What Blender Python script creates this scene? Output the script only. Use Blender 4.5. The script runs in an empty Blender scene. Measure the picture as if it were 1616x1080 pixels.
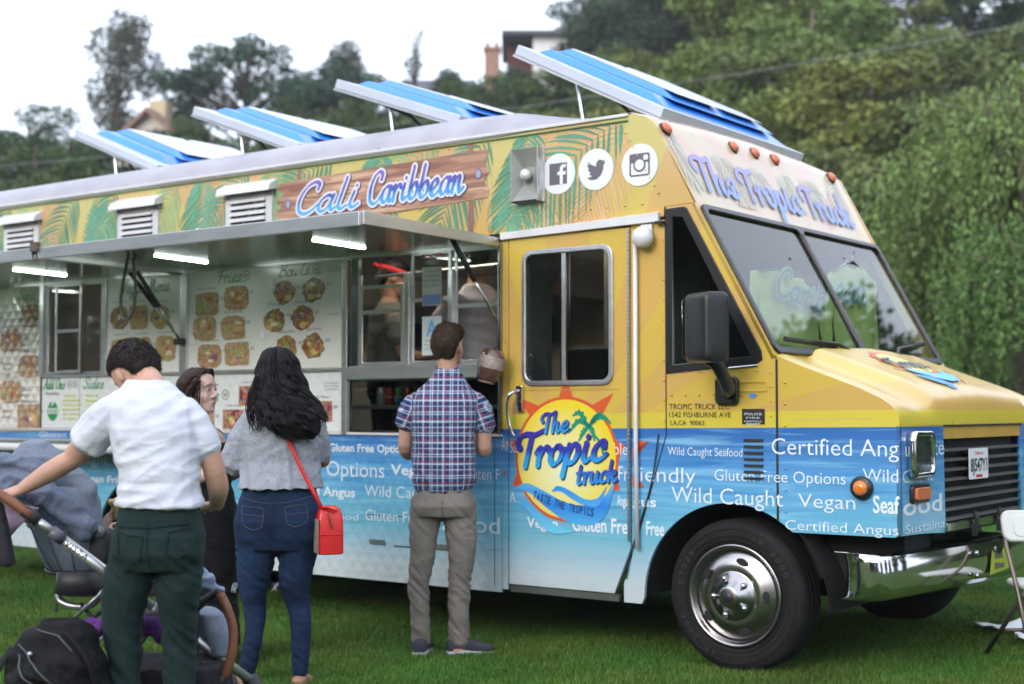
import bpy, bmesh, math, random
from mathutils import Vector, Matrix, noise
V = Vector
R = math.radians
random.seed(7)
SC = bpy.context.scene
COL = SC.collection

# ------------------------------------------------------------ camera
cam = bpy.data.cameras.new("camera")
cam.lens = 50.0
cam.sensor_width = 36.0
cam.clip_start = 0.1
cam.clip_end = 900
cam.dof.use_dof = True
cam.dof.focus_distance = 6.5
cam.dof.aperture_fstop = 1.8
camo = bpy.data.objects.new("camera", cam)
COL.objects.link(camo)
camo.location = (0, 0, 1.38)
camo.rotation_euler = (R(90) + math.atan(107 / 2244.0), 0, 0)
SC.camera = camo

# ------------------------------------------------------------ sky, sun, exposure
SUN_EL, SUN_AZ = R(24), R(215)      # azimuth clockwise from +Y
w = bpy.data.worlds.new("World")
SC.world = w
w.use_nodes = True
nt = w.node_tree
nt.nodes.clear()
wo = nt.nodes.new("ShaderNodeOutputWorld")
bg = nt.nodes.new("ShaderNodeBackground")
sky = nt.nodes.new("ShaderNodeTexSky")
sky.sky_type = 'NISHITA'
sky.sun_disc = False
sky.sun_elevation = SUN_EL
sky.sun_rotation = SUN_AZ
sky.air_density = 1.0
sky.dust_density = 2.0
mixw = nt.nodes.new("ShaderNodeMixRGB")
mixw.inputs[0].default_value = 0.72
mixw.inputs[2].default_value = (7.9, 8.5, 9.7, 1)      # thin white overcast over the blue
nt.links.new(sky.outputs[0], mixw.inputs[1])
nt.links.new(mixw.outputs[0], bg.inputs[0])
bg.inputs[1].default_value = 0.12
nt.links.new(bg.outputs[0], wo.inputs[0])
sl = bpy.data.lights.new("sun", 'SUN')
sl.energy = 0.7
sl.angle = R(25)
sl.color = (1.0, 0.96, 0.9)
so = bpy.data.objects.new("sun", sl)
COL.objects.link(so)
sd = V((math.sin(SUN_AZ) * math.cos(SUN_EL), math.cos(SUN_AZ) * math.cos(SUN_EL), math.sin(SUN_EL)))
so.rotation_euler = (-sd).to_track_quat('-Z', 'Y').to_euler()
SC.view_settings.view_transform = 'Standard'
SC.view_settings.look = 'None'
SC.view_settings.gamma = 1.0
SC.view_settings.use_curve_mapping = False
SC.view_settings.exposure = 1.15
SC.render.engine = 'CYCLES'
SC.cycles.use_denoising = True
SC.cycles.max_bounces = 8
SC.cycles.transparent_max_bounces = 16
SC.cycles.caustics_reflective = False
SC.cycles.caustics_refractive = False

# ------------------------------------------------------------ materials
MATS = {}


def mat(name, col, rough=0.6, metal=0.0, var=0.12, vscale=6.0, bump=0.0, bscale=60.0, spec=0.5,
        stretch=(1, 1, 1), coat=0.0, island=0.0, emit=None, estr=1.0):
    """procedural principled material: colour broken up by noise, fine bump"""
    if name in MATS:
        return MATS[name]
    m = bpy.data.materials.new(name)
    m.use_nodes = True
    t = m.node_tree
    b = t.nodes["Principled BSDF"]
    b.inputs["Roughness"].default_value = rough
    b.inputs["Metallic"].default_value = metal
    b.inputs["Specular IOR Level"].default_value = spec
    if coat:
        b.inputs["Coat Weight"].default_value = coat
        b.inputs["Coat Roughness"].default_value = 0.08
    tc = t.nodes.new("ShaderNodeTexCoord")
    mp = t.nodes.new("ShaderNodeMapping")
    mp.inputs["Scale"].default_value = stretch
    t.links.new(tc.outputs["Object"], mp.inputs[0])
    n = t.nodes.new("ShaderNodeTexNoise")
    n.inputs["Scale"].default_value = vscale
    n.inputs["Detail"].default_value = 6
    t.links.new(mp.outputs[0], n.inputs["Vector"])
    r = t.nodes.new("ShaderNodeValToRGB")
    r.color_ramp.elements[0].position = 0.3
    r.color_ramp.elements[1].position = 0.7
    r.color_ramp.elements[0].color = tuple(c * (1 - var) for c in col) + (1,)
    r.color_ramp.elements[1].color = tuple(min(1, c * (1 + var)) for c in col) + (1,)
    t.links.new(n.outputs["Fac"], r.inputs[0])
    out = r.outputs[0]
    if island:
        g = t.nodes.new("ShaderNodeNewGeometry")
        hs = t.nodes.new("ShaderNodeHueSaturation")
        mr = t.nodes.new("ShaderNodeMapRange")
        mr.inputs[3].default_value = 1 - island
        mr.inputs[4].default_value = 1 + island
        t.links.new(g.outputs["Random Per Island"], mr.inputs[0])
        t.links.new(mr.outputs[0], hs.inputs["Value"])
        mr2 = t.nodes.new("ShaderNodeMapRange")
        mr2.inputs[3].default_value = 0.47
        mr2.inputs[4].default_value = 0.53
        oi = t.nodes.new("ShaderNodeObjectInfo")
        t.links.new(oi.outputs["Random"], mr2.inputs[0])
        t.links.new(mr2.outputs[0], hs.inputs["Hue"])
        t.links.new(out, hs.inputs["Color"])
        out = hs.outputs[0]
    t.links.new(out, b.inputs["Base Color"])
    if bump:
        n2 = t.nodes.new("ShaderNodeTexNoise")
        n2.inputs["Scale"].default_value = bscale
        n2.inputs["Detail"].default_value = 4
        t.links.new(mp.outputs[0], n2.inputs["Vector"])
        bp = t.nodes.new("ShaderNodeBump")
        bp.inputs["Strength"].default_value = bump
        bp.inputs["Distance"].default_value = 0.01
        t.links.new(n2.outputs["Fac"], bp.inputs["Height"])
        t.links.new(bp.outputs[0], b.inputs["Normal"])
    if emit:
        b.inputs["Emission Color"].default_value = emit + (1,)
        b.inputs["Emission Strength"].default_value = estr
    MATS[name] = m
    return m


def glassy(name, tint, trans=0.8, rough=0.02):
    """thin pane: part see-through, part mirror by angle"""
    if name in MATS:
        return MATS[name]
    m = bpy.data.materials.new(name)
    m.use_nodes = True
    t = m.node_tree
    t.nodes.clear()
    o = t.nodes.new("ShaderNodeOutputMaterial")
    tr = t.nodes.new("ShaderNodeBsdfTransparent")
    tr.inputs[0].default_value = tint + (1,)
    gl = t.nodes.new("ShaderNodeBsdfGlossy")
    gl.inputs["Roughness"].default_value = rough
    lw = t.nodes.new("ShaderNodeLayerWeight")
    lw.inputs[0].default_value = 0.5
    pw = t.nodes.new("ShaderNodeMath")
    pw.operation = 'POWER'
    pw.inputs[1].default_value = 3.5
    t.links.new(lw.outputs["Facing"], pw.inputs[0])
    ma = t.nodes.new("ShaderNodeMath")
    ma.operation = 'MULTIPLY_ADD'
    ma.inputs[1].default_value = 0.9
    ma.inputs[2].default_value = (1 - trans) * .35
    ma.use_clamp = True
    mx = t.nodes.new("ShaderNodeMixShader")
    m["glass"] = 1
    t.links.new(pw.outputs[0], ma.inputs[0])
    t.links.new(ma.outputs[0], mx.inputs[0])
    t.links.new(tr.outputs[0], mx.inputs[1])
    t.links.new(gl.outputs[0], mx.inputs[2])
    t.links.new(mx.outputs[0], o.inputs[0])
    MATS[name] = m
    return m


# ------------------------------------------------------------ things and meshes
def thing(name, label, cat, loc=(0, 0, 0), rotz=0.0, group=None):
    o = bpy.data.objects.new(name, None)
    COL.objects.link(o)
    o.empty_display_size = 0.2
    o.location = loc
    o.rotation_euler = (0, 0, rotz)
    o["label"] = label
    o["category"] = cat
    if group:
        o["group"] = group
    return o


def tag(o, label=None, cat=None, group=None, kind=None):
    if label:
        o["label"] = label
    if cat:
        o["category"] = cat
    if group:
        o["group"] = group
    if kind:
        o["kind"] = kind
    return o


def link(name, me, m=None, parent=None, smooth=False, loc=None, rot=None):
    if m is not None:
        me.materials.clear()
        for k in (m if isinstance(m, (list, tuple)) else [m]):
            me.materials.append(k)
    o = bpy.data.objects.new(name, me)
    COL.objects.link(o)
    if smooth:
        for p in me.polygons:
            p.use_smooth = True
    if parent:
        o.parent = parent
    if loc is not None:
        o.location = loc
    if rot is not None:
        o.rotation_euler = rot
    return o


class MB:
    """collects shapes and links them as one mesh object"""
    def __init__(s):
        s.v = []
        s.f = []

    def add(s, vs, fs, M=None):
        n = len(s.v)
        s.v += [tuple(M @ V(p)) if M else tuple(p) for p in vs]
        s.f += [tuple(i + n for i in f) for f in fs]
        return s

    def box(s, lo, hi, M=None):
        x0, y0, z0 = lo
        x1, y1, z1 = hi
        vs = [(x0, y0, z0), (x1, y0, z0), (x1, y1, z0), (x0, y1, z0), (x0, y0, z1), (x1, y0, z1), (x1, y1, z1), (x0, y1, z1)]
        return s.add(vs, [(0, 3, 2, 1), (4, 5, 6, 7), (0, 1, 5, 4), (1, 2, 6, 5), (2, 3, 7, 6), (3, 0, 4, 7)], M)

    def hexa(s, a, b, M=None):
        """two quads (lists of four points) joined"""
        return s.add(list(a) + list(b), [(3, 2, 1, 0), (4, 5, 6, 7), (0, 1, 5, 4), (1, 2, 6, 5), (2, 3, 7, 6), (3, 0, 4, 7)], M)

    def rings(s, rings, cap=True, closed=True, M=None):
        n = len(rings[0])
        vs = [p for r in rings for p in r]
        fs = []
        for i in range(len(rings) - 1):
            for j in range(n if closed else n - 1):
                k = (j + 1) % n
                fs.append((i * n + j, i * n + k, (i + 1) * n + k, (i + 1) * n + j))
        if cap:
            fs.append(tuple(reversed(range(n))))
            fs.append(tuple(range((len(rings) - 1) * n, len(rings) * n)))
        return s.add(vs, fs, M)

    def tube(s, pts, r, n=8, cap=True, flat=None, M=None):
        """tube through points, radius a number or a list"""
        pts = [V(p) for p in pts]
        rr = r if isinstance(r, (list, tuple)) else [r] * len(pts)
        rings = []
        up = None
        for i, p in enumerate(pts):
            d = (pts[min(i + 1, len(pts) - 1)] - pts[max(i - 1, 0)]).normalized()
            if up is None:
                up = V((0, 0, 1)) if abs(d.z) < 0.9 else V((1, 0, 0))
            a = d.cross(up)
            if a.length < 1e-5:
                a = d.cross(V((0, 1, 0)))
            a.normalize()
            b = a.cross(d).normalized()
            up = b
            fa, fb = flat or (1, 1)
            rings.append([p + a * (math.cos(2 * math.pi * j / n) * rr[i] * fa) + b * (math.sin(2 * math.pi * j / n) * rr[i] * fb) for j in range(n)])
        return s.rings(rings, cap, True, M)

    def lathe(s, prof, n=32, c=(0, 0, 0), axis='Y', M=None, cap=True):
        """prof: (radius, along) pairs"""
        rings = []
        for (r, h) in prof:
            ring = []
            for j in range(n):
                a = 2 * math.pi * j / n
                u, q = r * math.cos(a), r * math.sin(a)
                p = (u, h, q) if axis == 'Y' else ((u, q, h) if axis == 'Z' else (h, u, q))
                ring.append(V(p) + V(c))
            rings.append(ring)
        return s.rings(rings, cap, True, M)

    def ball(s, c, r, n=12, sc=(1, 1, 1), M=None):
        rings = []
        for i in range(1, n // 2 + 1):
            t = math.pi * i / (n // 2 + 1)
            rings.append([V(c) + V((math.cos(2 * math.pi * j / n) * math.sin(t) * r * sc[0], math.sin(2 * math.pi * j / n) * math.sin(t) * r * sc[1], -math.cos(t) * r * sc[2])) for j in range(n)])
        return s.rings(rings, True, True, M)

    def mesh(s, name):
        me = bpy.data.meshes.new(name)
        me.from_pydata(s.v, [], s.f)
        me.update()
        return me

    def build(s, name, m, parent=None, smooth=False, bevel=0.0, fix=True, sub=0, angle=None, loc=None, rot=None):
        me = s.mesh(name)
        if fix or bevel:
            bm = bmesh.new()
            bm.from_mesh(me)
            if fix:
                bmesh.ops.recalc_face_normals(bm, faces=bm.faces)
            if bevel:
                es = [e for e in bm.edges if len(e.link_faces) == 2 and e.calc_face_angle(0) > 0.5]
                bmesh.ops.bevel(bm, geom=es, offset=bevel, segments=2, affect='EDGES', profile=0.6)
            bm.to_mesh(me)
            bm.free()
        if angle is not None:
            for p in me.polygons:
                p.use_smooth = True
            me.set_sharp_from_angle(angle=R(angle))
        o = link(name, me, m, parent, smooth, loc, rot)
        if sub:
            md = o.modifiers.new("sub", 'SUBSURF')
            md.levels = md.render_levels = sub
        return o


def frame(origin, ex, ey):
    """matrix taking plane coordinates (u, v, n) to space"""
    ex = V(ex).normalized()
    ey = V(ey).normalized()
    ez = ex.cross(ey)
    return Matrix(((ex.x, ey.x, ez.x, origin[0]), (ex.y, ey.y, ez.y, origin[1]), (ex.z, ey.z, ez.z, origin[2]), (0, 0, 0, 1)))


def plate_mesh(loops, thick=0.0, bevel=0.0, M=None, res=2):
    """filled flat outline (first loop outer, others holes) given thickness; +n is the face"""
    cu = bpy.data.curves.new("c", 'CURVE')
    cu.dimensions = '2D'
    cu.fill_mode = 'BOTH' if (thick or bevel) else 'FRONT'
    cu.extrude = max(0.0, thick / 2 - bevel)
    cu.bevel_depth = bevel
    cu.bevel_resolution = 1
    cu.offset = -bevel
    for lp in loops:
        sp = cu.splines.new('POLY')
        sp.points.add(len(lp) - 1)
        for i, p in enumerate(lp):
            sp.points[i].co = (p[0], p[1], 0, 1)
        sp.use_cyclic_u = True
    o = bpy.data.objects.new("c", cu)
    COL.objects.link(o)
    dg = bpy.context.evaluated_depsgraph_get()
    me = bpy.data.meshes.new_from_object(o.evaluated_get(dg))
    bpy.data.objects.remove(o)
    bpy.data.curves.remove(cu)
    if M:
        me.transform(M)
    return me


def plate(name, loops, m, parent, M, thick=0.0, bevel=0.0):
    if m.get("glass"):
        thick = bevel = 0.0
    return link(name, plate_mesh(loops, thick, bevel, M), m, parent)


def rrect(x0, z0, x1, z1, r, n=6):
    out = []
    for (cx, cz, a0) in ((x1 - r, z0 + r, -90), (x1 - r, z1 - r, 0), (x0 + r, z1 - r, 90), (x0 + r, z0 + r, 180)):
        for i in range(n + 1):
            a = R(a0 + 90 * i / n)
            out.append((cx + r * math.cos(a), cz + r * math.sin(a)))
    return out


def circ(cx, cz, r, n=40, ry=None, a0=0, a1=360):
    k = n if a1 - a0 >= 360 else n + 1
    return [(cx + r * math.cos(R(a0 + (a1 - a0) * i / n)), cz + (ry or r) * math.sin(R(a0 + (a1 - a0) * i / n))) for i in range(k)]


def text_mesh(s, x0, x1, z0, h, M, bold=0.0, shear=0.0, thick=0.0, track=1.0):
    """lettering fitted to run from x0 to x1 on baseline z0 with capital height h"""
    cu = bpy.data.curves.new("t", 'FONT')
    cu.body = s
    cu.fill_mode = 'BOTH' if thick else 'FRONT'
    cu.offset = bold
    cu.shear = shear
    cu.space_character = track
    cu.resolution_u = 3
    cu.extrude = 0.0
    o = bpy.data.objects.new("t", cu)
    COL.objects.link(o)
    dg = bpy.context.evaluated_depsgraph_get()
    me = bpy.data.meshes.new_from_object(o.evaluated_get(dg))
    bpy.data.objects.remove(o)
    bpy.data.curves.remove(cu)
    if len(me.vertices) == 0:
        return me
    xs = [v.co.x for v in me.vertices]
    a, b = min(xs), max(xs)
    sx = (x1 - x0) / (b - a) if x1 is not None else h / 0.7
    sz = h / 0.7
    me.transform(Matrix(((sx, 0, 0, x0 - a * sx), (0, sz, 0, z0), (0, 0, 1, 0), (0, 0, 0, 1))))
    me.transform(M)
    return me


def text(name, s, x0, x1, z0, h, m, parent, M, **k):
    return link(name, text_mesh(s, x0, x1, z0, h, M, **k), m, parent)


def join(meshes, name):
    vs, fs = [], []
    for me in meshes:
        n = len(vs)
        vs += [tuple(v.co) for v in me.vertices]
        fs += [tuple(i + n for i in p.vertices) for p in me.polygons]
        bpy.data.meshes.remove(me)
    me = bpy.data.meshes.new(name)
    me.from_pydata(vs, [], fs)
    return me


def catmull(pts, n=6):
    pts = [V(p) for p in pts]
    P = [pts[0] * 2 - pts[1]] + pts + [pts[-1] * 2 - pts[-2]]
    out = []
    for i in range(1, len(P) - 2):
        a, b, c, d = P[i - 1], P[i], P[i + 1], P[i + 2]
        for j in range(n):
            t = j / n
            out.append(0.5 * ((2 * b) + (c - a) * t + (2 * a - 5 * b + 4 * c - d) * t * t + (3 * b - a - 3 * c + d) * t ** 3))
    out.append(pts[-1])
    return out


# brush-script alphabet: strokes through points, x-height 0.5, capitals 1.0
GL = {
 'C': (.66, [[(.60, .74), (.62, .92), (.46, 1.0), (.24, .86), (.1, .5), (.14, .13), (.34, 0), (.56, .1), (.7, .26)]]),
 'a': (.56, [[(.46, .43), (.3, .5), (.12, .36), (.08, .12), (.2, 0), (.36, .12), (.47, .46)], [(.48, .5), (.43, .16), (.49, .01), (.62, .1)]]),
 'l': (.34, [[(.2, 1.0), (.14, .5), (.11, .13), (.2, 0), (.36, .1)]]),
 'i': (.34, [[(.17, .5), (.11, .13), (.2, 0), (.36, .1)], [(.20, .66), (.21, .69)]]),
 'r': (.42, [[(.0, .36), (.1, .5), (.15, .44), (.11, .2), (.1, 0)], [(.13, .26), (.24, .46), (.36, .5), (.42, .4)]]),
 'b': (.52, [[(.2, 1.0), (.13, .5), (.1, .16), (.2, 0), (.38, .06), (.47, .28), (.4, .48), (.26, .44), (.16, .3)]]),
 'e': (.48, [[(.1, .2), (.28, .24), (.4, .38), (.32, .5), (.16, .42), (.08, .18), (.2, 0), (.36, .03), (.52, .16)]]),
 'n': (.6, [[(.0, .36), (.1, .5), (.15, .42), (.11, .2), (.09, 0)], [(.12, .26), (.26, .47), (.38, .46), (.37, .2), (.42, .01), (.5, .02), (.62, .13)]]),
 'T': (.62, [[(.05, .56), (-.02, .7), (.06, .88), (.24, .94), (.5, .9), (.82, 1.0)], [(.43, .92), (.37, .5), (.3, .0)]]),
 'h': (.6, [[(.2, 1.0), (.13, .5), (.09, 0)], [(.12, .26), (.26, .47), (.38, .46), (.37, .2), (.42, .01), (.5, .02), (.62, .13)]]),
 'o': (.5, [[(.28, .5), (.12, .38), (.08, .14), (.2, 0), (.36, .08), (.44, .3), (.36, .48), (.27, .5)], [(.4, .42), (.46, .38), (.54, .42)]]),
 'p': (.54, [[(.17, .5), (.1, .1), (.03, -.38)], [(.12, .22), (.26, .48), (.42, .46), (.45, .24), (.34, .02), (.2, 0), (.1, .1)]]),
 'c': (.46, [[(.4, .36), (.38, .5), (.24, .48), (.1, .3), (.1, .08), (.22, 0), (.38, .05), (.5, .16)]]),
 'u': (.58, [[(.12, .5), (.07, .16), (.16, 0), (.32, .08), (.43, .46)], [(.46, .5), (.41, .14), (.48, 0), (.62, .12)]]),
 'k': (.56, [[(.2, 1.0), (.13, .5), (.09, 0)], [(.13, .22), (.3, .44), (.4, .5), (.44, .38), (.3, .26), (.2, .24)], [(.26, .25), (.36, .06), (.48, .0), (.58, .12)]]),
 't': (.4, [[(.22, .86), (.13, .3), (.12, .08), (.22, 0), (.38, .1)], [(.02, .5), (.38, .53)]]),
 's': (.42, [[(.36, .42), (.28, .52), (.14, .42), (.22, .28), (.34, .16), (.24, .0), (.06, .06)]]),
 'g': (.54, [[(.46, .43), (.3, .5), (.12, .36), (.1, .12), (.22, 0), (.38, .16), (.47, .46)], [(.48, .5), (.4, -.1), (.26, -.38), (.08, -.3), (.14, -.14), (.56, .1)]]),
 'd': (.58, [[(.42, .43), (.28, .5), (.12, .36), (.08, .12), (.2, 0), (.36, .12), (.45, .46)], [(.56, 1.0), (.46, .5), (.42, .12), (.5, 0), (.62, .1)]]),
 'w': (.74, [[(.1, .5), (.07, .14), (.16, 0), (.3, .1), (.38, .46)], [(.38, .46), (.36, .12), (.46, 0), (.62, .14), (.68, .48)]]),
 'V': (.7, [[(.02, .78), (.1, .96), (.22, .9), (.24, .4), (.26, .0)], [(.26, .0), (.5, .5), (.72, 1.0)]]),
 'M': (1.0, [[(.02, .1), (.1, .0), (.2, .3), (.3, .98)], [(.3, .98), (.4, .5), (.44, .1)], [(.44, .1), (.6, .6), (.74, .98)], [(.74, .98), (.78, .3), (.84, .02), (1.0, .12)]]),
 'F': (.62, [[(.02, .7), (.1, .9), (.36, .94), (.74, 1.0)], [(.34, .94), (.26, .4), (.18, 0)], [(.14, .48), (.56, .52)]]),
 'B': (.66, [[(.24, .96), (.16, .5), (.1, .0)], [(.04, .86), (.3, 1.0), (.56, .9), (.5, .62), (.26, .52)], [(.26, .52), (.6, .42), (.54, .1), (.3, 0), (.08, .06)]]),
 'S': (.56, [[(.58, .82), (.46, 1.0), (.24, .92), (.2, .7), (.4, .48), (.46, .2), (.28, .0), (.06, .08), (.04, .24)]]),
 'A': (.74, [[(.0, .08), (.12, .02), (.36, .6), (.54, 1.0)], [(.54, 1.0), (.54, .4), (.6, .02), (.74, .1)], [(.22, .36), (.64, .4)]]),
 'O': (.74, [[(.4, .98), (.16, .8), (.08, .4), (.22, .04), (.48, .06), (.66, .4), (.62, .8), (.4, .98), (.3, .84)]]),
 ' ': (.34, []),
}


def script_mesh(s, x0, x1, z0, h, M, wt=0.13, grow=0.0, shear=0.22, rise=0.0, thin=0.45, shift=(0, 0)):
    """brush lettering as flat ribbons; grow widens every stroke for an outline"""
    strokes = []
    cx = 0
    for ch in s:
        wd, st = GL[ch]
        for k in st:
            pts = catmull([(p[0] + cx, p[1], 0) for p in k], 5)
            strokes.append([(p.x + shear * p.y, p.y) for p in pts])
        cx += wd
    xs = [p[0] for st in strokes for p in st]
    a, b = min(xs), max(xs)
    sx = (x1 - x0) / (b - a)
    vs, fs = [], []
    lay = 0
    for st in strokes:
        P = [V((x0 + (p[0] - a) * sx + shift[0], z0 + p[1] * h + shift[1] + rise * (p[0] - a) * sx)) for p in st]
        n = len(P)
        base = len(vs)
        dep = lay * 0.00012
        lay = (lay + 1) % 7
        W = []
        for i in range(n):
            d = P[min(i + 1, n - 1)] - P[max(i - 1, 0)]
            if d.length < 1e-6:
                d = V((0, 1))
            d.normalize()
            ang = math.atan2(d.y, d.x)
            k = abs(math.sin(ang - R(35)))
            wd = h * wt * (thin + (1 - thin) * k) + grow
            W.append((d, wd))
        # round start cap, ribbon, round end cap, as a fan-free strip
        left, right = [], []
        d, wd = W[0]
        nrm = V((-d.y, d.x))
        for a_ in (80, 50, 20):
            left.append(P[0] - d * wd * 0.5 * math.sin(R(a_)) + nrm * wd * 0.5 * math.cos(R(a_)))
            right.append(P[0] - d * wd * 0.5 * math.sin(R(a_)) - nrm * wd * 0.5 * math.cos(R(a_)))
        for i in range(n):
            d, wd = W[i]
            nrm = V((-d.y, d.x))
            left.append(P[i] + nrm * wd * 0.5)
            right.append(P[i] - nrm * wd * 0.5)
        for a_ in (20, 50, 80):
            left.append(P[-1] + d * wd * 0.5 * math.sin(R(a_)) + nrm * wd * 0.5 * math.cos(R(a_)))
            right.append(P[-1] + d * wd * 0.5 * math.sin(R(a_)) - nrm * wd * 0.5 * math.cos(R(a_)))
        for l_, r_ in zip(left, right):
            vs += [(l_.x, l_.y, dep), (r_.x, r_.y, dep)]
        for i in range(len(left) - 1):
            j = base + 2 * i
            fs.append((j, j + 1, j + 3, j + 2))
    me = bpy.data.meshes.new("script")
    me.from_pydata([tuple(M @ V(p)) for p in vs], [], fs)
    return me


def script(name, s, x0, x1, z0, h, m, parent, M, **k):
    return link(name, script_mesh(s, x0, x1, z0, h, M, **k), m, parent)


def remeshed(mb, voxel, smooth=4, name="body", disp=None):
    """fuse overlapping shapes into one continuous skin"""
    me = mb.mesh(name)
    bm = bmesh.new()
    bm.from_mesh(me)
    bmesh.ops.recalc_face_normals(bm, faces=bm.faces)
    bm.to_mesh(me)
    bm.free()
    o = bpy.data.objects.new("tmp", me)
    COL.objects.link(o)
    md = o.modifiers.new("r", 'REMESH')
    md.mode = 'VOXEL'
    md.voxel_size = voxel
    if smooth:
        ms = o.modifiers.new("s", 'SMOOTH')
        ms.factor = 0.5
        ms.iterations = smooth
    dg = bpy.context.evaluated_depsgraph_get()
    res = bpy.data.meshes.new_from_object(o.evaluated_get(dg))
    bpy.data.objects.remove(o)
    bpy.data.meshes.remove(me)
    res.name = name
    if disp:
        ns = [v.normal.copy() for v in res.vertices]
        for v, nn in zip(res.vertices, ns):
            v.co += nn * disp(v.co, nn)
    for p in res.polygons:
        p.use_smooth = True
    return res
# ============================================================ GROUND
def sm(t):
    t = max(0.0, min(1.0, t))
    return t * t * (3 - 2 * t)


def terr(x, y):
    return sm((y - 26) / 64) * (11 + 7 * sm((x + 15) / 45)) + (noise.noise(V((x * .06, y * .06, 0))) * 1.2 * sm((y - 26) / 20))


def ground_mat(name, a, b, c):
    m = bpy.data.materials.new(name)
    m.use_nodes = True
    t = m.node_tree
    bs = t.nodes["Principled BSDF"]
    bs.inputs["Roughness"].default_value = 0.9
    bs.inputs["Specular IOR Level"].default_value = 0.15
    tc = t.nodes.new("ShaderNodeTexCoord")
    prev = None
    for i, (sc, col) in enumerate(((0.5, b), (3.5, c), (70, tuple(k * .55 for k in a)))):
        n = t.nodes.new("ShaderNodeTexNoise")
        n.inputs["Scale"].default_value = sc
        n.inputs["Detail"].default_value = 8
        t.links.new(tc.outputs["Object"], n.inputs["Vector"])
        r = t.nodes.new("ShaderNodeMapRange")
        r.inputs[1].default_value = 0.45
        r.inputs[2].default_value = 0.72
        r.inputs[4].default_value = 0.8
        t.links.new(n.outputs["Fac"], r.inputs[0])
        mx = t.nodes.new("ShaderNodeMixRGB")
        t.links.new(r.outputs[0], mx.inputs[0])
        if prev:
            t.links.new(prev, mx.inputs[1])
        else:
            mx.inputs[1].default_value = a + (1,)
        mx.inputs[2].default_value = col + (1,)
        prev = mx.outputs[0]
    t.links.new(prev, bs.inputs["Base Color"])
    bp = t.nodes.new("ShaderNodeBump")
    bp.inputs["Strength"].default_value = 0.6
    bp.inputs["Distance"].default_value = 0.03
    t.links.new(n.outputs["Fac"], bp.inputs["Height"])
    t.links.new(bp.outputs[0], bs.inputs["Normal"])
    return m


m_lawn = ground_mat("lawn", (.045, .095, .016), (.075, .125, .022), (.07, .085, .03))
m_hill = ground_mat("hill_ground", (.035, .05, .02), (.07, .07, .035), (.03, .045, .015))
g = MB()
g.add([(-400, -400, 0), (400, -400, 0), (400, 400, 0), (-400, 400, 0)], [(0, 1, 2, 3)])
tag(g.build("lawn", m_lawn), kind="structure")
g = MB()
NX, NY = 90, 70
for j in range(NY + 1):
    for i in range(NX + 1):
        x, y = -150 + 300 * i / NX, 25 + 200 * (j / NY) ** 1.3
        g.v.append((x, y, terr(x, y) - 0.03 + 0.04 * (j > 0)))
for j in range(NY):
    for i in range(NX):
        a = j * (NX + 1) + i
        g.f.append((a, a + 1, a + NX + 2, a + NX + 1))
tag(g.build("hillside", m_hill, smooth=True), kind="structure")

# mown grass: one half-metre tile of blades, repeated over the lawn in view
m_blade = mat("grass_blade", (.080, .165, .022), rough=0.6, var=0.32, vscale=.9, island=0.45, spec=0.3)
rg = random.Random(3)
_t = m_blade.node_tree
_g = _t.nodes.new("ShaderNodeNewGeometry")
for _n in _t.nodes:
    if _n.type == 'MAPPING':
        _t.links.new(_g.outputs["Position"], _n.inputs[0])


def grass_tile(n, h0, h1, wd):
    t = MB()
    for _ in range(n):
        x, y = rg.uniform(-.27, .27), rg.uniform(-.27, .27)
        a = rg.uniform(0, 6.283)
        h = rg.uniform(h0, h1)
        l = rg.uniform(.1, .9) * h
        dx, dy = math.cos(a), math.sin(a)
        b = rg.uniform(0, 6.283)
        ox, oy = math.cos(b) * l, math.sin(b) * l
        k = len(t.v)
        t.v += [(x - dx * wd, y - dy * wd, 0), (x + dx * wd, y + dy * wd, 0), (x + dx * wd * .8 + ox * .35, y + dy * wd * .8 + oy * .35, h * .6),
                (x - dx * wd * .8 + ox * .35, y - dy * wd * .8 + oy * .35, h * .6), (x + ox, y + oy, h)]
        t.f += [(k, k + 1, k + 2, k + 3), (k + 3, k + 2, k + 4)]
    return t.mesh("grass_tile")


def scatter(name, tile_me, pts, m):
    tile_me.materials.clear()
    tile_me.materials.append(m)
    src = bpy.data.objects.new("tile", tile_me)
    me = bpy.data.meshes.new(name)
    me.from_pydata(pts, [], [])
    me.materials.append(m)
    o = bpy.data.objects.new(name, me)
    COL.objects.link(o)
    ng = bpy.data.node_groups.new(name, 'GeometryNodeTree')
    ng.interface.new_socket("Geometry", in_out='INPUT', socket_type='NodeSocketGeometry')
    ng.interface.new_socket("Geometry", in_out='OUTPUT', socket_type='NodeSocketGeometry')
    N = ng.nodes
    gi, go = N.new("NodeGroupInput"), N.new("NodeGroupOutput")
    m2p = N.new("GeometryNodeMeshToPoints")
    inst = N.new("GeometryNodeInstanceOnPoints")
    oi = N.new("GeometryNodeObjectInfo")
    oi.inputs[0].default_value = src
    rv = N.new("FunctionNodeRandomValue")
    rv.data_type = 'FLOAT_VECTOR'
    rv.inputs[1].default_value = (0, 0, 6.283)
    rs = N.new("FunctionNodeRandomValue")
    rs.data_type = 'FLOAT'
    rs.inputs[2].default_value = 0.75
    rs.inputs[3].default_value = 1.2
    L = ng.links
    L.new(gi.outputs[0], m2p.inputs[0])
    L.new(m2p.outputs[0], inst.inputs["Points"])
    L.new(oi.outputs["Geometry"], inst.inputs["Instance"])
    L.new(rv.outputs[0], inst.inputs["Rotation"])
    L.new(rs.outputs[1], inst.inputs["Scale"])
    L.new(inst.outputs[0], go.inputs[0])
    md = o.modifiers.new("scatter", 'NODES')
    md.node_group = ng
    tag(o, kind="stuff", label="short mown green grass blades covering the lawn", cat="grass")
    return o


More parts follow.
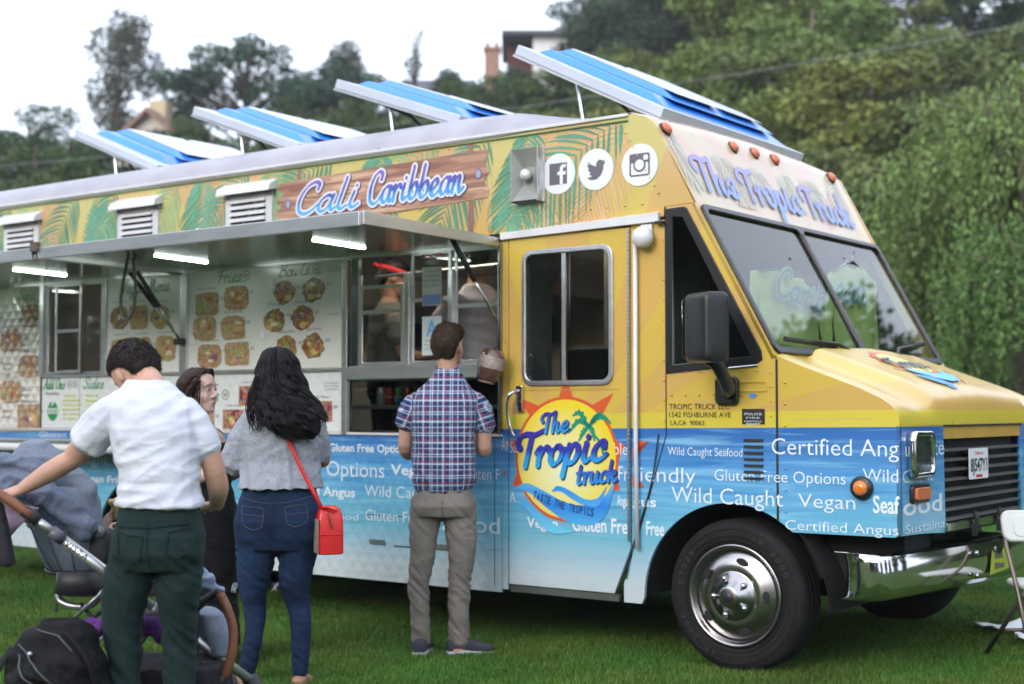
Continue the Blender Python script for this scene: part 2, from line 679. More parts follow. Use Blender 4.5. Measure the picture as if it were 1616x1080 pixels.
pts = []
y = 4.6
while y < 15:
    hw = y * .38 + .8
    x = -hw
    while x < hw:
        pts.append((x + rg.uniform(-.06, .06), y + rg.uniform(-.06, .06), 0))
        x += .40
    y += .40
scatter("mown_grass", grass_tile(2600, .016, .042, .0016), pts, m_blade)
pts = []
y = 15
while y < 34:
    hw = y * .40 + 1
    x = -hw
    while x < hw:
        pts.append((x + rg.uniform(-.06, .06), y + rg.uniform(-.06, .06), terr(x, y)))
        x += .48
    y += .48
scatter("far_grass", grass_tile(900, .025, .055, .003), pts, m_blade)

# ============================================================ TREES
m_bark = mat("bark", (.10, .075, .055), rough=.9, var=.35, vscale=5, bump=.5, bscale=18, stretch=(1, 1, .2))
LEAF = {
    'bush': mat("leaf_bush", (.060, .105, .028), rough=.6, var=.35, vscale=.7, island=.45, spec=.25),
    'dark': mat("leaf_dark", (.034, .058, .026), rough=.6, var=.35, vscale=.7, island=.45, spec=.2),
    'bright': mat("leaf_bright", (.135, .18, .042), rough=.6, var=.3, vscale=.5, island=.45, spec=.25),
    'olive': mat("leaf_olive", (.12, .155, .05), rough=.6, var=.35, vscale=.6, island=.4, spec=.25),
    'weep': mat("leaf_weep", (.12, .19, .05), rough=.55, var=.35, vscale=.9, island=.4, spec=.3),
    'gum': mat("leaf_gum", (.07, .08, .055), rough=.6, var=.35, vscale=.7, island=.4, spec=.2),
    'round': mat("leaf_round", (.035, .075, .045), rough=.6, var=.35, vscale=.7, island=.4, spec=.2),
    'sparse': mat("leaf_sparse", (.05, .06, .04), rough=.6, var=.35, vscale=.7, island=.4, spec=.2),
}


def leaf(t, rg, p, s, nrm=None, ln=1.0, down=0.0):
    a = V((rg.gauss(0, 1), rg.gauss(0, 1), rg.gauss(0, 1) - down)).normalized()
    if down:
        a = V((rg.uniform(-.35, .35), rg.uniform(-.35, .35), -1)).normalized()
    b = a.cross(V((rg.gauss(0, 1), rg.gauss(0, 1), rg.gauss(0, 1)))).normalized()
    k = len(t.v)
    t.v += [tuple(p - a * s * ln), tuple(p + b * s * .45), tuple(p + a * s * ln), tuple(p - b * s * .45)]
    t.f.append((k, k + 1, k + 2, k + 3))


def crown(kind, seed):
    """crown and trunk for a tree 10 m tall and 5 m wide"""
    rg = random.Random(seed)
    c, tr = MB(), MB()
    blobs = []
    if kind in ('bush', 'bright', 'olive', 'dark'):
        for i in range(44):
            z = rg.uniform(.6, 9.3)
            prof = math.sin(math.pi * min(1, (z / 10) ** .8 * .93)) ** .6
            a, r = rg.uniform(0, 6.28), rg.uniform(.25, .95) * 2.3 * prof
            s = rg.uniform(.55, 1.15) * (1.1 if z < 7 else .8)
            blobs.append((V((r * math.cos(a), r * math.sin(a), z)), s, rg.uniform(.6, .85)))
        nl, ls = 560, .088
    elif kind == 'gum':
        for i in range(26):
            z = 3.2 + 6.6 * (i / 26)
            a, r = rg.uniform(0, 6.28), rg.uniform(.2, 1.0) * (2.0 - abs(z - 6) * .25)
            blobs.append((V((r * math.cos(a), r * math.sin(a), z)), rg.uniform(.5, .95), 1.0))
        nl, ls = 420, .10
    elif kind == 'round':
        for i in range(34):
            a, r = rg.uniform(0, 6.28), 2.3 * math.sqrt(rg.random())
            z = 5.0 + 4.3 * math.sqrt(max(0, 1 - (r / 2.6) ** 2)) * rg.uniform(.25, 1)
            blobs.append((V((r * math.cos(a), r * math.sin(a), z)), rg.uniform(.4, .8), .75))
        nl, ls = 520, .095
    elif kind == 'sparse':
        for i in range(26):
            z = rg.uniform(3, 9.9)
            a, r = rg.uniform(0, 6.28), rg.uniform(.1, 2.3) * (1.1 - z / 14)
            blobs.append((V((r * math.cos(a), r * math.sin(a), z)), rg.uniform(.35, .7), .8))
        nl, ls = 90, .09
    if kind != 'weep':
        for (p, s, fl) in blobs:
            for _ in range(int(nl * s * s * 1.6)):
                d = V((rg.gauss(0, 1), rg.gauss(0, 1), rg.gauss(0, 1))).normalized() * (s * rg.uniform(.55, 1.12))
                d.z *= fl
                leaf(c, rg, p + d, ls * rg.uniform(.7, 1.4))
        top = 9.0
        tr.tube([(0, 0, -.5), (.06, 0, 2), (-.05, .05, 4.5), (.05, 0, 7), (0, 0, top)], [.26, .2, .15, .09, .03], 7)
        for (p, s, fl) in blobs:
            z0 = max(1.2, p.z - rg.uniform(1.0, 2.2))
            m_ = V((p.x * .45, p.y * .45, (z0 + p.z) / 2 + .1))
            tr.tube([(0, 0, z0), m_, p], [.08, .05, .02], 5)
    else:
        tr.tube([(0, 0, -.5), (.1, 0, 2), (-.1, .05, 4.5), (.0, 0, 7.5)], [.3, .22, .16, .06], 7)
        for i in range(46):
            a, r = rg.uniform(0, 6.28), 2.5 * math.sqrt(rg.random())
            zt = 9.8 - (r / 2.5) ** 2 * 2.6 - rg.uniform(0, 1.3)
            hub = V((r * math.cos(a), r * math.sin(a), zt))
            tr.tube([(0, 0, zt * .55), hub * .6 + V((0, 0, zt * .38)), hub], [.06, .04, .015], 5)
            for k in range(12):
                q = hub + V((rg.uniform(-.45, .45), rg.uniform(-.45, .45), rg.uniform(-.1, .2)))
                ln = rg.uniform(1.2, min(4.5, q.z - .4))
                n = int(ln / .07)
                bx, by = rg.uniform(-.12, .12), rg.uniform(-.12, .12)
                for j in range(n):
                    f = j / n
                    pp = q + V((bx * f * 2 + rg.gauss(0, .05), by * f * 2 + rg.gauss(0, .05), -ln * f))
                    leaf(c, rg, pp, rg.uniform(.04, .085), ln=1.1, down=rg.random() < .7)
    return c, tr


PROTO = {}
for kd in LEAF:
    PROTO[kd] = []
    for sd_ in range(2 if kd in ('bush', 'bright', 'olive', 'dark', 'weep') else 1):
        c, tr = crown(kd, sum(map(ord, kd)) + sd_ * 17)
        cm, tm = c.mesh(kd + "_crown"), tr.mesh(kd + "_trunk")
        cm.materials.append(LEAF[kd])
        tm.materials.append(m_bark)
        for p in tm.polygons:
            p.use_smooth = True
        PROTO[kd].append((cm, tm))
TREES = [
    ('bright', 8.3, 58.0, 8.9, 6.7, "pale green tree high behind the front roof lid"),
    ('bright', 11.3, 60.0, 11.1, 8.0, "tall pale green tree at the top right of the crest trees"),
    ('olive', 9.0, 47.0, 9.9, 6.3, "soft green tree between the tallest bright tree and the cab"),
    ('olive', 14.8, 56.0, 11.0, 8.5, "broad olive tree on the upper slope at the right"),
    ('olive', 13.4, 46.0, 10.1, 6.1, "olive tree below the dark corner trees"),
    ('olive', 7.7, 33.0, 6.7, 4.4, "large olive tree filling the slope right of the cab roof"),
    ('olive', 8.9, 31.0, 6.9, 4.1, "olive tree mid slope above the hood"),
    ('bright', 7.7, 38.0, 6.8, 4.4, "bright tree low behind the cap marker lights"),
    ('olive', 16.8, 50.0, 10.1, 6.7, "olive tree right of centre at the upper right edge"),
    ('bright', 4.5, 50.0, 8.3, 5.3, "bright bush behind the low end of the front roof lid"),
    ('olive', 2.0, 48.0, 8.2, 5.1, "olive bush behind the middle of the roof"),
    ('olive', 8.9, 29.0, 5.4, 3.4, "olive tree behind the weeping trees at mid height"),
    ('bush', -12.8, 60.0, 7.6, 7.0, "wide dark bush below the big pine"),
    ('bush', -15.7, 58.0, 6.8, 6.7, "wide dark bush left of the second roof lid"),
    ('bush', -8.5, 66.0, 8.5, 7.1, "wide dark bush below the second gum tree"),
    ('bush', -4.8, 64.0, 8.5, 6.8, "dark bush below the thin see-through tree"),
    ('bush', -18.9, 56.0, 7.2, 6.0, "wide dark bush over the rear of the truck roof"),
    ('bush', -1.3, 62.0, 8.6, 4.7, "dark bush hiding the foot of the brick chimney"),
    ('bush', 1.2, 66.0, 8.8, 5.9, "round bush below the white flat roofed house"),
    ('dark', 5.1, 80.0, 11.8, 7.1, "wide dark tree on the crest right of the white house"),
    ('dark', 8.8, 82.0, 12.3, 8.0, "wide dark tree on the crest above the front lid"),
    ('round', -9.2, 72.0, 11.1, 6.1, "dark spreading tree between the third lid and the thin tree"),
    ('gum', -22.9, 82.0, 13.6, 5.4, "tall dull gum tree standing alone against the sky at far left"),
    ('round', -14.7, 78.0, 13.2, 7.8, "big round-headed dark pine against the sky between the two left roof lids"),
    ('gum', -8.2, 74.0, 11.5, 4.0, "dark gum tree against the sky left of the thin see-through tree"),
    ('sparse', -4.8, 70.0, 12.4, 3.1, "thin see-through tree with bare twigs against the white sky"),
    ('bush', -22.6, 66.0, 8.3, 7.6, "dark green bush at the left edge of the skyline"),
    ('bush', -18.6, 60.0, 7.6, 5.6, "dark bush below the gum tree at far left"),
    ('bush', -20.6, 58.0, 7.0, 4.4, "low dark bush behind the rear end of the food truck"),
    ('bush', -15.8, 70.0, 8.4, 3.7, "bush right beside the gabled house"),
    ('bush', -10.5, 66.0, 8.2, 4.4, "bush under the big round-headed pine"),
    ('bush', -13.7, 55.0, 6.4, 4.7, "bush in front of the gabled house behind the leftmost roof lid"),
    ('bush', -16.6, 52.0, 6.6, 4.6, "nearest dark bush behind the truck roof at the left"),
    ('bush', -9.3, 54.0, 7.2, 4.8, "bush behind the second roof lid from the left"),
    ('bush', -6.1, 60.0, 8.0, 4.8, "bush behind the third roof lid, below the thin tree"),
    ('bush', -3.0, 62.0, 8.7, 4.7, "bush left of the brick chimney"),
    ('dark', -3.0, 76.0, 10.0, 4.1, "dark tree just left of the brick chimney on the skyline"),
    ('dark', -0.3, 72.0, 9.3, 4.2, "dark tree in front of the brick chimney"),
    ('bush', 0.5, 55.0, 8.5, 4.7, "bush behind the raised end of the front roof lid"),
    ('bush', 3.5, 52.0, 8.7, 4.6, "bush behind the middle of the front roof lid"),
    ('bush', 2.7, 66.0, 9.5, 5.3, "rounded bush on the skyline right of the white house"),
    ('dark', 13.5, 84.0, 14.5, 8.5, "broad dark crest tree behind the top of the tallest bright trees"),
    ('dark', 17.5, 80.0, 15.0, 8.5, "broad dark crest tree left of the top right corner trees"),
    ('bright', 9.3, 56.0, 13.4, 7.5, "wide bright tree just right of the dark crest trees"),
    ('dark', 4.6, 84.0, 12.9, 5.6, "dark crest tree nearest the white house"),
    ('dark', 7.6, 84.0, 12.6, 6.0, "dark crest tree at the top middle of the picture"),
    ('dark', 10.8, 86.0, 13.4, 5.7, "dark crest tree behind the bright green trees"),
    ('bush', 4.7, 70.0, 10.0, 5.3, "bush below the dark crest trees"),
    ('bright', 6.2, 60.0, 9.3, 5.1, "bright green tree left of the tall bright group"),
    ('bright', 7.9, 52.0, 10.6, 6.0, "bright green tree above the truck's front cap"),
    ('bright', 10.7, 50.0, 11.9, 7.4, "tallest bright green tree reaching the top of the picture"),
    ('bright', 7.3, 42.0, 8.8, 5.2, "bright green tree just behind the cab roof"),
    ('bright', 10.2, 40.0, 10.0, 5.9, "yellow-green tree right of the cab roof"),
    ('olive', 7.9, 36.0, 7.6, 4.8, "olive green tree above the windshield's far corner"),
    ('olive', 5.5, 45.0, 7.6, 4.6, "olive green tree behind the front roof lid's low end"),
    ('dark', 21.5, 66.0, 12.1, 7.6, "dark tree in the top right corner"),
    ('dark', 22.2, 60.0, 11.3, 7.0, "dark tree at the upper right edge"),
    ('olive', 11.4, 38.0, 8.9, 4.4, "olive green tree below the top right dark trees"),
    ('olive', 12.5, 36.0, 9.3, 3.9, "olive green tree at the right edge above the weeping trees"),
    ('olive', 5.6, 34.0, 5.6, 3.9, "low olive tree hidden mostly by the cab"),
    ('olive', 8.3, 32.0, 5.5, 3.7, "olive tree seen just right of the windshield"),
    ('weep', 8.3, 23.0, 7.4, 4.2, "tallest bright weeping tree at the right edge"),
    ('weep', 7.6, 25.0, 5.6, 3.4, "weeping tree with hanging strands behind the hood"),
    ('weep', 8.0, 20.5, 5.2, 3.0, "nearest weeping tree beyond the folding chair"),
    ('olive', 9.0, 30.0, 4.5, 2.7, "low olive bush behind the weeping trees"),
]
# trees beside and behind the camera, seen only in glass and chrome
AROUND = [(21.4, 23.8, 14, 9), (23.5, 21.2, 14.5, 9), (25.6, 18.6, 15, 9), (-30, -2, 12, 11), (-31, -8, 11, 11), (-29, -13, 12, 11), (-26, -20, 12, 11), (-33, -15, 15, 11), (-35, -4, 15, 11), (-14, -30, 12, 11), (-2, -36, 12, 11), (-28, 6, 12, 10), (30, 27, 19, 10), (34, 20, 20, 10), (36, 10, 20, 10), (40, 0, 16, 9), (36, -10, 12, 8), (-20, -26, 9, 8), (-30, -18, 11, 9), (-38, -8, 12, 9), (-9, -34, 10, 9),
          (6, -38, 12, 10), (20, -34, 11, 9), (-36, 14, 9, 8), (-33, 26, 8, 7), (30, -20, 12, 9)]
rt_ = random.Random(11)


def place_tree(kd, x, y, H, W, label, group):
    cm, tm = PROTO[kd][rt_.randrange(len(PROTO[kd]))]
    t = thing("tree" if kd not in ('bush',) else "bushy_tree", label, "tree", (x, y, terr(x, y) - .1), rt_.uniform(0, 6.28), group)
    for nm, me in (("trunk", tm), ("crown", cm)):
        o = bpy.data.objects.new(nm, me)
        COL.objects.link(o)
        o.parent = t
        o.scale = (W / 4.4, W / 4.4, H / 10)
    return t


for (kd, x, y, H, W, lb) in TREES:
    place_tree(kd, x, y, H, W, lb, "trees on the hillside behind the truck")
for i, (x, y, H, W) in enumerate(AROUND):
    place_tree(('bush', 'dark')[i % 2], x, y, H, W, "dark green tree at the edge of the lawn, outside the frame", "trees round the lawn outside the picture")

# dense scrub between the trees of the hillside, past counting
rg = random.Random(23)
sc_ = MB()
for _ in range(900):
    y = rg.uniform(27, 86)
    x = rg.uniform(-.42 * y - 4, .42 * y + 6)
    s = rg.uniform(.6, 1.5) * (.7 if y < 36 else 1.1)
    z0 = terr(x, y)
    for _k in range(170):
        d = V((rg.gauss(0, 1), rg.gauss(0, 1), abs(rg.gauss(0, 1)))).normalized() * s * rg.uniform(.6, 1.1)
        leaf(sc_, rg, V((x, y, z0)) + d, .135 * rg.uniform(.7, 1.4))
tag(sc_.build("scrub", mat("leaf_scrub", (.075, .10, .04), rough=.7, var=.4, vscale=.25, island=.45, spec=.2), fix=False),
    "dense green scrub covering the hillside between the trees", "scrub", kind="stuff")

# ============================================================ HOUSES ON THE HILL
m_stucco = mat("stucco", (.55, .5, .45), rough=.9, var=.08, bump=.2)
m_white = mat("white_wall", (.72, .72, .72), rough=.8, var=.06)
m_tile = mat("roof_tile", (.23, .14, .11), rough=.9, var=.25, vscale=4, bump=.4, bscale=12)
m_slate = mat("dark_roof", (.09, .09, .11), rough=.8, var=.2, vscale=4)
m_win = mat("far_window", (.05, .06, .08), rough=.1, var=.1)
m_brick = mat("chimney_brick", (.30, .17, .13), rough=.9, var=.3, vscale=9, bump=.5, bscale=20)
m_yellow_trim = mat("ochre_trim", (.45, .38, .24), rough=.8)
hx, hy = -19.0, 74.0
h0 = terr(hx, hy)
t = thing("gabled_house", "pale gabled house with reddish tiled roof below the tall gum tree", "house", (hx, hy, h0), R(-12))
zt = 14.6 - h0
MB().box((-2.6, 0, -1), (2.6, 7, zt)).build("wall", m_stucco, t)
g = MB()
g.add([(-2.6, 0.01, zt), (2.6, 0.01, zt), (0, 0.01, zt + 2.3), (-2.6, .2, zt), (2.6, .2, zt), (0, .2, zt + 2.3)],
      [(0, 1, 2), (5, 4, 3), (0, 3, 4, 1), (1, 4, 5, 2), (2, 5, 3, 0)])
g.build("gable", m_stucco, t)
for s in (-1, 1):
    r_ = MB().hexa([(0, -.5, zt + 2.35), (s * 3.2, -.5, zt - .5), (s * 3.2, 7.4, zt - .5), (0, 7.4, zt + 2.35)],
                   [(0, -.5, zt + 2.6), (s * 3.35, -.5, zt - .3), (s * 3.35, 7.4, zt - .3), (0, 7.4, zt + 2.6)]).build("roof_slope", m_tile, t)
MB().box((-.5, .8, zt + 2.1), (.5, 1.6, zt + 3.2)).build("chimney", m_yellow_trim, t, bevel=.04)
for x in (-1.6, .6):
    f = MB().box((x, -.08, zt - 2.1), (x + 1.1, .0, zt - .7)).build("window_frame", m_white, t)
    MB().box((x + .12, -.11, zt - 1.98), (x + .98, -.085, zt - .82)).build("pane", m_win, f)
MB().box((2.6, 2, -1), (6.2, 8, zt - .9)).build("wing_wall", m_stucco, t)
MB().hexa([(2.4, 1.6, zt - .95), (6.6, 1.6, zt - .95), (6.6, 8.4, zt - .95), (2.4, 8.4, zt - .95)],
          [(2.6, 4.4, zt + .6), (5.6, 4.4, zt + .6), (5.6, 5.6, zt + .6), (2.6, 5.6, zt + .6)]).build("wing_roof", m_slate, t)
hx, hy = 1.0, 80.0
h0 = terr(hx, hy)
t = thing("flat_roofed_house", "white flat roofed house with a deep maroon recess behind the front roof lid", "house", (hx, hy, h0))
zt = 22.6 - h0
MB().box((.2, 0, -1), (2.6, 6, zt)).build("wall", m_white, t)
MB().box((-1.3, 1.6, -1), (.2, 6, zt - .1)).build("recess_wall", mat("maroon_wall", (.10, .03, .035), rough=.9), t)
MB().hexa([(-1.6, -.5, zt), (2.9, -.5, zt), (2.9, 6.4, zt), (-1.6, 6.4, zt)],
          [(-1.6, -.5, zt + .25), (2.9, -.5, zt + .25), (2.9, 6.4, zt + .25), (-1.6, 6.4, zt + .25)]).build("roof_slab", m_slate, t)
f = MB().box((.9, -.06, zt - 2.6), (2.0, 0, zt - 1.0)).build("window_frame", m_white, t)
MB().box((1.0, -.09, zt - 2.5), (1.9, -.065, zt - 1.1)).build("pane", m_win, f)
hx, hy = -1.1, 78.0
h0 = terr(hx, hy)
zt = 21.2 - h0
t = thing("brick_chimney", "broad red brick chimney stack between dark trees on the skyline", "chimney", (hx, hy, h0))
MB().box((-.42, -.4, -1), (.42, .4, zt)).build("stack", m_brick, t, bevel=.03)
MB().box((-.5, -.5, zt), (.5, .5, zt + .2)).build("cap", m_brick, t, bevel=.03)
for x in (-.25, .25):
    MB().lathe([(.13, zt + .2), (.11, zt + .5), (.13, zt + .55)], 10, (x, 0, 0), 'Z').build("pot", m_brick, t)
hx, hy = -3.7, 79.0
h0 = terr(hx, hy)
t = thing("white_house", "low white house wall showing between trees below the thin see-through tree", "house", (hx, hy, h0))
MB().box((-3, 0, -1), (2, 5, 19.2 - h0)).build("wall", m_white, t)
MB().hexa([(-3.4, -.4, 19.2 - h0), (2.4, -.4, 19.2 - h0), (2.4, 5.4, 19.2 - h0), (-3.4, 5.4, 19.2 - h0)],
          [(-2.4, 1.4, 20.2 - h0), (1.4, 1.4, 20.2 - h0), (1.4, 3.6, 20.2 - h0), (-2.4, 3.6, 20.2 - h0)]).build("roof", m_slate, t)
f = MB().box((-2.0, -.06, 16.6 - h0), (-.9, 0, 18 - h0)).build("window_frame", m_white, t)
MB().box((-1.9, -.09, 16.7 - h0), (-1.0, -.065, 17.9 - h0)).build("pane", m_win, f)

# overhead cables
def cable(a, b, sag, label):
    pts = []
    for i in range(25):
        f = i / 24
        p = V(a).lerp(V(b), f)
        p.z -= sag * 4 * f * (1 - f)
        pts.append(p)
    tag(MB().tube(pts, .008, 5).build("overhead_cable", mat("cable_grey", (.22, .23, .24), rough=.5)), label, "cable")


cable((-15.8, 32, 6.6), (12.5, 26, 9.1), .5, "thin pale overhead cable rising to the right across the hillside trees")

# thin evening air between the lawn and the hill
hz_m = bpy.data.materials.new("haze_air")
hz_m.use_nodes = True
hz_m.node_tree.nodes.clear()
ho_ = hz_m.node_tree.nodes.new("ShaderNodeOutputMaterial")
hv_ = hz_m.node_tree.nodes.new("ShaderNodeVolumePrincipled")
hv_.inputs["Color"].default_value = (.90, .94, 1.0, 1)
hv_.inputs["Density"].default_value = 0.0006
hz_m.node_tree.links.new(hv_.outputs[0], ho_.inputs["Volume"])
tag(MB().box((-410, -410, -1), (410, 410, 48)).build("haze", hz_m), kind="stuff")
# ============================================================ FOOD TRUCK
# truck frame: x forward to the nose, y across away from the serving side, z up
TROT = R(-36.7)
TORG = (1.148, 7.513, 0.0)
truck = thing("food_truck", "yellow and blue tropical food truck with raised blue roof lids and open serving awning", "food truck", TORG, TROT)
T = truck


def node(t, kind, **k):
    n = t.nodes.new(kind)
    for a, b in k.items():
        setattr(n, a, b)
    return n


def mth(t, op, a, b=None, c=None, clamp=False):
    n = t.nodes.new("ShaderNodeMath")
    n.operation = op
    n.use_clamp = clamp
    for i, q in enumerate((a, b, c)):
        if q is None:
            continue
        if isinstance(q, (int, float)):
            n.inputs[i].default_value = q
        else:
            t.links.new(q, n.inputs[i])
    return n.outputs[0]


def mixc(t, f, a, b):
    n = t.nodes.new("ShaderNodeMixRGB")
    for i, q in enumerate((f, a, b)):
        if isinstance(q, (int, float)):
            n.inputs[i].default_value = q
        elif isinstance(q, tuple):
            n.inputs[i].default_value = q + (1,)
        else:
            t.links.new(q, n.inputs[i])
    return n.outputs[0]


def ramp(t, fac, stops, interp='LINEAR'):
    n = t.nodes.new("ShaderNodeValToRGB")
    cr = n.color_ramp
    cr.interpolation = interp
    while len(cr.elements) < len(stops):
        cr.elements.new(0.5)
    for e, (p, c) in zip(cr.elements, stops):
        e.position = p
        e.color = (c + (1,)) if len(c) == 3 else c
    t.links.new(fac, n.inputs[0])
    return n.outputs[0]


def xyz(t, stretch=None):
    tc = node(t, "ShaderNodeTexCoord")
    s = node(t, "ShaderNodeSeparateXYZ")
    t.links.new(tc.outputs["Object"], s.inputs[0])
    return tc.outputs["Object"], s.outputs[0], s.outputs[1], s.outputs[2]


def quilt(t, x, z, dist=0.012, strength=1.0, mask=None):
    """diamond-quilted sheet steel relief"""
    a = mth(t, 'PINGPONG', mth(t, 'ADD', mth(t, 'MULTIPLY', x, 10), mth(t, 'MULTIPLY', z, 8.3)), 0.5)
    b = mth(t, 'PINGPONG', mth(t, 'SUBTRACT', mth(t, 'MULTIPLY', x, 10), mth(t, 'MULTIPLY', z, 8.3)), 0.5)
    h = mth(t, 'MINIMUM', a, b)
    if mask is not None:
        h = mth(t, 'MULTIPLY', h, mask)
    bp = node(t, "ShaderNodeBump")
    bp.inputs["Strength"].default_value = strength
    bp.inputs["Distance"].default_value = dist * 2
    t.links.new(h, bp.inputs["Height"])
    return bp.outputs[0]


def wrap_material():
    m = bpy.data.materials.new("vinyl_wrap")
    m.use_nodes = True
    t = m.node_tree
    b = t.nodes["Principled BSDF"]
    b.inputs["Roughness"].default_value = 0.3
    b.inputs["Coat Weight"].default_value = 0.25
    b.inputs["Coat Roughness"].default_value = 0.12
    P, x, y, z = xyz(t)
    # sun rays
    ang = mth(t, 'ARCTAN2', mth(t, 'SUBTRACT', z, 1.1), mth(t, 'ADD', x, 1.03))
    ray = mth(t, 'GREATER_THAN', mth(t, 'SINE', mth(t, 'MULTIPLY', ang, 13.0)), 0.0)
    low = mixc(t, ray, (.62, .43, .075), (.60, .38, .10))
    upp = mixc(t, ray, (.60, .52, .20), (.62, .42, .20))
    upf = mth(t, 'MULTIPLY_ADD', z, 2.0, -4.6, clamp=True)
    yel = mixc(t, upf, low, upp)
    # bright band just above the water line
    zb = mth(t, 'MULTIPLY_ADD', x, 0.012, 1.285)
    band = mth(t, 'LESS_THAN', z, mth(t, 'ADD', zb, 0.085))
    yel = mixc(t, band, yel, (.64, .52, .06))
    # sea
    sea = ramp(t, mth(t, 'DIVIDE', mth(t, 'SUBTRACT', z, 0.31), 1.0),
               [(0, (.56, .62, .64)), (.12, (.52, .62, .66)), (.22, (.38, .56, .66)), (.36, (.16, .46, .60)), (.55, (.13, .41, .64)), (.75, (.09, .31, .63)), (.93, (.04, .16, .46)), (1.0, (.03, .12, .40))])
    cb = node(t, "ShaderNodeCombineXYZ")
    t.links.new(mth(t, 'MULTIPLY', mth(t, 'SUBTRACT', x, y), 1.7), cb.inputs[0])
    t.links.new(mth(t, 'MULTIPLY', z, 30), cb.inputs[2])
    n = node(t, "ShaderNodeTexNoise")
    n.inputs["Scale"].default_value = 1.0
    n.inputs["Detail"].default_value = 5
    n.inputs["Distortion"].default_value = 0.6
    t.links.new(cb.outputs[0], n.inputs["Vector"])
    st = mth(t, 'MULTIPLY_ADD', n.outputs["Fac"], 4.5, -2.25, clamp=True)
    zf = mth(t, 'MULTIPLY_ADD', z, 2.4, -.92, clamp=True)
    sea = mixc(t, mth(t, 'MULTIPLY', mth(t, 'MULTIPLY', st, .75), zf), sea, (.26, .58, .80))
    dk = mth(t, 'MULTIPLY_ADD', n.outputs["Fac"], -5, 2.2, clamp=True)
    sea = mixc(t, mth(t, 'MULTIPLY', mth(t, 'MULTIPLY', dk, .75), zf), sea, (.02, .16, .44))
    is_sea = mth(t, 'LESS_THAN', z, zb)
    col = mixc(t, is_sea, yel, sea)
    # road film and dust near the bottom
    n2 = node(t, "ShaderNodeTexNoise")
    n2.inputs["Scale"].default_value = 9
    n2.inputs["Detail"].default_value = 8
    t.links.new(P, n2.inputs["Vector"])
    dirt = mth(t, 'MULTIPLY', mth(t, 'MULTIPLY_ADD', n2.outputs["Fac"], 3, -1.5, clamp=True), mth(t, 'MULTIPLY_ADD', z, -2.2, 1.15, clamp=True))
    col = mixc(t, mth(t, 'MULTIPLY', dirt, .7), col, (.25, .23, .2))
    t.links.new(col, b.inputs["Base Color"])
    rr = mth(t, 'MULTIPLY_ADD', n2.outputs["Fac"], 0.25, 0.2)
    t.links.new(rr, b.inputs["Roughness"])
    mask = mth(t, 'MULTIPLY', mth(t, 'LESS_THAN', x, -1.6), mth(t, 'LESS_THAN', z, 1.3))
    nq = quilt(t, x, z, 0.006, 0.55, mask)
    nb = node(t, "ShaderNodeTexNoise")
    nb.inputs["Scale"].default_value = 2.2
    t.links.new(P, nb.inputs["Vector"])
    bp = node(t, "ShaderNodeBump")
    bp.inputs["Strength"].default_value = 0.25
    bp.inputs["Distance"].default_value = 0.03
    t.links.new(nb.outputs["Fac"], bp.inputs["Height"])
    t.links.new(nq, bp.inputs["Normal"])
    t.links.new(bp.outputs[0], b.inputs["Normal"])
    return m


def quilted_material(name, col, rough, metal, dist, strength):
    m = bpy.data.materials.new(name)
    m.use_nodes = True
    t = m.node_tree
    b = t.nodes["Principled BSDF"]
    P, x, y, z = xyz(t)
    n = node(t, "ShaderNodeTexNoise")
    n.inputs["Scale"].default_value = 5
    t.links.new(P, n.inputs["Vector"])
    t.links.new(mixc(t, n.outputs["Fac"], tuple(c * .88 for c in col), col), b.inputs["Base Color"])
    b.inputs["Roughness"].default_value = rough
    b.inputs["Metallic"].default_value = metal
    if strength:
        t.links.new(quilt(t, x, z, dist, strength), b.inputs["Normal"])
    return m


def food_material(name, pal, q=0.0, scale=42):
    """printed photograph of food: crumbled patches of its own colours"""
    m = bpy.data.materials.new(name)
    m.use_nodes = True
    t = m.node_tree
    b = t.nodes["Principled BSDF"]
    b.inputs["Roughness"].default_value = 0.3
    P, x, y, z = xyz(t)
    v = node(t, "ShaderNodeTexVoronoi")
    v.inputs["Scale"].default_value = scale
    t.links.new(P, v.inputs["Vector"])
    n = node(t, "ShaderNodeTexNoise")
    n.inputs["Scale"].default_value = scale * .28
    n.inputs["Detail"].default_value = 5
    t.links.new(P, n.inputs["Vector"])
    s = node(t, "ShaderNodeSeparateColor")
    t.links.new(v.outputs["Color"], s.inputs[0])
    f = mth(t, 'ADD', mth(t, 'MULTIPLY', s.outputs[0], .55), mth(t, 'MULTIPLY_ADD', n.outputs["Fac"], 1.3, -.45))
    k = len(pal)
    c = ramp(t, f, [((i + .5) / k, p) for i, p in enumerate(pal)])
    sh = mth(t, 'MULTIPLY_ADD', v.outputs["Distance"], -14.0 / scale * 10, 1.15, clamp=True)
    hs = node(t, "ShaderNodeHueSaturation")
    t.links.new(c, hs.inputs["Color"])
    t.links.new(mth(t, 'MULTIPLY_ADD', sh, .5, .6), hs.inputs["Value"])
    t.links.new(hs.outputs[0], b.inputs["Base Color"])
    if q:
        t.links.new(quilt(t, x, z, 0.012, q), b.inputs["Normal"])
    return m


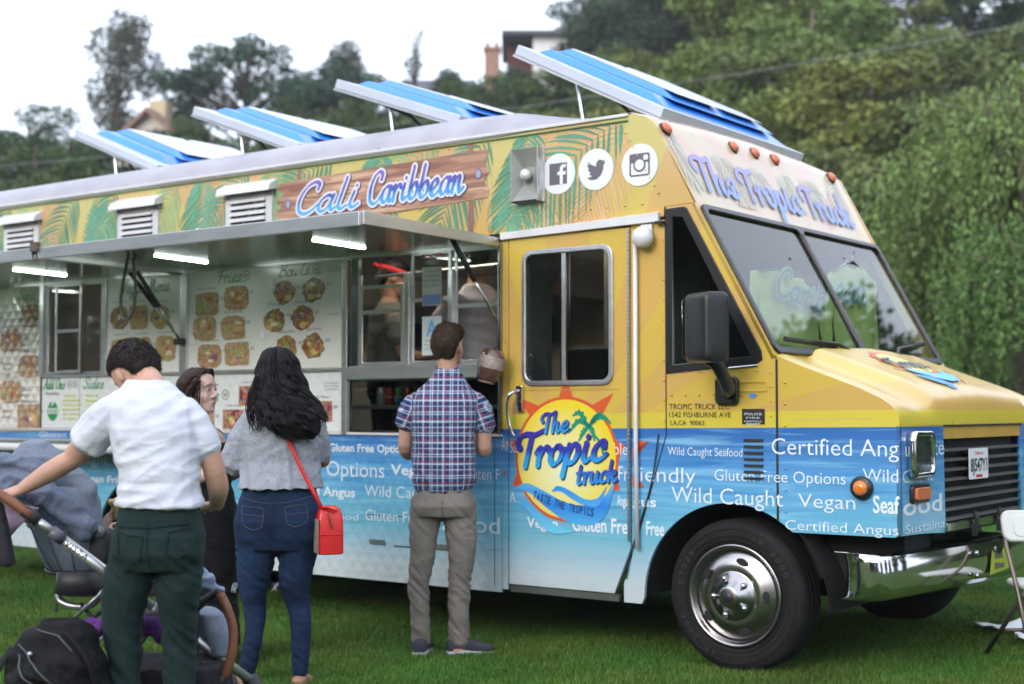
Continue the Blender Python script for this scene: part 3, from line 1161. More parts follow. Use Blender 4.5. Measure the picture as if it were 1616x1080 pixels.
m_wrap = wrap_material()
m_alu = mat("brushed_aluminium", (.62, .62, .63), rough=.32, metal=1, var=.1, vscale=3, bump=.15, bscale=90, stretch=(1, 1, 6))
m_steel = mat("polished_steel", (.42, .44, .43), rough=.16, metal=1, var=.08, vscale=2)
m_awn = mat("awning_steel", (.27, .30, .28), rough=.2, metal=1, var=.1, vscale=1.5, bump=.06, bscale=3)
m_roof = mat("grey_roof_sheet", (.38, .37, .42), rough=.5, metal=.2, var=.12, vscale=4, bump=.2, bscale=20)
m_whitep = mat("white_paint", (.66, .66, .68), rough=.35, var=.08, vscale=5, bump=.1, bscale=40)
m_rubber = mat("black_rubber", (.018, .018, .02), rough=.6, var=.2)
m_blackp = mat("black_plastic", (.016, .016, .018), rough=.28, var=.2, vscale=3, bump=.2, bscale=140)
m_dark = mat("underbody_black", (.012, .012, .013), rough=.85, var=.4)
m_chrome = mat("chrome", (.66, .66, .68), rough=.09, metal=1, var=.04, vscale=2, bump=.04, bscale=4)
m_inter = mat("kitchen_steel", (.55, .54, .52), rough=.4, metal=.3, var=.3, vscale=2)
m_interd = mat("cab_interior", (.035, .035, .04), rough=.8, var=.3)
m_white = mat("print_white", (.78, .80, .84), rough=.35, var=.02)
m_wtext = mat("wrap_white_lettering", (.72, .80, .88), rough=.35, var=.03)
m_grey = mat("print_grey", (.14, .13, .16), rough=.4, var=.05)
m_black = mat("print_black", (.02, .02, .025), rough=.4, var=.05)
m_glass = glassy("window_glass", (.55, .58, .58), trans=.86)
m_tint = glassy("tinted_glass", (.30, .32, .32), trans=.88)
m_wsg = glassy("windshield_glass", (.62, .78, .72), trans=.92)
m_amber = mat("amber_lens", (.75, .20, .03), rough=.2, var=.15, vscale=60, coat=.5)
m_orange = mat("orange_lens", (.62, .16, .07), rough=.3, var=.15, vscale=40, coat=.3)


def S(n=0.0):
    """frame of the serving side; n is how far proud of the skin"""
    return frame((0, -n, 0), (1, 0, 0), (0, 0, 1))


def side(name, loops, m, n=0.0, thick=0.02, bevel=0.0, parent=None):
    return plate(name, loops, m, parent or T, S(n - thick / 2), thick, bevel)


def decal(name, loop, m, n=0.003, parent=None, F=None):
    return plate(name, [loop], m, parent or T, (F or S)(n))


def quad(x0, z0, x1, z1):
    return [(x0, z0), (x1, z0), (x1, z1), (x0, z1)]


def flip(me):
    me.flip_normals()
    return me


# ---- skins of the serving side
ARC = [(0.0 + .53 * math.cos(R(a)), .36 + .53 * math.sin(R(a))) for a in range(180, 40, -5)]
ARC = [(-.545, .32)] + ARC
rear_arc = [(-4.75 + .56 * math.cos(R(a)), .36 + .56 * math.sin(R(a))) for a in range(0, 181, 6)]
side("skirt_panel", [[(-7.35, .31), (-5.31, .31)] + [(p[0], p[1]) for p in reversed(rear_arc)] + [(-4.19, .31), (-1.505, .31), (-1.505, 1.222), (-7.35, 1.222)]], m_wrap)
side("upper_panel", [[(-7.35, 2.365), (-.395, 2.44), (-.392, 2.492), (-.205, 2.50), (-.455, 2.965), (-.50, 3.0), (-.58, 3.03), (-7.35, 3.03)]], m_wrap)
side("door_post_rear", [[(-1.502, .33), (-1.458, .33), (-1.458, 2.40), (-1.502, 2.40)]], m_wrap)
cowl = [(-.382, 2.49), (-.205, 2.497), (.262, 1.66), (.272, 1.62), (.272, .815)] + [(p[0], p[1]) for p in reversed(ARC) if p[0] < .27]
cowl += [(-.66, .32), (-.66, .42), (-.60, .60), (-.385, 1.25)]
win_tri = [(-.345, 1.615), (.135, 1.655), (.155, 1.668), (.155, 1.69), (-.262, 2.43), (-.275, 2.44), (-.345, 2.44)]
side("cowl_panel", [cowl, win_tri], m_wrap)
side("hinge_pillar", [[(-.607, .57), (-.606, .60), (-.387, 1.245), (-.387, 2.42), (-.607, 2.42)]], m_wrap, n=-.001)
fend = [(.28, 1.635), (.276, .81)] + [(p[0], p[1]) for p in ARC[::-1] if .28 < p[0] < .36][::-1] + [(.356, .755), (.90, .757), (.93, .775), (.93, 1.302), (.927, 1.335), (.915, 1.37), (.885, 1.405), (.83, 1.44), (.72, 1.49), (.56, 1.55), (.40, 1.608), (.272, 1.657)]
side("fender_panel", [fend], m_wrap, thick=.02)
# dark seams
for (n_, a, b) in (("panel_seam", (.268, .81), (.281, 1.64)), ("panel_seam", (-.389, 1.25), (-.382, 2.42))):
    decal(n_, [(a[0], a[1]), (b[0], a[1]), (b[0], b[1]), (a[0], b[1])], m_rubber, .002)
decal("panel_seam", [(-.387, 1.25), (-.380, 1.25), (-.585, .62), (-.592, .62)], m_rubber, .002)
# service hatch outline low on the skirt, recessed catches
for lp in (quad(-1.755, .33, -1.749, .72), quad(-2.6, .715, -1.749, .721), quad(-1.56, .34, -1.556, 1.2)):
    decal("hatch_seam", lp, m_rubber, .002)
for x in (-3.2, -2.55, -2.0):
    side("skirt_latch", [quad(x, .535, x + .13, .565)], m_alu, .008, .01)
decal("hatch_seam", quad(-2.35, .528, -1.75, .536), m_rubber, .002)

# ---- passenger door
dw = rrect(-1.335, 1.535, -.735, 2.295, .06)
door = side("door", [[(-1.452, .362), (-.72, .362), (-.613, .62), (-.613, 2.395), (-1.452, 2.395)], dw], m_wrap, n=.004, thick=.04, bevel=.004)
side("window_frame", [rrect(-1.352, 1.518, -.718, 2.312, .07), rrect(-1.322, 1.548, -.748, 2.282, .05)], m_alu, .018, .02, .005, door)
side("window_bar", [quad(-1.068, 1.55, -1.04, 2.28)], m_alu, .012, .016, 0, door)
side("pane", [quad(-1.325, 1.545, -1.06, 2.285)], m_tint, -.004, .004, 0, door)
side("pane", [quad(-1.05, 1.545, -.745, 2.285)], m_tint, -.010, .004, 0, door)
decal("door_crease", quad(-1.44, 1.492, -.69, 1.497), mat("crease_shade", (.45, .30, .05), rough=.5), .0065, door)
hb = MB()
hb.box((-1.385, -.035, 1.37), (-1.335, -.005, 1.52))
hb.build("handle_plate", m_chrome, door, bevel=.006)
MB().tube(catmull([(-1.365, -.03, 1.49), (-1.385, -.075, 1.475), (-1.405, -.08, 1.43), (-1.405, -.075, 1.34), (-1.385, -.07, 1.26), (-1.365, -.062, 1.225)], 5), [.012] * 8 + [.010] * 12 + [.007] * 6, 8).build("handle", m_chrome, door, True)
side("door_step", [[(-1.45, .318), (-.70, .318), (-.70, .356), (-1.45, .356)]], m_alu, -.01, .03)
# piano hinge and drain pipe
h = MB()
for k in range(72):
    z = .66 + k * .024
    h.box((-.628, -.014, z), (-.612, -.003, z + .019))
h.build("piano_hinge", m_alu, T)
MB().tube([(-.562, -.03, 2.37), (-.562, -.03, 1.2), (-.556, -.03, .62)], .0125, 10).build("drain_pipe", m_whitep, T, True)
MB().tube(catmull([(-.43, -.008, 1.25), (-.47, -.012, 1.0), (-.55, -.012, .75), (-.60, -.01, .62), (-.64, -.01, .45)], 6), .004, 5).build("cable", m_rubber, T)
MB().ball((-.497, -.055, 2.325), .062, 14, (1, .85, 1)).build("dome_lamp", m_whitep, T, True)
MB().box((-.53, -.02, 2.34), (-.46, -.004, 2.40)).build("lamp_bracket", m_whitep, T)

# ---- gutter strip over the door, rivets
g = MB()
g.hexa([(-1.50, -.03, 2.385), (-.415, -.03, 2.41), (-.415, -.002, 2.41), (-1.50, -.002, 2.385)], [(-1.50, -.03, 2.425), (-.415, -.03, 2.462), (-.415, -.002, 2.462), (-1.50, -.002, 2.425)])
g.build("gutter_strip", m_whitep, T, bevel=.003)
MB().box((-.43, -.04, 2.395), (-.385, -.004, 2.41)).build("gutter_end", m_blackp, T)
rv = MB()
for k in range(60):
    x = -7.2 + k * .115
    if x < -1.62:
        rv.ball((x, -.001, 2.975), .006, 6)
    for z in (2.52, 2.46) if x > -1.4 and x < -.42 else ():
        rv.ball((x, -.002, z), .008, 6)
for k in range(9):
    rv.ball((-.42 + .24 * k / 9 - .22, -.002, 2.93 - .045 * k), .007, 6)
for k in range(7):
    for z in (1.585, 1.46):
        rv.ball((-.35 + k * .085, -.002, z), .007, 6)
    rv.ball((.32, -.002, .86 + .11 * k), .007, 6)
for k in range(44):
    for z in ((.345, 1.205) if k % 1 == 0 else ()):
        rv.ball((-7.2 + k * .13, -.001, z), .006, 6)
for k in range(10):
    rv.ball((-1.48, -.002, .45 + k * .19), .006, 6)
    rv.ball((-.40, -.001, 1.32 + k * .11), .006, 6)
    rv.ball((.24, -.002, .9 + k * .075), .006, 6)
tag(rv.build("rivets", m_wrap, T, True), kind="stuff")
MB().box((-7.3, -.012, 2.992), (-.62, -.001, 2.998)).build("drip_seam", mat("seam_green", (.10, .22, .10), rough=.6), T)

for x in (-6.1, -4.9, -3.65, -2.42, -1.62):
    side("panel_lap", [quad(x, 2.375, x + .018, 2.99)], m_wrap, .0014, .0012)
decal("lap_strip", quad(-1.60, 2.45, -1.585, 2.99), mat("peach_strip", (.66, .50, .26), rough=.3), .0016)  # lighter peach strip beside the last panel lap
for (x0, x1, z) in ((-6.2, -4.2, 1.0), (-3.4, -1.6, .47), (-1.3, -.9, .52), (-.2, .1, 1.42), (.35, .8, 1.33)):
    decal("scratch", [(x0, z), (x1, z + .008), (x1, z + .0095), (x0, z + .002)], mat("scuff_grey", (.42, .44, .44), rough=.6), .0008 if x0 < -1.45 or x0 > -.6 else .0048)
# ---- cab cap, windshield, pillars
p0, p1 = V((-.2, 0, 2.5)), V((-.46, 0, 2.98))
capd = (p1 - p0).normalized()


def CAP(n=0.0):
    F = frame((p0.x, 0, p0.z), (0, 1, 0), capd)
    return F @ Matrix.Translation((0, 0, n))


def cap_material():
    m = bpy.data.materials.new("cap_print_sky_wash")
    m.use_nodes = True
    t = m.node_tree
    b = t.nodes["Principled BSDF"]
    b.inputs["Roughness"].default_value = .22
    b.inputs["Coat Weight"].default_value = .3
    P, x, y, z = xyz(t)
    ang = mth(t, 'ARCTAN2', mth(t, 'SUBTRACT', z, 2.3), mth(t, 'SUBTRACT', y, 1.25))
    ray = mth(t, 'GREATER_THAN', mth(t, 'SINE', mth(t, 'MULTIPLY', ang, 17)), 0)
    n = node(t, "ShaderNodeTexNoise")
    n.inputs["Scale"].default_value = 4
    t.links.new(P, n.inputs["Vector"])
    c = mixc(t, ray, (.62, .50, .34), (.66, .44, .34))  # printed rays, paled with the sky's reflection put into their colour
    c = mixc(t, mth(t, 'MULTIPLY_ADD', n.outputs["Fac"], 2, -1, clamp=True), c, (.50, .46, .44))
    e = mth(t, 'ADD', mth(t, 'MULTIPLY_ADD', y, 1.6, -3.3, clamp=True), mth(t, 'LESS_THAN', y, .04), clamp=True)
    c = mixc(t, mth(t, 'MULTIPLY', e, mth(t, 'MULTIPLY_ADD', z, -3, 9.2, clamp=True)), c, (.66, .40, .07))
    t.links.new(c, b.inputs["Base Color"])
    return m


m_cap = cap_material()
cp = MB()
prof = [(-.205, 2.497), (-.33, 2.735), (-.445, 2.95), (-.47, 2.985), (-.52, 3.015), (-.60, 3.04)]
ys = [0, .02, .06, .2, .6, 1.25, 1.9, 2.3, 2.44, 2.48, 2.5]
rows = []
for (x, z) in prof:
    rows.append([(x - (.02 if y in (0, 2.5) else (.006 if y in (.02, 2.48) else 0)), y, z + (.05 * math.sin(math.pi * y / 2.5) * max(0, (z - 2.9) / .14))) for y in ys])
cp.rings(rows, cap=False, closed=False)
cp.build("front_cap", m_cap, T, angle=60)
# windshield plane
q0, q1 = V((.262, 0, 1.66)), V((-.2, 0, 2.5))
wsd = (q1 - q0).normalized()


def WS(n=0.0):
    F = frame((q0.x, 0, q0.z), (0, 1, 0), wsd)
    return F @ Matrix.Translation((0, 0, n))


L = (q1 - q0).length
plate("windshield_surround", [[(.0, -.01), (2.5, -.01), (2.5, L), (0, L)], [(.035, .03), (2.465, .03), (2.465, L - .03), (.035, L - .03)]], m_wrap, T, WS(-.012), .02)
ws = plate("windshield_seal", [rrect(.03, .012, 2.47, L - .008, .05), rrect(.072, .055, 1.215, L - .045, .04), rrect(1.265, .055, 2.428, L - .045, .04)], m_blackp, T, WS(.004), .022, .006)
for a, b in ((.06, 1.225), (1.255, 2.44)):
    plate("glass_pane", [quad(a, .045, b, L - .035)], m_wsg, ws, WS(-.004), .005)
MB().tube([(.21, 1.24, 1.72), (-.16, 1.24, 2.44)], .014, 6).build("divider_bar", m_blackp, ws, True)
# cowl tray under the glass
MB().hexa([(.258, .02, 1.60), (.33, .02, 1.60), (.33, 2.48, 1.60), (.258, 2.48, 1.60)], [(.258, .02, 1.652), (.30, .02, 1.640), (.30, 2.48, 1.640), (.258, 2.48, 1.652)]).build("cowl_tray", m_whitep, T)


def onws(u, v, n):
    return WS(0) @ V((u, v, n))


for (pv, mid, tip, bl) in (((1.13, -.045), (.82, .085), (.19, .10), 0), ((1.56, -.045), (1.72, .09), (2.28, .16), 0)):
    wp = MB()
    wp.tube([onws(pv[0], pv[1], .01), onws(pv[0], pv[1] + .02, .04), onws(mid[0], mid[1], .035), onws((mid[0] + tip[0]) / 2, (mid[1] + tip[1]) / 2, .03)], [.02, .014, .010, .008], 7)
    wi = wp.build("wiper_arm", m_blackp, T, True)
    MB().tube([onws(mid[0] * 1.0, mid[1] - .005, .018), onws(tip[0], tip[1], .018)], .012, 6, flat=(1, 1.3)).build("wiper_blade", m_rubber, wi)
# side quarter window
outer = [(-.382, 1.575), (.16, 1.618), (.195, 1.64), (.19, 1.69), (-.25, 2.475), (-.27, 2.482), (-.382, 2.478)]
qf = side("quarter_window", [outer, [(-.335, 1.625), (.13, 1.662), (-.275, 2.425), (-.335, 2.43)]], m_blackp, .008, .018, .004)
side("pane", [[(-.34, 1.62), (.14, 1.658), (-.272, 2.43), (-.34, 2.435)]], m_tint, -.002, .004, 0, qf)
MB().tube([(.0, -.006, 1.60), (.17, -.006, 1.612)], .006, 6).build("window_trim", m_alu, qf)

# ---- roof
rf = MB()
xs = [-7.35, -6, -5, -4, -3, -2.2, -1.9, -1.5, -1.1, -.8, -.62]
rows = []
for x in xs:
    A = .17 * sm((-.7 - x) / 1.0) + .015
    row = []
    for (y, f) in ((-.008, -.12), (.0, .05), (.025, .35), (.07, .62), (.16, .86), (.35, 1.0), (.8, 1.25), (1.25, 1.35), (1.7, 1.25), (2.15, 1.0), (2.34, .86), (2.43, .62), (2.475, .35), (2.5, .05)):
        row.append((x, y, 3.03 + A * f))
    rows.append(row)
rf.rings(rows, cap=False, closed=False)
roof = rf.build("roof", m_roof, T, angle=50)
for x in (-5.02, -2.5):
    MB().add([(x, -.010, 3.028), (x + .012, -.010, 3.028), (x + .012, .07, 3.145), (x, .07, 3.145), (x + .012, .35, 3.222), (x, .35, 3.222)], [(0, 1, 2, 3), (3, 2, 4, 5)]).build("roof_joint", m_rubber, roof)
MB().box((-7.3, -.014, 3.018), (-.62, -.002, 3.036)).build("roof_edge_trim", m_whitep, T, bevel=.003)

# hinged roof lids: white trays with stepped blue ribs
m_lidw = mat("lid_white", (.52, .57, .68), rough=.3, var=.04, coat=.2)
m_lidb = mat("lid_blue", (.010, .22, .72), rough=.3, var=.06, coat=.2)
m_lidl = mat("lid_pale_blue", (.38, .55, .80), rough=.3, var=.05)


def lid(x0, z0, x1, z1, label, cap=False):
    """x0,z0 raised rear edge at the near side; x1,z1 hinge at the front"""
    a, b = V((x1, .25, z1)), V((x0, .25, z0))
    d = (b - a)
    ln = d.length
    ex = d.normalized()
    ey = V((0, 1, 0))
    up = ex.cross(ey) * -1
    if up.z < 0:
        up = -up
    W = 1.85
    F = Matrix(((ex.x, 0, up.x, a.x), (ex.y, 1, up.y, a.y), (ex.z, 0, up.z, a.z), (0, 0, 0, 1)))
    tray = MB().box((0, 0, -.035), (ln, W, .028), F).build("roof_lid", m_lidw, T, bevel=.006)
    tag(tray, label)
    MB().box((-.005, -.004, -.05), (ln + .004, .02, -.036), F).build("lid_edge", m_alu, tray)

    def hump(y0, y1, zb, zt, ins, m, nm):
        e0, e1 = .05 + zb * 1.6, .05
        h = MB()
        h.hexa([(e0, y0, zb), (ln - e1, y0, zb), (ln - e1, y1, zb), (e0, y1, zb)],
               [(e0 + .17, y0 + ins, zt), (ln - e1 - .03, y0 + ins, zt), (ln - e1 - .03, y1 - ins, zt), (e0 + .17, y1 - ins, zt)], F)
        return h.build(nm, m, tray, bevel=.008)

    hump(.15, 1.76, .0285, .072, .07, m_lidb, "blue_rib")
    hump(.34, 1.66, .073, .112, .07, m_lidb, "blue_rib")
    hump(.43, 1.02, .113, .122, .01, m_lidw, "white_panel")
    hump(1.07, 1.58, .113, .128, .02, m_lidw, "white_panel")
    # stays
    rz = 3.1
    for y in (.35, 1.9):
        p = F @ V((ln * .62, y - .25, -.03))
        MB().tube([p, (p.x + .05, y, rz)], .012, 6).build("lid_stay", m_alu, tray)
        p2 = F @ V((ln * .82, y - .25, -.03))
        mid = V(((p2.x + x1) / 2 - .05, y, (p2.z + rz) / 2 + .02))
        MB().tube([p2, mid], .017, 6).build("gas_strut", m_rubber, tray)
        MB().tube([mid, (x1 - .25, y, rz)], .010, 6).build("strut_rod", m_dark, tray)
    # curb round the opening
    c = MB()
    zc = z1 - .06
    for lo, hi in (((x1 - ln * .92, .22, zc - .14), (x1 + .03, .25, zc)), ((x1, .25, zc - .14), (x1 + .04, 2.12, zc + .01)), ((x1 - ln * .92, 2.10, zc - .14), (x1 + .03, 2.13, zc)), ((x1 - ln * .94, .22, zc - .14), (x1 - ln * .92, 2.13, zc))):
        c.box(lo, hi)
    c.build("lid_curb", m_alu, T)
    return tray


lid(-1.584, 3.60, -.549, 3.075, "raised white and blue roof lid over the cab end")
lid(-3.112, 3.60, -2.034, 3.215, "raised white and blue roof lid, second from the cab")
lid(-4.563, 3.60, -3.471, 3.20, "raised white and blue roof lid, third from the cab")
lid(-5.983, 3.60, -4.966, 3.205, "raised white and blue roof lid at the rear end")

# ---- hood and nose
hd = MB()
hp = [(.262, 1.662), (.40, 1.608), (.56, 1.550), (.72, 1.490), (.83, 1.440), (.885, 1.405), (.915, 1.37), (.927, 1.335), (.930, 1.302)]
hy_ = [0, .012, .04, .09, .16, .26, .36, .44, .50, .56, .62, .75, 1.0, 1.25, 1.5, 1.75, 1.88, 1.94, 2.0, 2.06, 2.14, 2.24, 2.34, 2.41, 2.46, 2.488, 2.5]
rows = []
for i, (x, z) in enumerate(hp):
    f = 1 - (i / (len(hp) - 1)) ** 5
    row = []
    for y in hy_:
        yy = min(y, 2.5 - y)
        cr = .045 * sm((yy - .40) / .14) + .012 * sm(yy / .08) + .02 * sm((yy - .6) / .6)
        dip = -.018 * math.exp(-((yy - .33) / .12) ** 2)
        row.append((x + (.012 * f * 0), y, z + (cr + dip) * f - (.014 * (1 - sm(yy / .015))) * 0))
    rows.append(row)
hd.rings(rows, cap=False, closed=False)
hood = hd.build("hood", m_wrap, T, angle=55)
MB().box((.925, .60, 1.292), (.934, 1.90, 1.302)).build("hood_gap", m_rubber, T)


def FR(n=0.0):
    return frame((.93 + n, 0, 0), (0, 1, 0), (0, 0, 1))


def front(name, loops, m, n=0.0, thick=.02, bevel=0.0, parent=None):
    return plate(name, loops, m, parent or T, FR(n - thick / 2), thick, bevel)


front("nose_panel", [[(.0, .765), (.3, .758), (.612, .742), (.598, 1.300), (0, 1.302)]], m_wrap)
front("nose_panel", [[(2.5, .765), (2.2, .758), (1.888, .742), (1.902, 1.300), (2.5, 1.302)]], m_wrap)
front("grille_brow", [quad(.604, 1.228, 1.896, 1.298)], mat('brow_orange', (.55, .33, .07), rough=.35, var=.1), -.004)
MB().box((.86, .61, .72), (.875, 1.89, 1.23)).build("radiator", m_dark, T)
m_slat = mat("grille_slat_steel", (.16, .15, .15), rough=.4, metal=.4)
for k in range(8):
    z = 1.165 - k * .052
    MB().hexa([(.90, .612, z), (.925, .612, z - .004), (.925, 1.888, z - .004), (.90, 1.888, z)], [(.90, .612, z + .012), (.925, .612, z + .006), (.925, 1.888, z + .006), (.90, 1.888, z + .012)]).build("grille_slat", m_slat, T)
MB().box((.92, .60, .745), (.945, 1.90, .79)).build("grille_bar", m_steel, T, bevel=.004)
for y in (1.0, 1.4):
    MB().tube([(.95, y, .83), (.965, y, .79), (.96, y + .01, .74), (.95, y, .70)], .013, 6).build("bar_hook", m_rubber, T, True)
    MB().box((.945, y - .03, .70), (.955, y + .03, .76)).build("hook_plate", m_rubber, T)
pl = front("licence_plate", [rrect(.955, 1.003, 1.262, 1.17, .012)], m_white, .012, .004, .0)
text("plate_text", "8J547Y1", .975, 1.242, 1.045, .07, m_black, pl, FR(.0135), bold=.02)
text("plate_state", "California", 1.04, 1.18, 1.135, .02, mat("print_red", (.55, .03, .03), rough=.4), pl, FR(.0135))
front("plate_sticker", [quad(1.06, 1.012, 1.16, 1.026)], mat("print_red", (.5, .03, .03)), .0138, .001, 0, pl)
# headlights and markers
m_lamp = mat("lamp_reflector", (.75, .77, .8), rough=.12, metal=.9, var=.3, vscale=30, bump=.6, bscale=50)
for s, tagl in ((0, "headlight"), (1, "headlight")):
    fy = (lambda a: 2.5 - a) if s else (lambda a: a)
    y0, y1 = sorted((fy(.085), fy(.375)))
    hl = front("headlight", [rrect(y0, 1.04, y1, 1.275, .05), rrect(y0 + .03, 1.07, y1 - .03, 1.245, .035)], m_chrome, .045, .05, .012)
    front("reflector", [rrect(y0 + .02, 1.06, y1 - .02, 1.255, .035)], m_lamp, .012, .006, 0, hl)
    front("lens", [rrect(y0 + .025, 1.065, y1 - .025, 1.25, .035)], m_glass, .034, .004, 0, hl)
    y0, y1 = sorted((fy(.115), fy(.35)))
    mk = front("turn_signal", [rrect(y0, .915, y1, 1.01, .02)], m_blackp, .02, .03, .006)
    front("signal_lens", [rrect(y0 + .022, .932, y1 - .018, .993, .015)], m_orange, .032, .02, .005, mk)
rl = MB().lathe([(.058, 0), (.058, -.02), (.045, -.026)], 24, (.735, 0, .994)).build("side_marker", m_blackp, T, True)
MB().lathe([(.037, -.02), (.037, -.036), (.026, -.046), (.008, -.050)], 20, (.735, 0, .994)).build("marker_lens", m_amber, rl, True)
# cap marker lights
for (y, v) in ((.085, .495), (.892, .515), (1.171, .52), (1.449, .52), (2.30, .515)):
    c = CAP(.0) @ V((y, v, 0))
    nn = (CAP(1) @ V((0, 0, 0)) - CAP(0) @ V((0, 0, 0)))
    mk = MB()
    F = CAP(0) @ Matrix.Translation((y, v, 0))
    mk.lathe([(.044, .0), (.044, .010), (.04, .014)], 20, (0, 0, 0), 'Z', F).build("marker_base", m_blackp, T, True)
    MB().lathe([(.040, .012), (.036, .024), (.024, .034), (.008, .037)], 20, (0, 0, 0), 'Z', F).build("marker_lens", m_orange, T, True)

# bumper: bowed chrome blade
bp = MB()
plan = [(.62, -.045), (.655, -.06), (.72, -.062), (.79, -.045), (.835, .02), (.865, .16), (.90, .42), (.93, .70), (.965, 1.0), (.975, 1.25), (.965, 1.5), (.93, 1.8), (.90, 2.08), (.865, 2.34), (.835, 2.48), (.79, 2.545), (.72, 2.562), (.655, 2.56)]
rows = []
for (x, y) in plan:
    k = .02 if .3 < y < 2.2 else .0
    k = .03
    rows.append([(x + k * .1, y, .445), (x + k, y, .46), (x + k * 1.35, y, .49), (x + k * 1.5, y, .56), (x + k * 1.35, y, .63), (x + k, y, .662), (x + k * .1, y, .672), (x - .04, y, .672)])
rows2 = []
cx = .3
for (x, y), r in zip(plan, rows):
    rows2.append(r)
bp.rings(rows2, cap=False, closed=False)
bumper = bp.build("bumper", m_chrome, T, angle=50)
sol = bumper.modifiers.new("s", 'SOLIDIFY')
sol.thickness = .006
for y in (.86, 1.15):
    for z in (.50, .62):
        MB().lathe([(.014, 0), (.014, .012), (.008, .018)], 10, (1.0, y, z), 'X').build("bumper_bolt", m_steel, bumper, True)
decal("bumper_sticker", [(1.02, .49), (1.34, .50), (1.33, .58), (1.27, .63), (1.18, .575), (1.06, .62)], mat("sticker_lime", (.42, .50, .05), rough=.4), .092, bumper, FR)
text("sticker_text", "Best", 1.10, 1.24, .57, .035, m_grey, bumper, FR(.095), bold=.03)
text("sticker_text", "Bites", 1.10, 1.26, .515, .035, m_grey, bumper, FR(.095), bold=.03)

# ---- mirror
mb_ = MB()
rings = []
for (x, w_) in ((-.085, .55), (-.07, .85), (-.02, 1.0), (.08, 1.0), (.13, .9), (.15, .6)):
    rings.append([V((x, -.30 + p[0] * w_, 1.80 + p[1] * (.94 + .06 * w_))) for p in rrect(-.085, -.18, .085, .18, .04, 4)])
mb_.rings(rings)
M_ = Matrix.Translation((0.03, -.30, 1.8)) @ Matrix.Rotation(R(-28), 4, 'Z') @ Matrix.Translation((-.03, .30, -1.8))
mirror = MB()
mirror.add([tuple(M_ @ V(v)) for v in mb_.v], mb_.f)
mirror = mirror.build("mirror_housing", m_blackp, T, True, bevel=0)
mirror.modifiers.new("sub", 'SUBSURF').levels = 2
plate("mirror_glass", [rrect(-.07, -.16, .07, .16, .03)], m_chrome, mirror, M_ @ frame((-.089, -.30, 1.8), (0, -1, 0), (0, 0, 1)), .003)
MB().tube(catmull([(.03, -.27, 1.65), (.06, -.23, 1.60), (.06, -.13, 1.50), (.03, -.05, 1.47), (.0, -.02, 1.48)], 4), [.036, .034] + [.03] * 12 + [.034] * 3, 10, flat=(.8, 1.2)).build("mirror_arm", m_blackp, T, True)
side("mirror_base", [rrect(-.075, 1.405, .062, 1.555, .03)], m_blackp, .03, .032, .01)

# ---- small side fittings of the cab
vb = MB()
for k in range(7):
    vb.box((.085, -.009, 1.215 - k * .033), (.195, -.002, 1.228 - k * .033))
vb.build("cowl_vent", m_rubber, T)
side("info_sticker", [quad(.075, 1.305, .205, 1.385)], m_black, .004, .003)
for k, (s_, h_) in enumerate((("POLICE", .012), ("FIRE", .009), ("NOTICE", .008), ("PERMIT", .014))):
    text("sticker_text", s_, .09 + .01 * (k % 2), .19 - .01 * (k % 2), 1.37 - .018 * (k + 1), h_, m_white, T, S(.005))
side("blue_tag", [quad(.12, 1.445, .155, 1.465)], mat("tag_blue", (.04, .25, .7)), .004, .003)
side("body_rib", [rrect(.0, 1.475, .22, 1.53, .01), rrect(.008, 1.483, .212, 1.522, .008)], m_wrap, .006, .008)
text("owner_lettering", "TROPIC TRUCK LLC", -.365, .0, 1.383, .030, m_black, T, S(.003), bold=.0)
text("owner_lettering", "1542 FISHBURNE AVE", -.365, .01, 1.340, .028, m_black, T, S(.003))
text("owner_lettering", "LA,CA  90063", -.358, -.15, 1.298, .025, m_black, T, S(.003))

# ---- wheels
m_tyre = mat("tyre_rubber", (.012, .0115, .013), rough=.8, spec=.3, var=.3, vscale=8, bump=.3, bscale=60)
m_hub = mat("hub_steel", (.46, .44, .44), rough=.24, metal=1, var=.12, vscale=6)


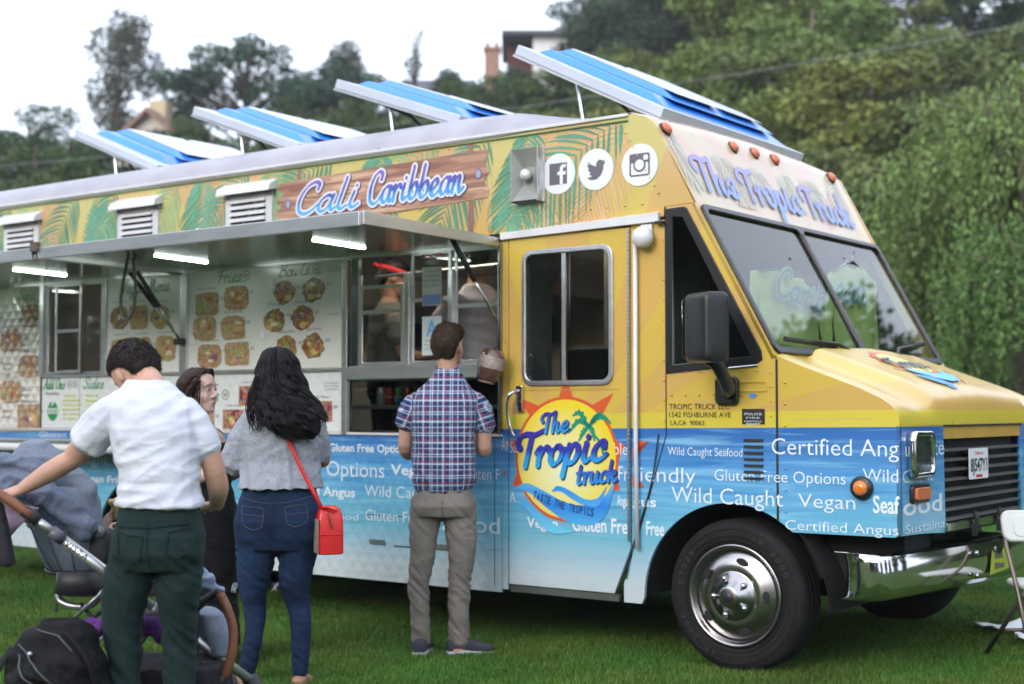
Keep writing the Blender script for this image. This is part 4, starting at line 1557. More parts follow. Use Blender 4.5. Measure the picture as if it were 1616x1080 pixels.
def wheel(cx, cy, s, detail=True, label=None):
    """s=-1: face towards the serving side"""
    wz = .402
    tb = MB()
    Ro, Ri = .402, .268
    prof = [(Ri - .012, .02), (Ri + .01, .002), (Ri + .03, -.006), (.33, -.014), (.365, -.008), (.385, .004), (.397, .022), (Ro, .04), (Ro, .06), (.395, .065), (Ro, .07), (Ro, .105), (.394, .11), (Ro, .115), (Ro, .15), (.395, .155), (Ro, .16), (Ro, .185), (.392, .21), (.365, .228), (Ri, .23)]
    tb.lathe([(r, -s * h_) for r, h_ in prof], 64, (cx, cy, wz))
    wh = tb.build("wheel", m_tyre, T, True)
    tb = MB()
    for r_ in (.292, .318, .352):
        tb.lathe([(r_ - .003, s * .012), (r_, s * .017), (r_ + .003, s * .012)], 64, (cx, cy, wz), cap=False)
    tb.build("sidewall_ridge", m_tyre, wh, True)
    if not detail:
        MB().lathe([(Ri, -s * .03), (.1, -s * .06), (.02, -s * .06)], 32, (cx, cy, wz)).build("rim", m_dark, wh, True)
        return wh
    prof = [(.272, .008), (.272, -.010), (.262, -.016), (.253, -.008), (.246, .016), (.238, .026), (.228, .020), (.205, .004), (.17, -.012), (.135, -.020), (.128, -.016), (.124, -.028), (.095, -.032), (.088, -.048), (.066, -.056), (.060, -.074), (.045, -.080), (.002, -.082)]
    # wheel cover with hand holes cut through its dish
    hb_ = MB()
    n = 60
    rings = []
    for (r, h_) in prof:
        rings.append([V((cx + r * math.cos(2 * math.pi * j / n), cy - s * h_, wz + r * math.sin(2 * math.pi * j / n))) for j in range(n)])
    hb_.rings(rings, cap=False)
    rim = hb_.build("wheel_cover", m_chrome if False else m_hub, wh, True)
    MB().lathe([(.03, s * .082), (.028, s * .086), (.002, s * .087)], 24, (cx, cy, wz)).build("hub_badge", m_black, rim, True)
    for k in range(5):
        a = R(90 + 72 * k + 20)
        c = (cx + .098 * math.cos(a), cy, wz + .098 * math.sin(a))
        MB().lathe([(.016, s * .030), (.016, s * .058), (.010, s * .066), (.002, s * .068)], 12, c).build("lug_nut", m_chrome, rim, True)
        a = R(72 * k + 2)
        F = Matrix.Translation((cx + .188 * math.cos(a), cy + s * .010, wz + .188 * math.sin(a))) @ Matrix.Rotation(-a, 4, 'Y')
        hh = MB()
        hh.rings([[F @ V((.018 * math.cos(t_ * R(30)), -.004 * -s, .032 * math.sin(t_ * R(30)))) for t_ in range(12)], [F @ V((.018 * math.cos(t_ * R(30)), .012 * s, .032 * math.sin(t_ * R(30)))) for t_ in range(12)]])
        hh.build("hand_hole", m_dark, rim)
    for s_, a0 in (("AP 2000", 68), ("AP 2000", 248), ("LT225", 170)):
        ms = []
        for i, ch in enumerate(s_):
            if ch == ' ':
                continue
            a = R(a0 - i * 7.5)
            F = Matrix.Translation((cx + .328 * math.cos(a), cy + s * .0165, wz + .328 * math.sin(a))) @ Matrix.Rotation(R(90) - a, 4, 'Y') @ frame((0, 0, 0), (-s, 0, 0), (0, 0, 1))
            ms.append(text_mesh(ch, -.013, .013, -.016, .03, F, bold=.02))
        link("tyre_lettering", join(ms, "tyre_lettering"), mat("tyre_letter", (.022, .021, .023), rough=.6), wh)
    return wh


wheel(.0, .045, -1)
wheel(.0, 2.455, 1, False)
wheel(-4.75, .06, -1)
wheel(-4.75, .32, -1, False)
wheel(-4.75, 2.18, 1, False)
wheel(-4.75, 2.44, 1, False)
# wheel-well liners, chassis, axles, tank
n = 18
for (cx, r, dep_) in ((0.0, .55, .62), (-4.75, .58, .75)):
    wl = MB()
    pr = [(cx + r * math.cos(R(180 * i / n)), .36 + r * math.sin(R(180 * i / n))) for i in range(n + 1)]
    for (px_, pz_) in pr:
        wl.v += [(px_, .003, pz_), (px_, dep_, pz_), (px_, 2.5 - dep_, pz_), (px_, 2.497, pz_)]
    for i in range(n):
        for q_ in range(3):
            wl.f.append((4 * i + q_, 4 * i + q_ + 1, 4 * i + q_ + 5, 4 * i + q_ + 4))
    wl.f.append(tuple(4 * i + 1 for i in range(n + 1)))
    wl.f.append(tuple(4 * i + 2 for i in range(n + 1)))
    wl.build("wheel_well", m_dark, T, fix=False)
un = MB()
for y in (.75, 1.68):
    un.box((-7.2, y, .52), (.85, y + .07, .66))
un.tube([(0, .2, .40), (0, 2.3, .40)], .06, 8)
un.tube([(-4.75, .2, .40), (-4.75, 2.3, .40)], .08, 8)
un.ball((-4.75, 1.25, .40), .17, 10)
for (lo, hi) in (((-3.6, .4, .34), (-2.3, .9, .62)), ((-2.1, .9, .36), (-1.2, 1.6, .62)), ((.3, .25, .5), (.85, .6, .75)), ((-.9, .8, .36), (-.5, 1.7, .7)), ((-6.6, .5, .36), (-5.6, 1.9, .6))):
    un.box(lo, hi)
un.tube([(-.3, .7, .42), (.5, .55, .5), (.55, .35, .55)], .02, 6)
un.tube([(-4.2, 1.0, .45), (-2.2, 1.15, .42), (-.8, 1.2, .42)], .04, 6)
un.build("chassis", m_dark, T)
MB().tube([(-2.55, .25, .33), (-2.2, .25, .33)], .035, 8).build("red_coupling", mat("red_fitting", (.35, .015, .015), rough=.4), T, True)
# floor, far side, tail, bulkhead
fl = MB()
fl.box((-7.33, .03, .62), (-5.4, 2.47, .66))
fl.box((-5.4, .8, .62), (-4.1, 1.7, .66))
fl.box((-4.1, .03, .62), (-.60, 2.47, .66))
fl.box((-.60, .7, .62), (.60, 1.8, .66))
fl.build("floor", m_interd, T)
fs_ = frame((0, 2.5, 0), (-1, 0, 0), (0, 0, 1))
arc2 = [(4.19, .31)] + [(4.75 + .56 * math.cos(R(a)), .36 + .56 * math.sin(R(a))) for a in range(180, -1, -10)] + [(5.31, .31)]
plate("far_side_panel", [[(.66, .32)] + arc2 + [(7.35, .31), (7.35, 3.03), (.58, 3.03), (.455, 2.965), (.205, 2.5), (-.262, 1.66), (-.915, 1.388), (-.93, 1.3), (-.93, .77), (-.36, .757)] +
      [(-.53 * math.cos(R(a)) * 1.0, .36 + .53 * math.sin(R(a))) for a in range(48, 181, 8)] + [(.545, .32)],
      [(.345, 1.615), (-.14, 1.66), (.27, 2.43), (.345, 2.44)][::1], rrect(.735, 1.535, 1.335, 2.295, .06)], m_wrap, T, fs_ @ Matrix.Translation((0, 0, -.012)), .02)
plate("far_glass", [[(-.18, 1.62), (.345, 1.54), (1.34, 1.53), (1.34, 2.44), (.26, 2.44)]], m_tint, T, fs_ @ Matrix.Translation((0, 0, -.03)), .004)
MB().box((-7.36, .0, .31), (-7.34, 2.5, 3.03)).build("tail_panel", m_alu, T)
bk = MB()
bk.box((-1.50, .03, .66), (-1.46, .45, 3.0))
bk.box((-1.50, 1.1, .66), (-1.46, 2.47, 3.0))
bk.box((-1.50, .45, 2.5), (-1.46, 1.1, 3.0))
bk.build("bulkhead", m_inter, T)
# ---- cab inside
cb_ = MB()
cb_.hexa([(.26, .05, .98), (.0, .05, .98), (.0, 2.45, .98), (.26, 2.45, .98)], [(.235, .05, 1.60), (.04, .05, 1.56), (.04, 2.45, 1.56), (.235, 2.45, 1.60)])
cb_.build("dashboard", m_interd, T, bevel=.02)
MB().box((-.9, 1.5, .66), (-.3, 2.1, 1.15)).build("seat_base", m_interd, T, bevel=.03)
MB().box((-.95, 1.5, 1.15), (-.78, 2.1, 1.95)).build("seat_back", m_interd, T, bevel=.05)
Fw = Matrix.Translation((-.15, 1.8, 1.55)) @ Matrix.Rotation(R(-55), 4, 'Y')
sw = MB()
sw.tube([Fw @ V((.22 * math.cos(R(a)), .22 * math.sin(R(a)), 0)) for a in range(0, 361, 15)], .014, 8, cap=False)
sw.build("steering_wheel", m_blackp, T, True)
MB().tube([Fw @ V((0, -.2, 0)), Fw @ V((0, .2, 0))], .015, 6).build("steering_spoke", m_blackp, T)
MB().box((-1.44, .5, 1.45), (-1.1, .9, 1.75)).build("cab_crate", m_interd, T, bevel=.02)

# ---- serving side: windows, counters, menu boards
m_menu = quilted_material("menu_board_print", (.80, .80, .77), .25, .0, .012, 0.0)
m_menuq = quilted_material("quilted_menu_print", (.80, .76, .71), .3, .1, .012, 1.0)
m_menul = quilted_material("lightly_quilted_print", (.76, .79, .80), .3, .0, .006, .5)
F_FRY = food_material("photo_fries", [(.40, .20, .09), (.62, .36, .16), (.74, .55, .32), (.50, .20, .10), (.72, .62, .45)], scale=62)
F_FRY2 = food_material("photo_fries_jerk", [(.28, .15, .07), (.66, .42, .20), (.40, .36, .14), (.74, .58, .36), (.50, .14, .08), (.70, .62, .48)], scale=80)
F_BOWL = food_material("photo_bowl", [(.30, .12, .05), (.48, .22, .09), (.66, .48, .18), (.22, .10, .14), (.62, .36, .16)], scale=44)
F_TACO = food_material("photo_tacos", [(.42, .05, .05), (.20, .03, .20), (.62, .30, .10), (.70, .50, .36), (.36, .03, .14)], scale=55)
F_SAND = food_material("photo_sandwich", [(.48, .26, .13), (.66, .44, .22), (.74, .60, .42), (.54, .22, .16), (.70, .54, .30)], q=1.0, scale=40)
F_SANP = food_material("photo_burger", [(.50, .26, .10), (.70, .45, .18), (.74, .56, .32), (.62, .50, .10), (.70, .50, .26)], scale=20)
m_green = mat("menu_green", (.02, .26, .07), rough=.35, var=.05)
m_mtext = mat("menu_small_print", (.10, .12, .13), rough=.4, var=.05)
m_yel = mat("menu_yellow", (.62, .62, .04), rough=.4, var=.05)
m_tan = mat("photo_board", (.42, .20, .10), rough=.4, var=.3, vscale=14)

GARN = [mat('garnish_%d' % i, c_, rough=.35, var=.45, vscale=60) for i, c_ in enumerate(((.30, .42, .12), (.70, .62, .45), (.48, .12, .06), (.24, .10, .18), (.68, .44, .16), (.32, .17, .08)))]

# frames between openings
def post(x0, x1, z0, z1, m=m_alu, n=.02, nm="window_post"):
    return MB().box((x0, -n, z0), (x1, .03, z1)).build(nm, m, T, bevel=.003)


post(-4.372, -4.295, 1.62, 2.372)
post(-2.79, -2.742, 1.225, 2.372)
post(-2.72, -2.66, 1.66, 2.36, m_steel, .005)
post(-5.262, -5.205, 1.64, 2.372)
post(-6.03, -5.975, 1.64, 2.372)
post(-1.52, -1.504, 1.21, 2.372, m_steel, .015)
for x0, x1 in ((-2.742, -1.52),):
    MB().box((x0, -.05, 1.572), (x1, .03, 1.655)).build("serving_sill", m_alu, T, bevel=.004)
MB().box((-4.295, -.016, 1.628), (-2.79, .0, 1.650)).build("menu_ledge", m_alu, T, bevel=.003)
MB().box((-5.975, -.016, 1.628), (-4.372, .0, 1.645)).build("menu_ledge", m_alu, T, bevel=.003)
MB().box((-7.3, -.015, 1.222), (-1.50, .0, 1.236)).build("belt_molding", m_whitep, T)
# awning hinge rail under the upper skin
MB().box((-7.3, -.014, 2.352), (-1.52, .01, 2.374)).build("hinge_rail", m_alu, T)
menus = []


def board(x0, z0, x1, z1, m, label):
    b = side("menu_board", [quad(x0, z0, x1, z1)], m, .002, .014)
    b["label"] = label
    return b


b1 = board(-7.33, 1.24, -6.03, 2.35, m_menuq, "quilted sandwich menu board at the rear")
b2 = board(-5.205, 1.65, -4.372, 2.35, m_menu, "veggie menu board")
b3 = board(-4.295, 1.655, -2.79, 2.35, m_menu, "fries and bowls menu board")
b4 = board(-6.0, 1.24, -4.34, 1.622, m_menul, "add ons and sides menu board")
b5 = board(-4.33, 1.24, -2.79, 1.622, m_menul, "tacos menu board")
side("board_joint", [quad(-4.337, 1.24, -4.333, 1.62)], m_rubber, .0035, .003)
side("board_joint", [quad(-5.53, 1.24, -5.527, 1.62)], m_rubber, .0035, .003)
rp = random.Random(5)


def blob(cx, cz, rx, rz, wob=.08, n=26, p=2.6):
    out = []
    for i in range(n):
        a = 2 * math.pi * i / n
        k = 1 + rp.uniform(-wob, wob)
        c, s = math.cos(a), math.sin(a)
        out.append((cx + rx * k * math.copysign(abs(c) ** (2 / p), c), cz + rz * k * math.copysign(abs(s) ** (2 / p), s)))
    return out


def photo(b, cx, cz, rx, rz, m, back=None, **k):
    rx, rz = rx * 1.10, rz * 1.06
    if back:
        decal("photo_ground", quad(cx - rx * 1.02, cz - rz * 1.02, cx + rx * 1.02, cz + rz * 1.02), back, .0032, b)
    decal("food_photo", blob(cx, cz, rx, rz, **k), m, .0046, b)
    for _q in range(4):
        decal("garnish", blob(cx + rp.uniform(-.5, .5) * rx, cz + rp.uniform(-.5, .5) * rz, rp.uniform(.15, .32) * rx, rp.uniform(.12, .28) * rz, wob=.3, n=10), rp.choice(GARN), .0052 + _q * .0003, b)
    text("caption", rp.choice(["House Fries", "Jerk Bowl", "Carne Asada", "Pulled Pork", "Island Style", "Grilled Fish", "Tofu Plate"]), cx - rx * .75, cx + rx * .75, cz + rz + .022, .014, m_mtext, b, S(.0046))
    text("price", rp.choice(["$9", "$10", "$11", "$12"]), cx + rx + .015, cx + rx + .05, cz + rz * .3, .02, m_mtext, b, S(.0046))


# fries
for (cx, cz) in ((-4.10, 2.12), (-3.80, 2.15), (-4.12, 1.95), (-3.83, 1.945), (-4.07, 1.755), (-3.79, 1.765)):
    photo(b3, cx, cz, .112, .078, rp.choice((F_FRY, F_FRY2)), p=rp.choice((3, 4, 6)), wob=.05)
for (cx, cz, r) in ((-3.33, 2.165, .10), (-3.06, 2.17, .10), (-3.42, 1.98, .10), (-3.16, 1.985, .10), (-3.31, 1.79, .10), (-3.06, 1.80, .10)):
    decal("bowl_rim", circ(cx, cz, r + .006, 28, (r + .006) * .86), m_white, .0034, b3)
    photo(b3, cx, cz, r * .93, r * .78, F_BOWL, wob=.10, p=2)
    decal("mango_slice", blob(cx + rp.uniform(-.05, .045), cz - rp.uniform(.03, .05), .034, .020, wob=.2), mat("mango", (.62, .46, .16), rough=.4), .0058, b3)
script("menu_heading", "Fries", -3.98, -3.75, 2.265, .085, m_green, b3, S(.005), wt=.125)
script("menu_heading", "Bowls", -3.38, -3.10, 2.272, .085, m_green, b3, S(.005), wt=.125)


def ring_badge(b, cx, cz, s_, r=.035):
    plate("round_badge", [circ(cx, cz, r, 24), circ(cx, cz, r * .86, 24)], m_mtext, b, S(.0046))
    text("badge_text", s_, cx - r * .5, cx + r * .5, cz - r * .3, r * .6, m_mtext, b, S(.0046), bold=.02)


ring_badge(b3, -3.70, 2.30, "GF")
ring_badge(b3, -3.03, 2.305, "GF")
for (x, z) in ((-4.28, 1.84), (-3.56, 1.86), (-3.48, 2.2)):
    side("paper_note", [quad(x, z, x + .05, z + .06)], m_white, .006, .002, 0, b3)
# veggie board
script("menu_heading", "Veggie Menu", -5.03, -4.50, 2.235, .10, m_green, b2, S(.005), wt=.125)
for (cx, cz, m_, k) in ((-5.06, 2.06, F_BOWL, 2), (-4.84, 2.06, F_SANP, 5), (-4.60, 2.05, F_SANP, 2), (-5.04, 1.82, F_SANP, 4), (-4.80, 1.82, F_SANP, 4), (-4.54, 1.82, F_SANP, 5)):
    photo(b2, cx, cz, .10, .085, m_, p=k)
# rear quilted board
for (cx, cz) in ((-6.17, 2.12), (-6.42, 1.93), (-6.18, 1.72), (-6.42, 1.52), (-6.17, 1.33), (-6.72, 2.08), (-6.72, 1.72), (-6.72, 1.36), (-7.05, 1.9), (-7.05, 1.5)):
    photo(b1, cx, cz, .13, .085, F_SAND, m_tan if cz < 1.4 else None, p=3.4)
for (x, z, ls) in ((-6.28, 1.93, ("Grilled", "Jerk", "Melt")), (-6.52, 1.74, ("Fish", "Melt", "Panini")), (-6.27, 1.53, ("Cuban", "Pork", "Panini")), (-6.52, 1.36, ("Lobster", "Roll"))):
    for i, s_ in enumerate(ls):
        text("caption", s_, x, x + .11, z - i * .045, .022, m_mtext, b1, S(.005))
script("menu_heading", "Sand", -6.32, -6.10, 2.25, .09, m_green, b1, S(.005), wt=.125)
# add-ons board
script("menu_heading", "Add Ons", -5.98, -5.71, 1.54, .085, m_green, b4, S(.005), wt=.125)
script("menu_heading", "Sides", -5.48, -5.24, 1.54, .085, m_green, b4, S(.005), wt=.125)
ring_badge(b4, -5.65, 1.575, "GF", .028)
ring_badge(b4, -5.58, 1.575, "V", .028)
text("caption", "Breakfast", -5.95, -5.78, 1.495, .025, m_mtext, b4, S(.005))
decal("avocado_badge", circ(-5.86, 1.37, .065, 26, .075), m_green, .0045, b4)
decal("avocado_band", quad(-5.94, 1.35, -5.78, 1.392), m_white, .0055, b4)
text("badge_text", "AVOCADO", -5.935, -5.785, 1.357, .028, m_green, b4, S(.0065), bold=.03)
decal("avocado_leaf", [(-5.88, 1.41), (-5.85, 1.42), (-5.83, 1.47), (-5.86, 1.445)], m_white, .0055, b4)
for i, (s_, x) in enumerate((("Avocado", -5.72), ("Add Grilled Fish", -5.74), ("Veggies any Style", -5.73), ("Sauteed Garlic", -5.74), ("Jerk Veggies", -5.73), ("for $2ea", -5.73))):
    text("yellow_item", s_, x, x + .09 + .011 * len(s_) * .8, 1.48 - i * .035, .018, m_yel, b4, S(.005), bold=.02)
for i, s_ in enumerate(("Rice", "Plantain", "Coleslaw", "Fries", "Beans")):
    text("yellow_item", s_, -5.45, -5.30, 1.48 - i * .04, .018, m_yel, b4, S(.005), bold=.02)
# tacos board
script("menu_heading", "Tacos", -4.24, -3.97, 1.44, .09, m_green, b5, S(.005), wt=.125)
ring_badge(b5, -3.90, 1.485, "GF", .036)
for (cx, cz) in ((-3.66, 1.475), (-3.82, 1.315), (-4.12, 1.31), (-3.30, 1.475), (-3.45, 1.31), (-2.99, 1.37)):
    photo(b5, cx, cz, .095, .062, F_TACO, m_tan, p=3)
# small print drawn as short ruled words
for (b, x0, x1, zs) in ((b5, -2.95, -2.82, (1.55, 1.53, 1.51)), (b3, -2.93, -2.82, (2.3, 2.28, 2.0))):
    for z in zs:
        text("caption", "no substitutions", x0, x1, z, .010, m_mtext, b, S(.005))

# ---- order windows
m_pane = glassy("kitchen_pane", (.72, .74, .72), trans=.86)
ow = MB().box((-2.66, -.004, 1.655), (-2.635, .012, 2.24)).build("sash_post", m_alu, T)


def sash(x0, z0, x1, z1, n, bar=None, name="order_window"):
    f = side(name, [quad(x0, z0, x1, z1), quad(x0 + .022, z0 + .022, x1 - .022, z1 - .022)], m_alu, n, .012, .002)
    side("pane", [quad(x0 + .015, z0 + .015, x1 - .015, z1 - .015)], m_pane, n - .006, .003, 0, f)
    if bar:
        side("sash_bar", [quad(x0 + .02, bar - .012, x1 - .02, bar + .012)], m_alu, n + .002, .012, 0, f)
    return f


sash(-2.64, 1.66, -2.27, 2.17, .010, 2.0)
post(-2.268, -2.222, 1.66, 2.23, m_alu, .012, "sash_post")
sash(-2.22, 1.66, -1.90, 2.36, -.004, 2.06)
post(-1.912, -1.875, 1.66, 2.23, m_alu, .012, "sash_post")
sash(-1.875, 1.66, -1.525, 2.36, -.008, 2.01)
side("fixed_pane", [quad(-2.66, 2.18, -1.53, 2.355)], m_pane, -.012, .003)
# notices on the middle pane
nt_ = side("notice", [quad(-2.12, 2.02, -1.965, 2.26)], mat("paper", (.50, .50, .47), rough=.6), .006, .002)
decal("notice_band", quad(-2.115, 2.025, -1.97, 2.09), mat("notice_blue", (.16, .24, .5)), .0072, nt_)
for i in range(4):
    text("notice_text", ("Los Angeles County", "Health Permit", "Mobile Food", "No. 0471")[i], -2.10, -1.985, 2.23 - .03 * i, .011, m_mtext, nt_, S(.0076))
ga = side("grade_card", [quad(-2.12, 1.715, -1.965, 1.955)], mat("card", (.62, .68, .70), rough=.5), .006, .002)
text("grade_letter", "A", -2.088, -1.995, 1.835, .095, mat("grade_blue", (.16, .42, .78)), ga, S(.0076), bold=.02)
for i in range(3):
    text("notice_text", ("Sanitary Inspection", "Grade", "County of Los Angeles")[i], -2.10, -1.985, 1.80 - .025 * i, .010, m_mtext, ga, S(.0076))
m_redp = mat("print_red_sign", (.45, .03, .03), rough=.4)
text("window_lettering", "ORDER", -2.13, -1.95, 2.315, .028, m_redp, T, S(.004), bold=.04)
text("window_lettering", "HERE", -2.10, -1.98, 2.275, .028, m_mtext, T, S(.004), bold=.04)
# small rear window
sash(-5.84, 1.66, -5.52, 2.35, .010, 1.985, "rear_order_window")
sash(-5.975, 1.65, -5.262, 2.355, -.014, None, "rear_order_window")
# lower glazed counter with shelf
lc = side("counter_window", [quad(-2.742, 1.236, -1.52, 1.57), quad(-2.728, 1.25, -1.535, 1.56)], m_steel, .004, .012)
side("pane", [quad(-2.73, 1.248, -1.534, 1.562)], m_tint, -.006, .003, 0, lc)
MB().box((-2.725, .02, 1.385), (-1.535, .22, 1.41)).build("counter_shelf", m_alu, T, bevel=.003)
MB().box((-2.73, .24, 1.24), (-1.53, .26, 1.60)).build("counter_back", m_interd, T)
MB().box((-2.75, .0, 1.60), (-1.53, .30, 1.62)).build("counter_top", m_alu, T)
# kitchen behind the windows
k_ = MB()
k_.box((-7.3, 2.40, .66), (-1.52, 2.44, 3.0))
k_.build("kitchen_back_wall", m_inter, T)
MB().box((-7.3, .03, 2.72), (-1.52, 2.44, 2.75)).build("kitchen_ceiling", m_inter, T)
MB().box((-6.9, 1.85, .66), (-1.7, 2.39, 1.55)).build("range_counter", m_inter, T, bevel=.01)
MB().hexa([(-5.8, 1.5, 2.2), (-2.2, 1.5, 2.2), (-2.2, 2.39, 2.2), (-5.8, 2.39, 2.2)], [(-5.8, 1.8, 2.70), (-2.2, 1.8, 2.70), (-2.2, 2.39, 2.70), (-5.8, 2.39, 2.70)]).build("extractor_hood", m_alu, T)
for x in (-3.2, -3.8, -4.5):
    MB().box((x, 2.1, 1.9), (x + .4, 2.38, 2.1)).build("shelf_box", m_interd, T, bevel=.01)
MB().tube([(-2.62, .12, 2.24), (-1.55, .12, 2.26)], .012, 6).build("hanging_rail", m_alu, T)

for x in (-5.5, -3.9, -2.2):  # added glowing strips over the windows, unseen, to brighten the cooks
    MB().box((x - .35, .10, 2.695), (x + .35, .15, 2.719)).build("cook_fill_strip", mat("fill_strip_glow", (.9, .9, .85), emit=(1.0, .94, .85), estr=26.0), T)
# ---- rear serving shelf
MB().box((-7.3, -.31, 1.135), (-4.55, -.02, 1.16)).build("serving_shelf", m_alu, T, bevel=.004)
MB().tube([(-7.3, -.31, 1.10), (-4.55, -.31, 1.10)], .032, 10).build("shelf_edge", m_whitep, T, True)
for x in (-6.6, -5.6, -4.9):
    MB().hexa([(x, -.02, .93), (x + .03, -.02, .93), (x + .03, -.05, .93), (x, -.05, .93)], [(x, -.02, 1.133), (x + .03, -.02, 1.133), (x + .03, -.28, 1.133), (x, -.28, 1.133)]).build("shelf_bracket", m_steel, T)

# ---- awnings
m_led = mat("led_tube", (.9, 1, .95), emit=(.88, 1.0, .95), estr=14.0)


def awning(x0, x1, label):
    ln = 1.2
    th = R(3.2)
    z = 2.368
    A = [(x0, -.015, z), (x1, -.015, z), (x1, -ln, z + .022), (x0, -ln, z + .022)]
    B = [(p[0], p[1], p[2] + .028) for p in A]
    aw = MB().hexa(A, B).build("awning", m_awn, T)
    aw["label"] = label
    f = MB()
    f.hexa([(x0 - .004, -ln - .022, z - .018), (x1 + .004, -ln - .022, z - .018), (x1 + .004, -ln - .001, z - .018), (x0 - .004, -ln - .001, z - .018)],
           [(x0 - .004, -ln - .022, z + .058), (x1 + .004, -ln - .022, z + .058), (x1 + .004, -ln - .001, z + .058), (x0 - .004, -ln - .001, z + .058)])
    f.build("awning_rim", m_alu, aw, bevel=.003)
    for x, s in ((x0, -1), (x1, 1)):
        MB().hexa([(x, -.02, z - .02), (x + s * .02, -.02, z - .02), (x + s * .02, -ln, z - .01), (x, -ln, z - .01)],
                  [(x, -.02, z + .032), (x + s * .02, -.02, z + .032), (x + s * .02, -ln, z + .064), (x, -ln, z + .064)]).build("awning_rim", m_alu, aw, bevel=.002)
    return aw


aw1 = awning(-4.33, -1.53, "front awning panel over the order window")
aw2 = awning(-7.30, -4.40, "rear awning panel")
for (aw, x) in ((aw1, -2.35), (aw1, -3.78), (aw2, -5.33), (aw2, -6.6)):
    MB().hexa([(x - .013, -.72, 2.373), (x + .013, -.72, 2.373), (x + .013, -.29, 2.365), (x - .013, -.29, 2.365)], [(x - .016, -.72, 2.386), (x + .016, -.72, 2.386), (x + .016, -.29, 2.378), (x - .016, -.29, 2.378)]).build("awning_light", m_led, aw)
m_brown = mat("bronze_bar", (.16, .12, .10), rough=.4, metal=.5)
MB().tube([(-4.365, -1.21, 2.40), (-4.365, -.02, 2.355)], .022, 6, flat=(1.3, .8)).build("awning_brace", m_brown, T)
MB().box((-4.40, -1.235, 2.40), (-4.33, -1.2, 2.46)).build("brace_bracket", m_brown, T)
for dx in (-.05, .03):
    a, b = V((-4.37 + dx, -.42, 2.33)), V((-4.335, -.03, 1.86))
    m_ = a.lerp(b, .48)
    st = MB().tube([a, m_], .016, 8).build("gas_strut", m_rubber, T, True)
    MB().tube([m_, b], .008, 6).build("strut_rod", m_steel, st, True)
MB().box((-4.385, -.06, 1.84), (-4.30, -.02, 1.885)).build("strut_bracket", m_rubber, T)
a, b = V((-1.60, -.36, 2.37)), V((-1.515, -.03, 1.90))
m_ = a.lerp(b, .5)
st = MB().tube([a, m_], .017, 8).build("gas_strut", m_rubber, T, True)
MB().tube([m_, b], .008, 6).build("strut_rod", m_steel, st, True)
b2_ = V((-1.512, -.03, 1.72))
MB().tube([b, b2_], .006, 6).build("strut_cable", m_rubber, T)
m_cab = mat("grey_cable", (.07, .07, .075), rough=.5)
MB().tube(catmull([(-3.97, -.80, 2.405), (-3.93, -.82, 2.38), (-4.02, -.78, 2.25), (-4.13, -.72, 2.10), (-4.12, -.70, 1.98), (-4.03, -.70, 2.02), (-3.98, -.72, 2.2), (-3.92, -.78, 2.36), (-3.80, -.82, 2.40)], 6), .011, 7).build("hanging_cable", m_cab, T, True)
MB().box((-3.84, -.84, 2.385), (-3.70, -.76, 2.412)).build("cable_clip", m_rubber, T)

# ---- louvred vents above the awning
for x0 in (-3.90, -5.08, -6.52):
    w_ = .46
    lv = MB()
    for lo, hi in (((x0, -.02, 2.56), (x0 + .05, .0, 2.85)), ((x0 + w_ - .06, -.02, 2.56), (x0 + w_, .0, 2.85)), ((x0, -.02, 2.55), (x0 + w_, .0, 2.58)), ((x0, -.02, 2.83), (x0 + w_, .0, 2.86))):
        lv.box(lo, hi)
    f = lv.build("louvre_vent", m_whitep, T)
    MB().box((x0 + .04, -.004, 2.57), (x0 + w_ - .05, -.0015, 2.84)).build("vent_back", m_rubber, f)
    for k in range(6):
        z = 2.585 + k * .043
        MB().hexa([(x0 + .05, -.034, z), (x0 + w_ - .06, -.034, z), (x0 + w_ - .06, -.005, z + .012), (x0 + .05, -.005, z + .012)],
                  [(x0 + .05, -.030, z + .022), (x0 + w_ - .06, -.030, z + .022), (x0 + w_ - .06, -.005, z + .032), (x0 + .05, -.005, z + .032)]).build("vent_blade", m_whitep, f)
    MB().hexa([(x0 - .035, -.085, 2.855), (x0 + w_ + .03, -.085, 2.855), (x0 + w_ + .03, .0, 2.875), (x0 - .035, .0, 2.875)],
              [(x0 - .035, -.075, 2.90), (x0 + w_ + .03, -.075, 2.90), (x0 + w_ + .03, .0, 2.945), (x0 - .035, .0, 2.945)]).build("vent_hood", m_whitep, f, bevel=.004)
MB().tube([(-4.14, -.02, 2.62), (-4.14, -.06, 2.64), (-4.11, -.09, 2.63), (-4.11, -.09, 2.59)], .018, 8).build("small_spout", m_whitep, T, True)

# ---- loudspeaker horn recess
sp = side("speaker_frame", [rrect(-1.40, 2.585, -1.19, 2.92, .008)], m_alu, .0075, .003)
m_horn = mat("horn_grey", (.28, .29, .27), rough=.5, var=.2)
hn = MB()
o_ = [(-1.39, -.062, 2.60), (-1.205, -.062, 2.60), (-1.205, -.062, 2.905), (-1.39, -.062, 2.905)]
i_ = [(-1.34, -.008, 2.70), (-1.26, -.008, 2.70), (-1.26, -.008, 2.80), (-1.34, -.008, 2.80)]
MB().hexa([(-1.395, -.064, 2.592), (-1.39, -.064, 2.592), (-1.39, -.003, 2.592), (-1.395, -.003, 2.592)], [(-1.395, -.064, 2.912), (-1.39, -.064, 2.912), (-1.39, -.003, 2.912), (-1.395, -.003, 2.912)]).build('speaker_side', m_alu, sp)
MB().box((-1.205, -.064, 2.592), (-1.198, -.003, 2.912)).build('speaker_side', m_alu, sp)
hn.add(o_ + i_, [(0, 1, 5, 4), (1, 2, 6, 5), (2, 3, 7, 6), (3, 0, 4, 7), (4, 5, 6, 7)])
MBh = hn.build("speaker_horn", m_horn, sp, fix=False)
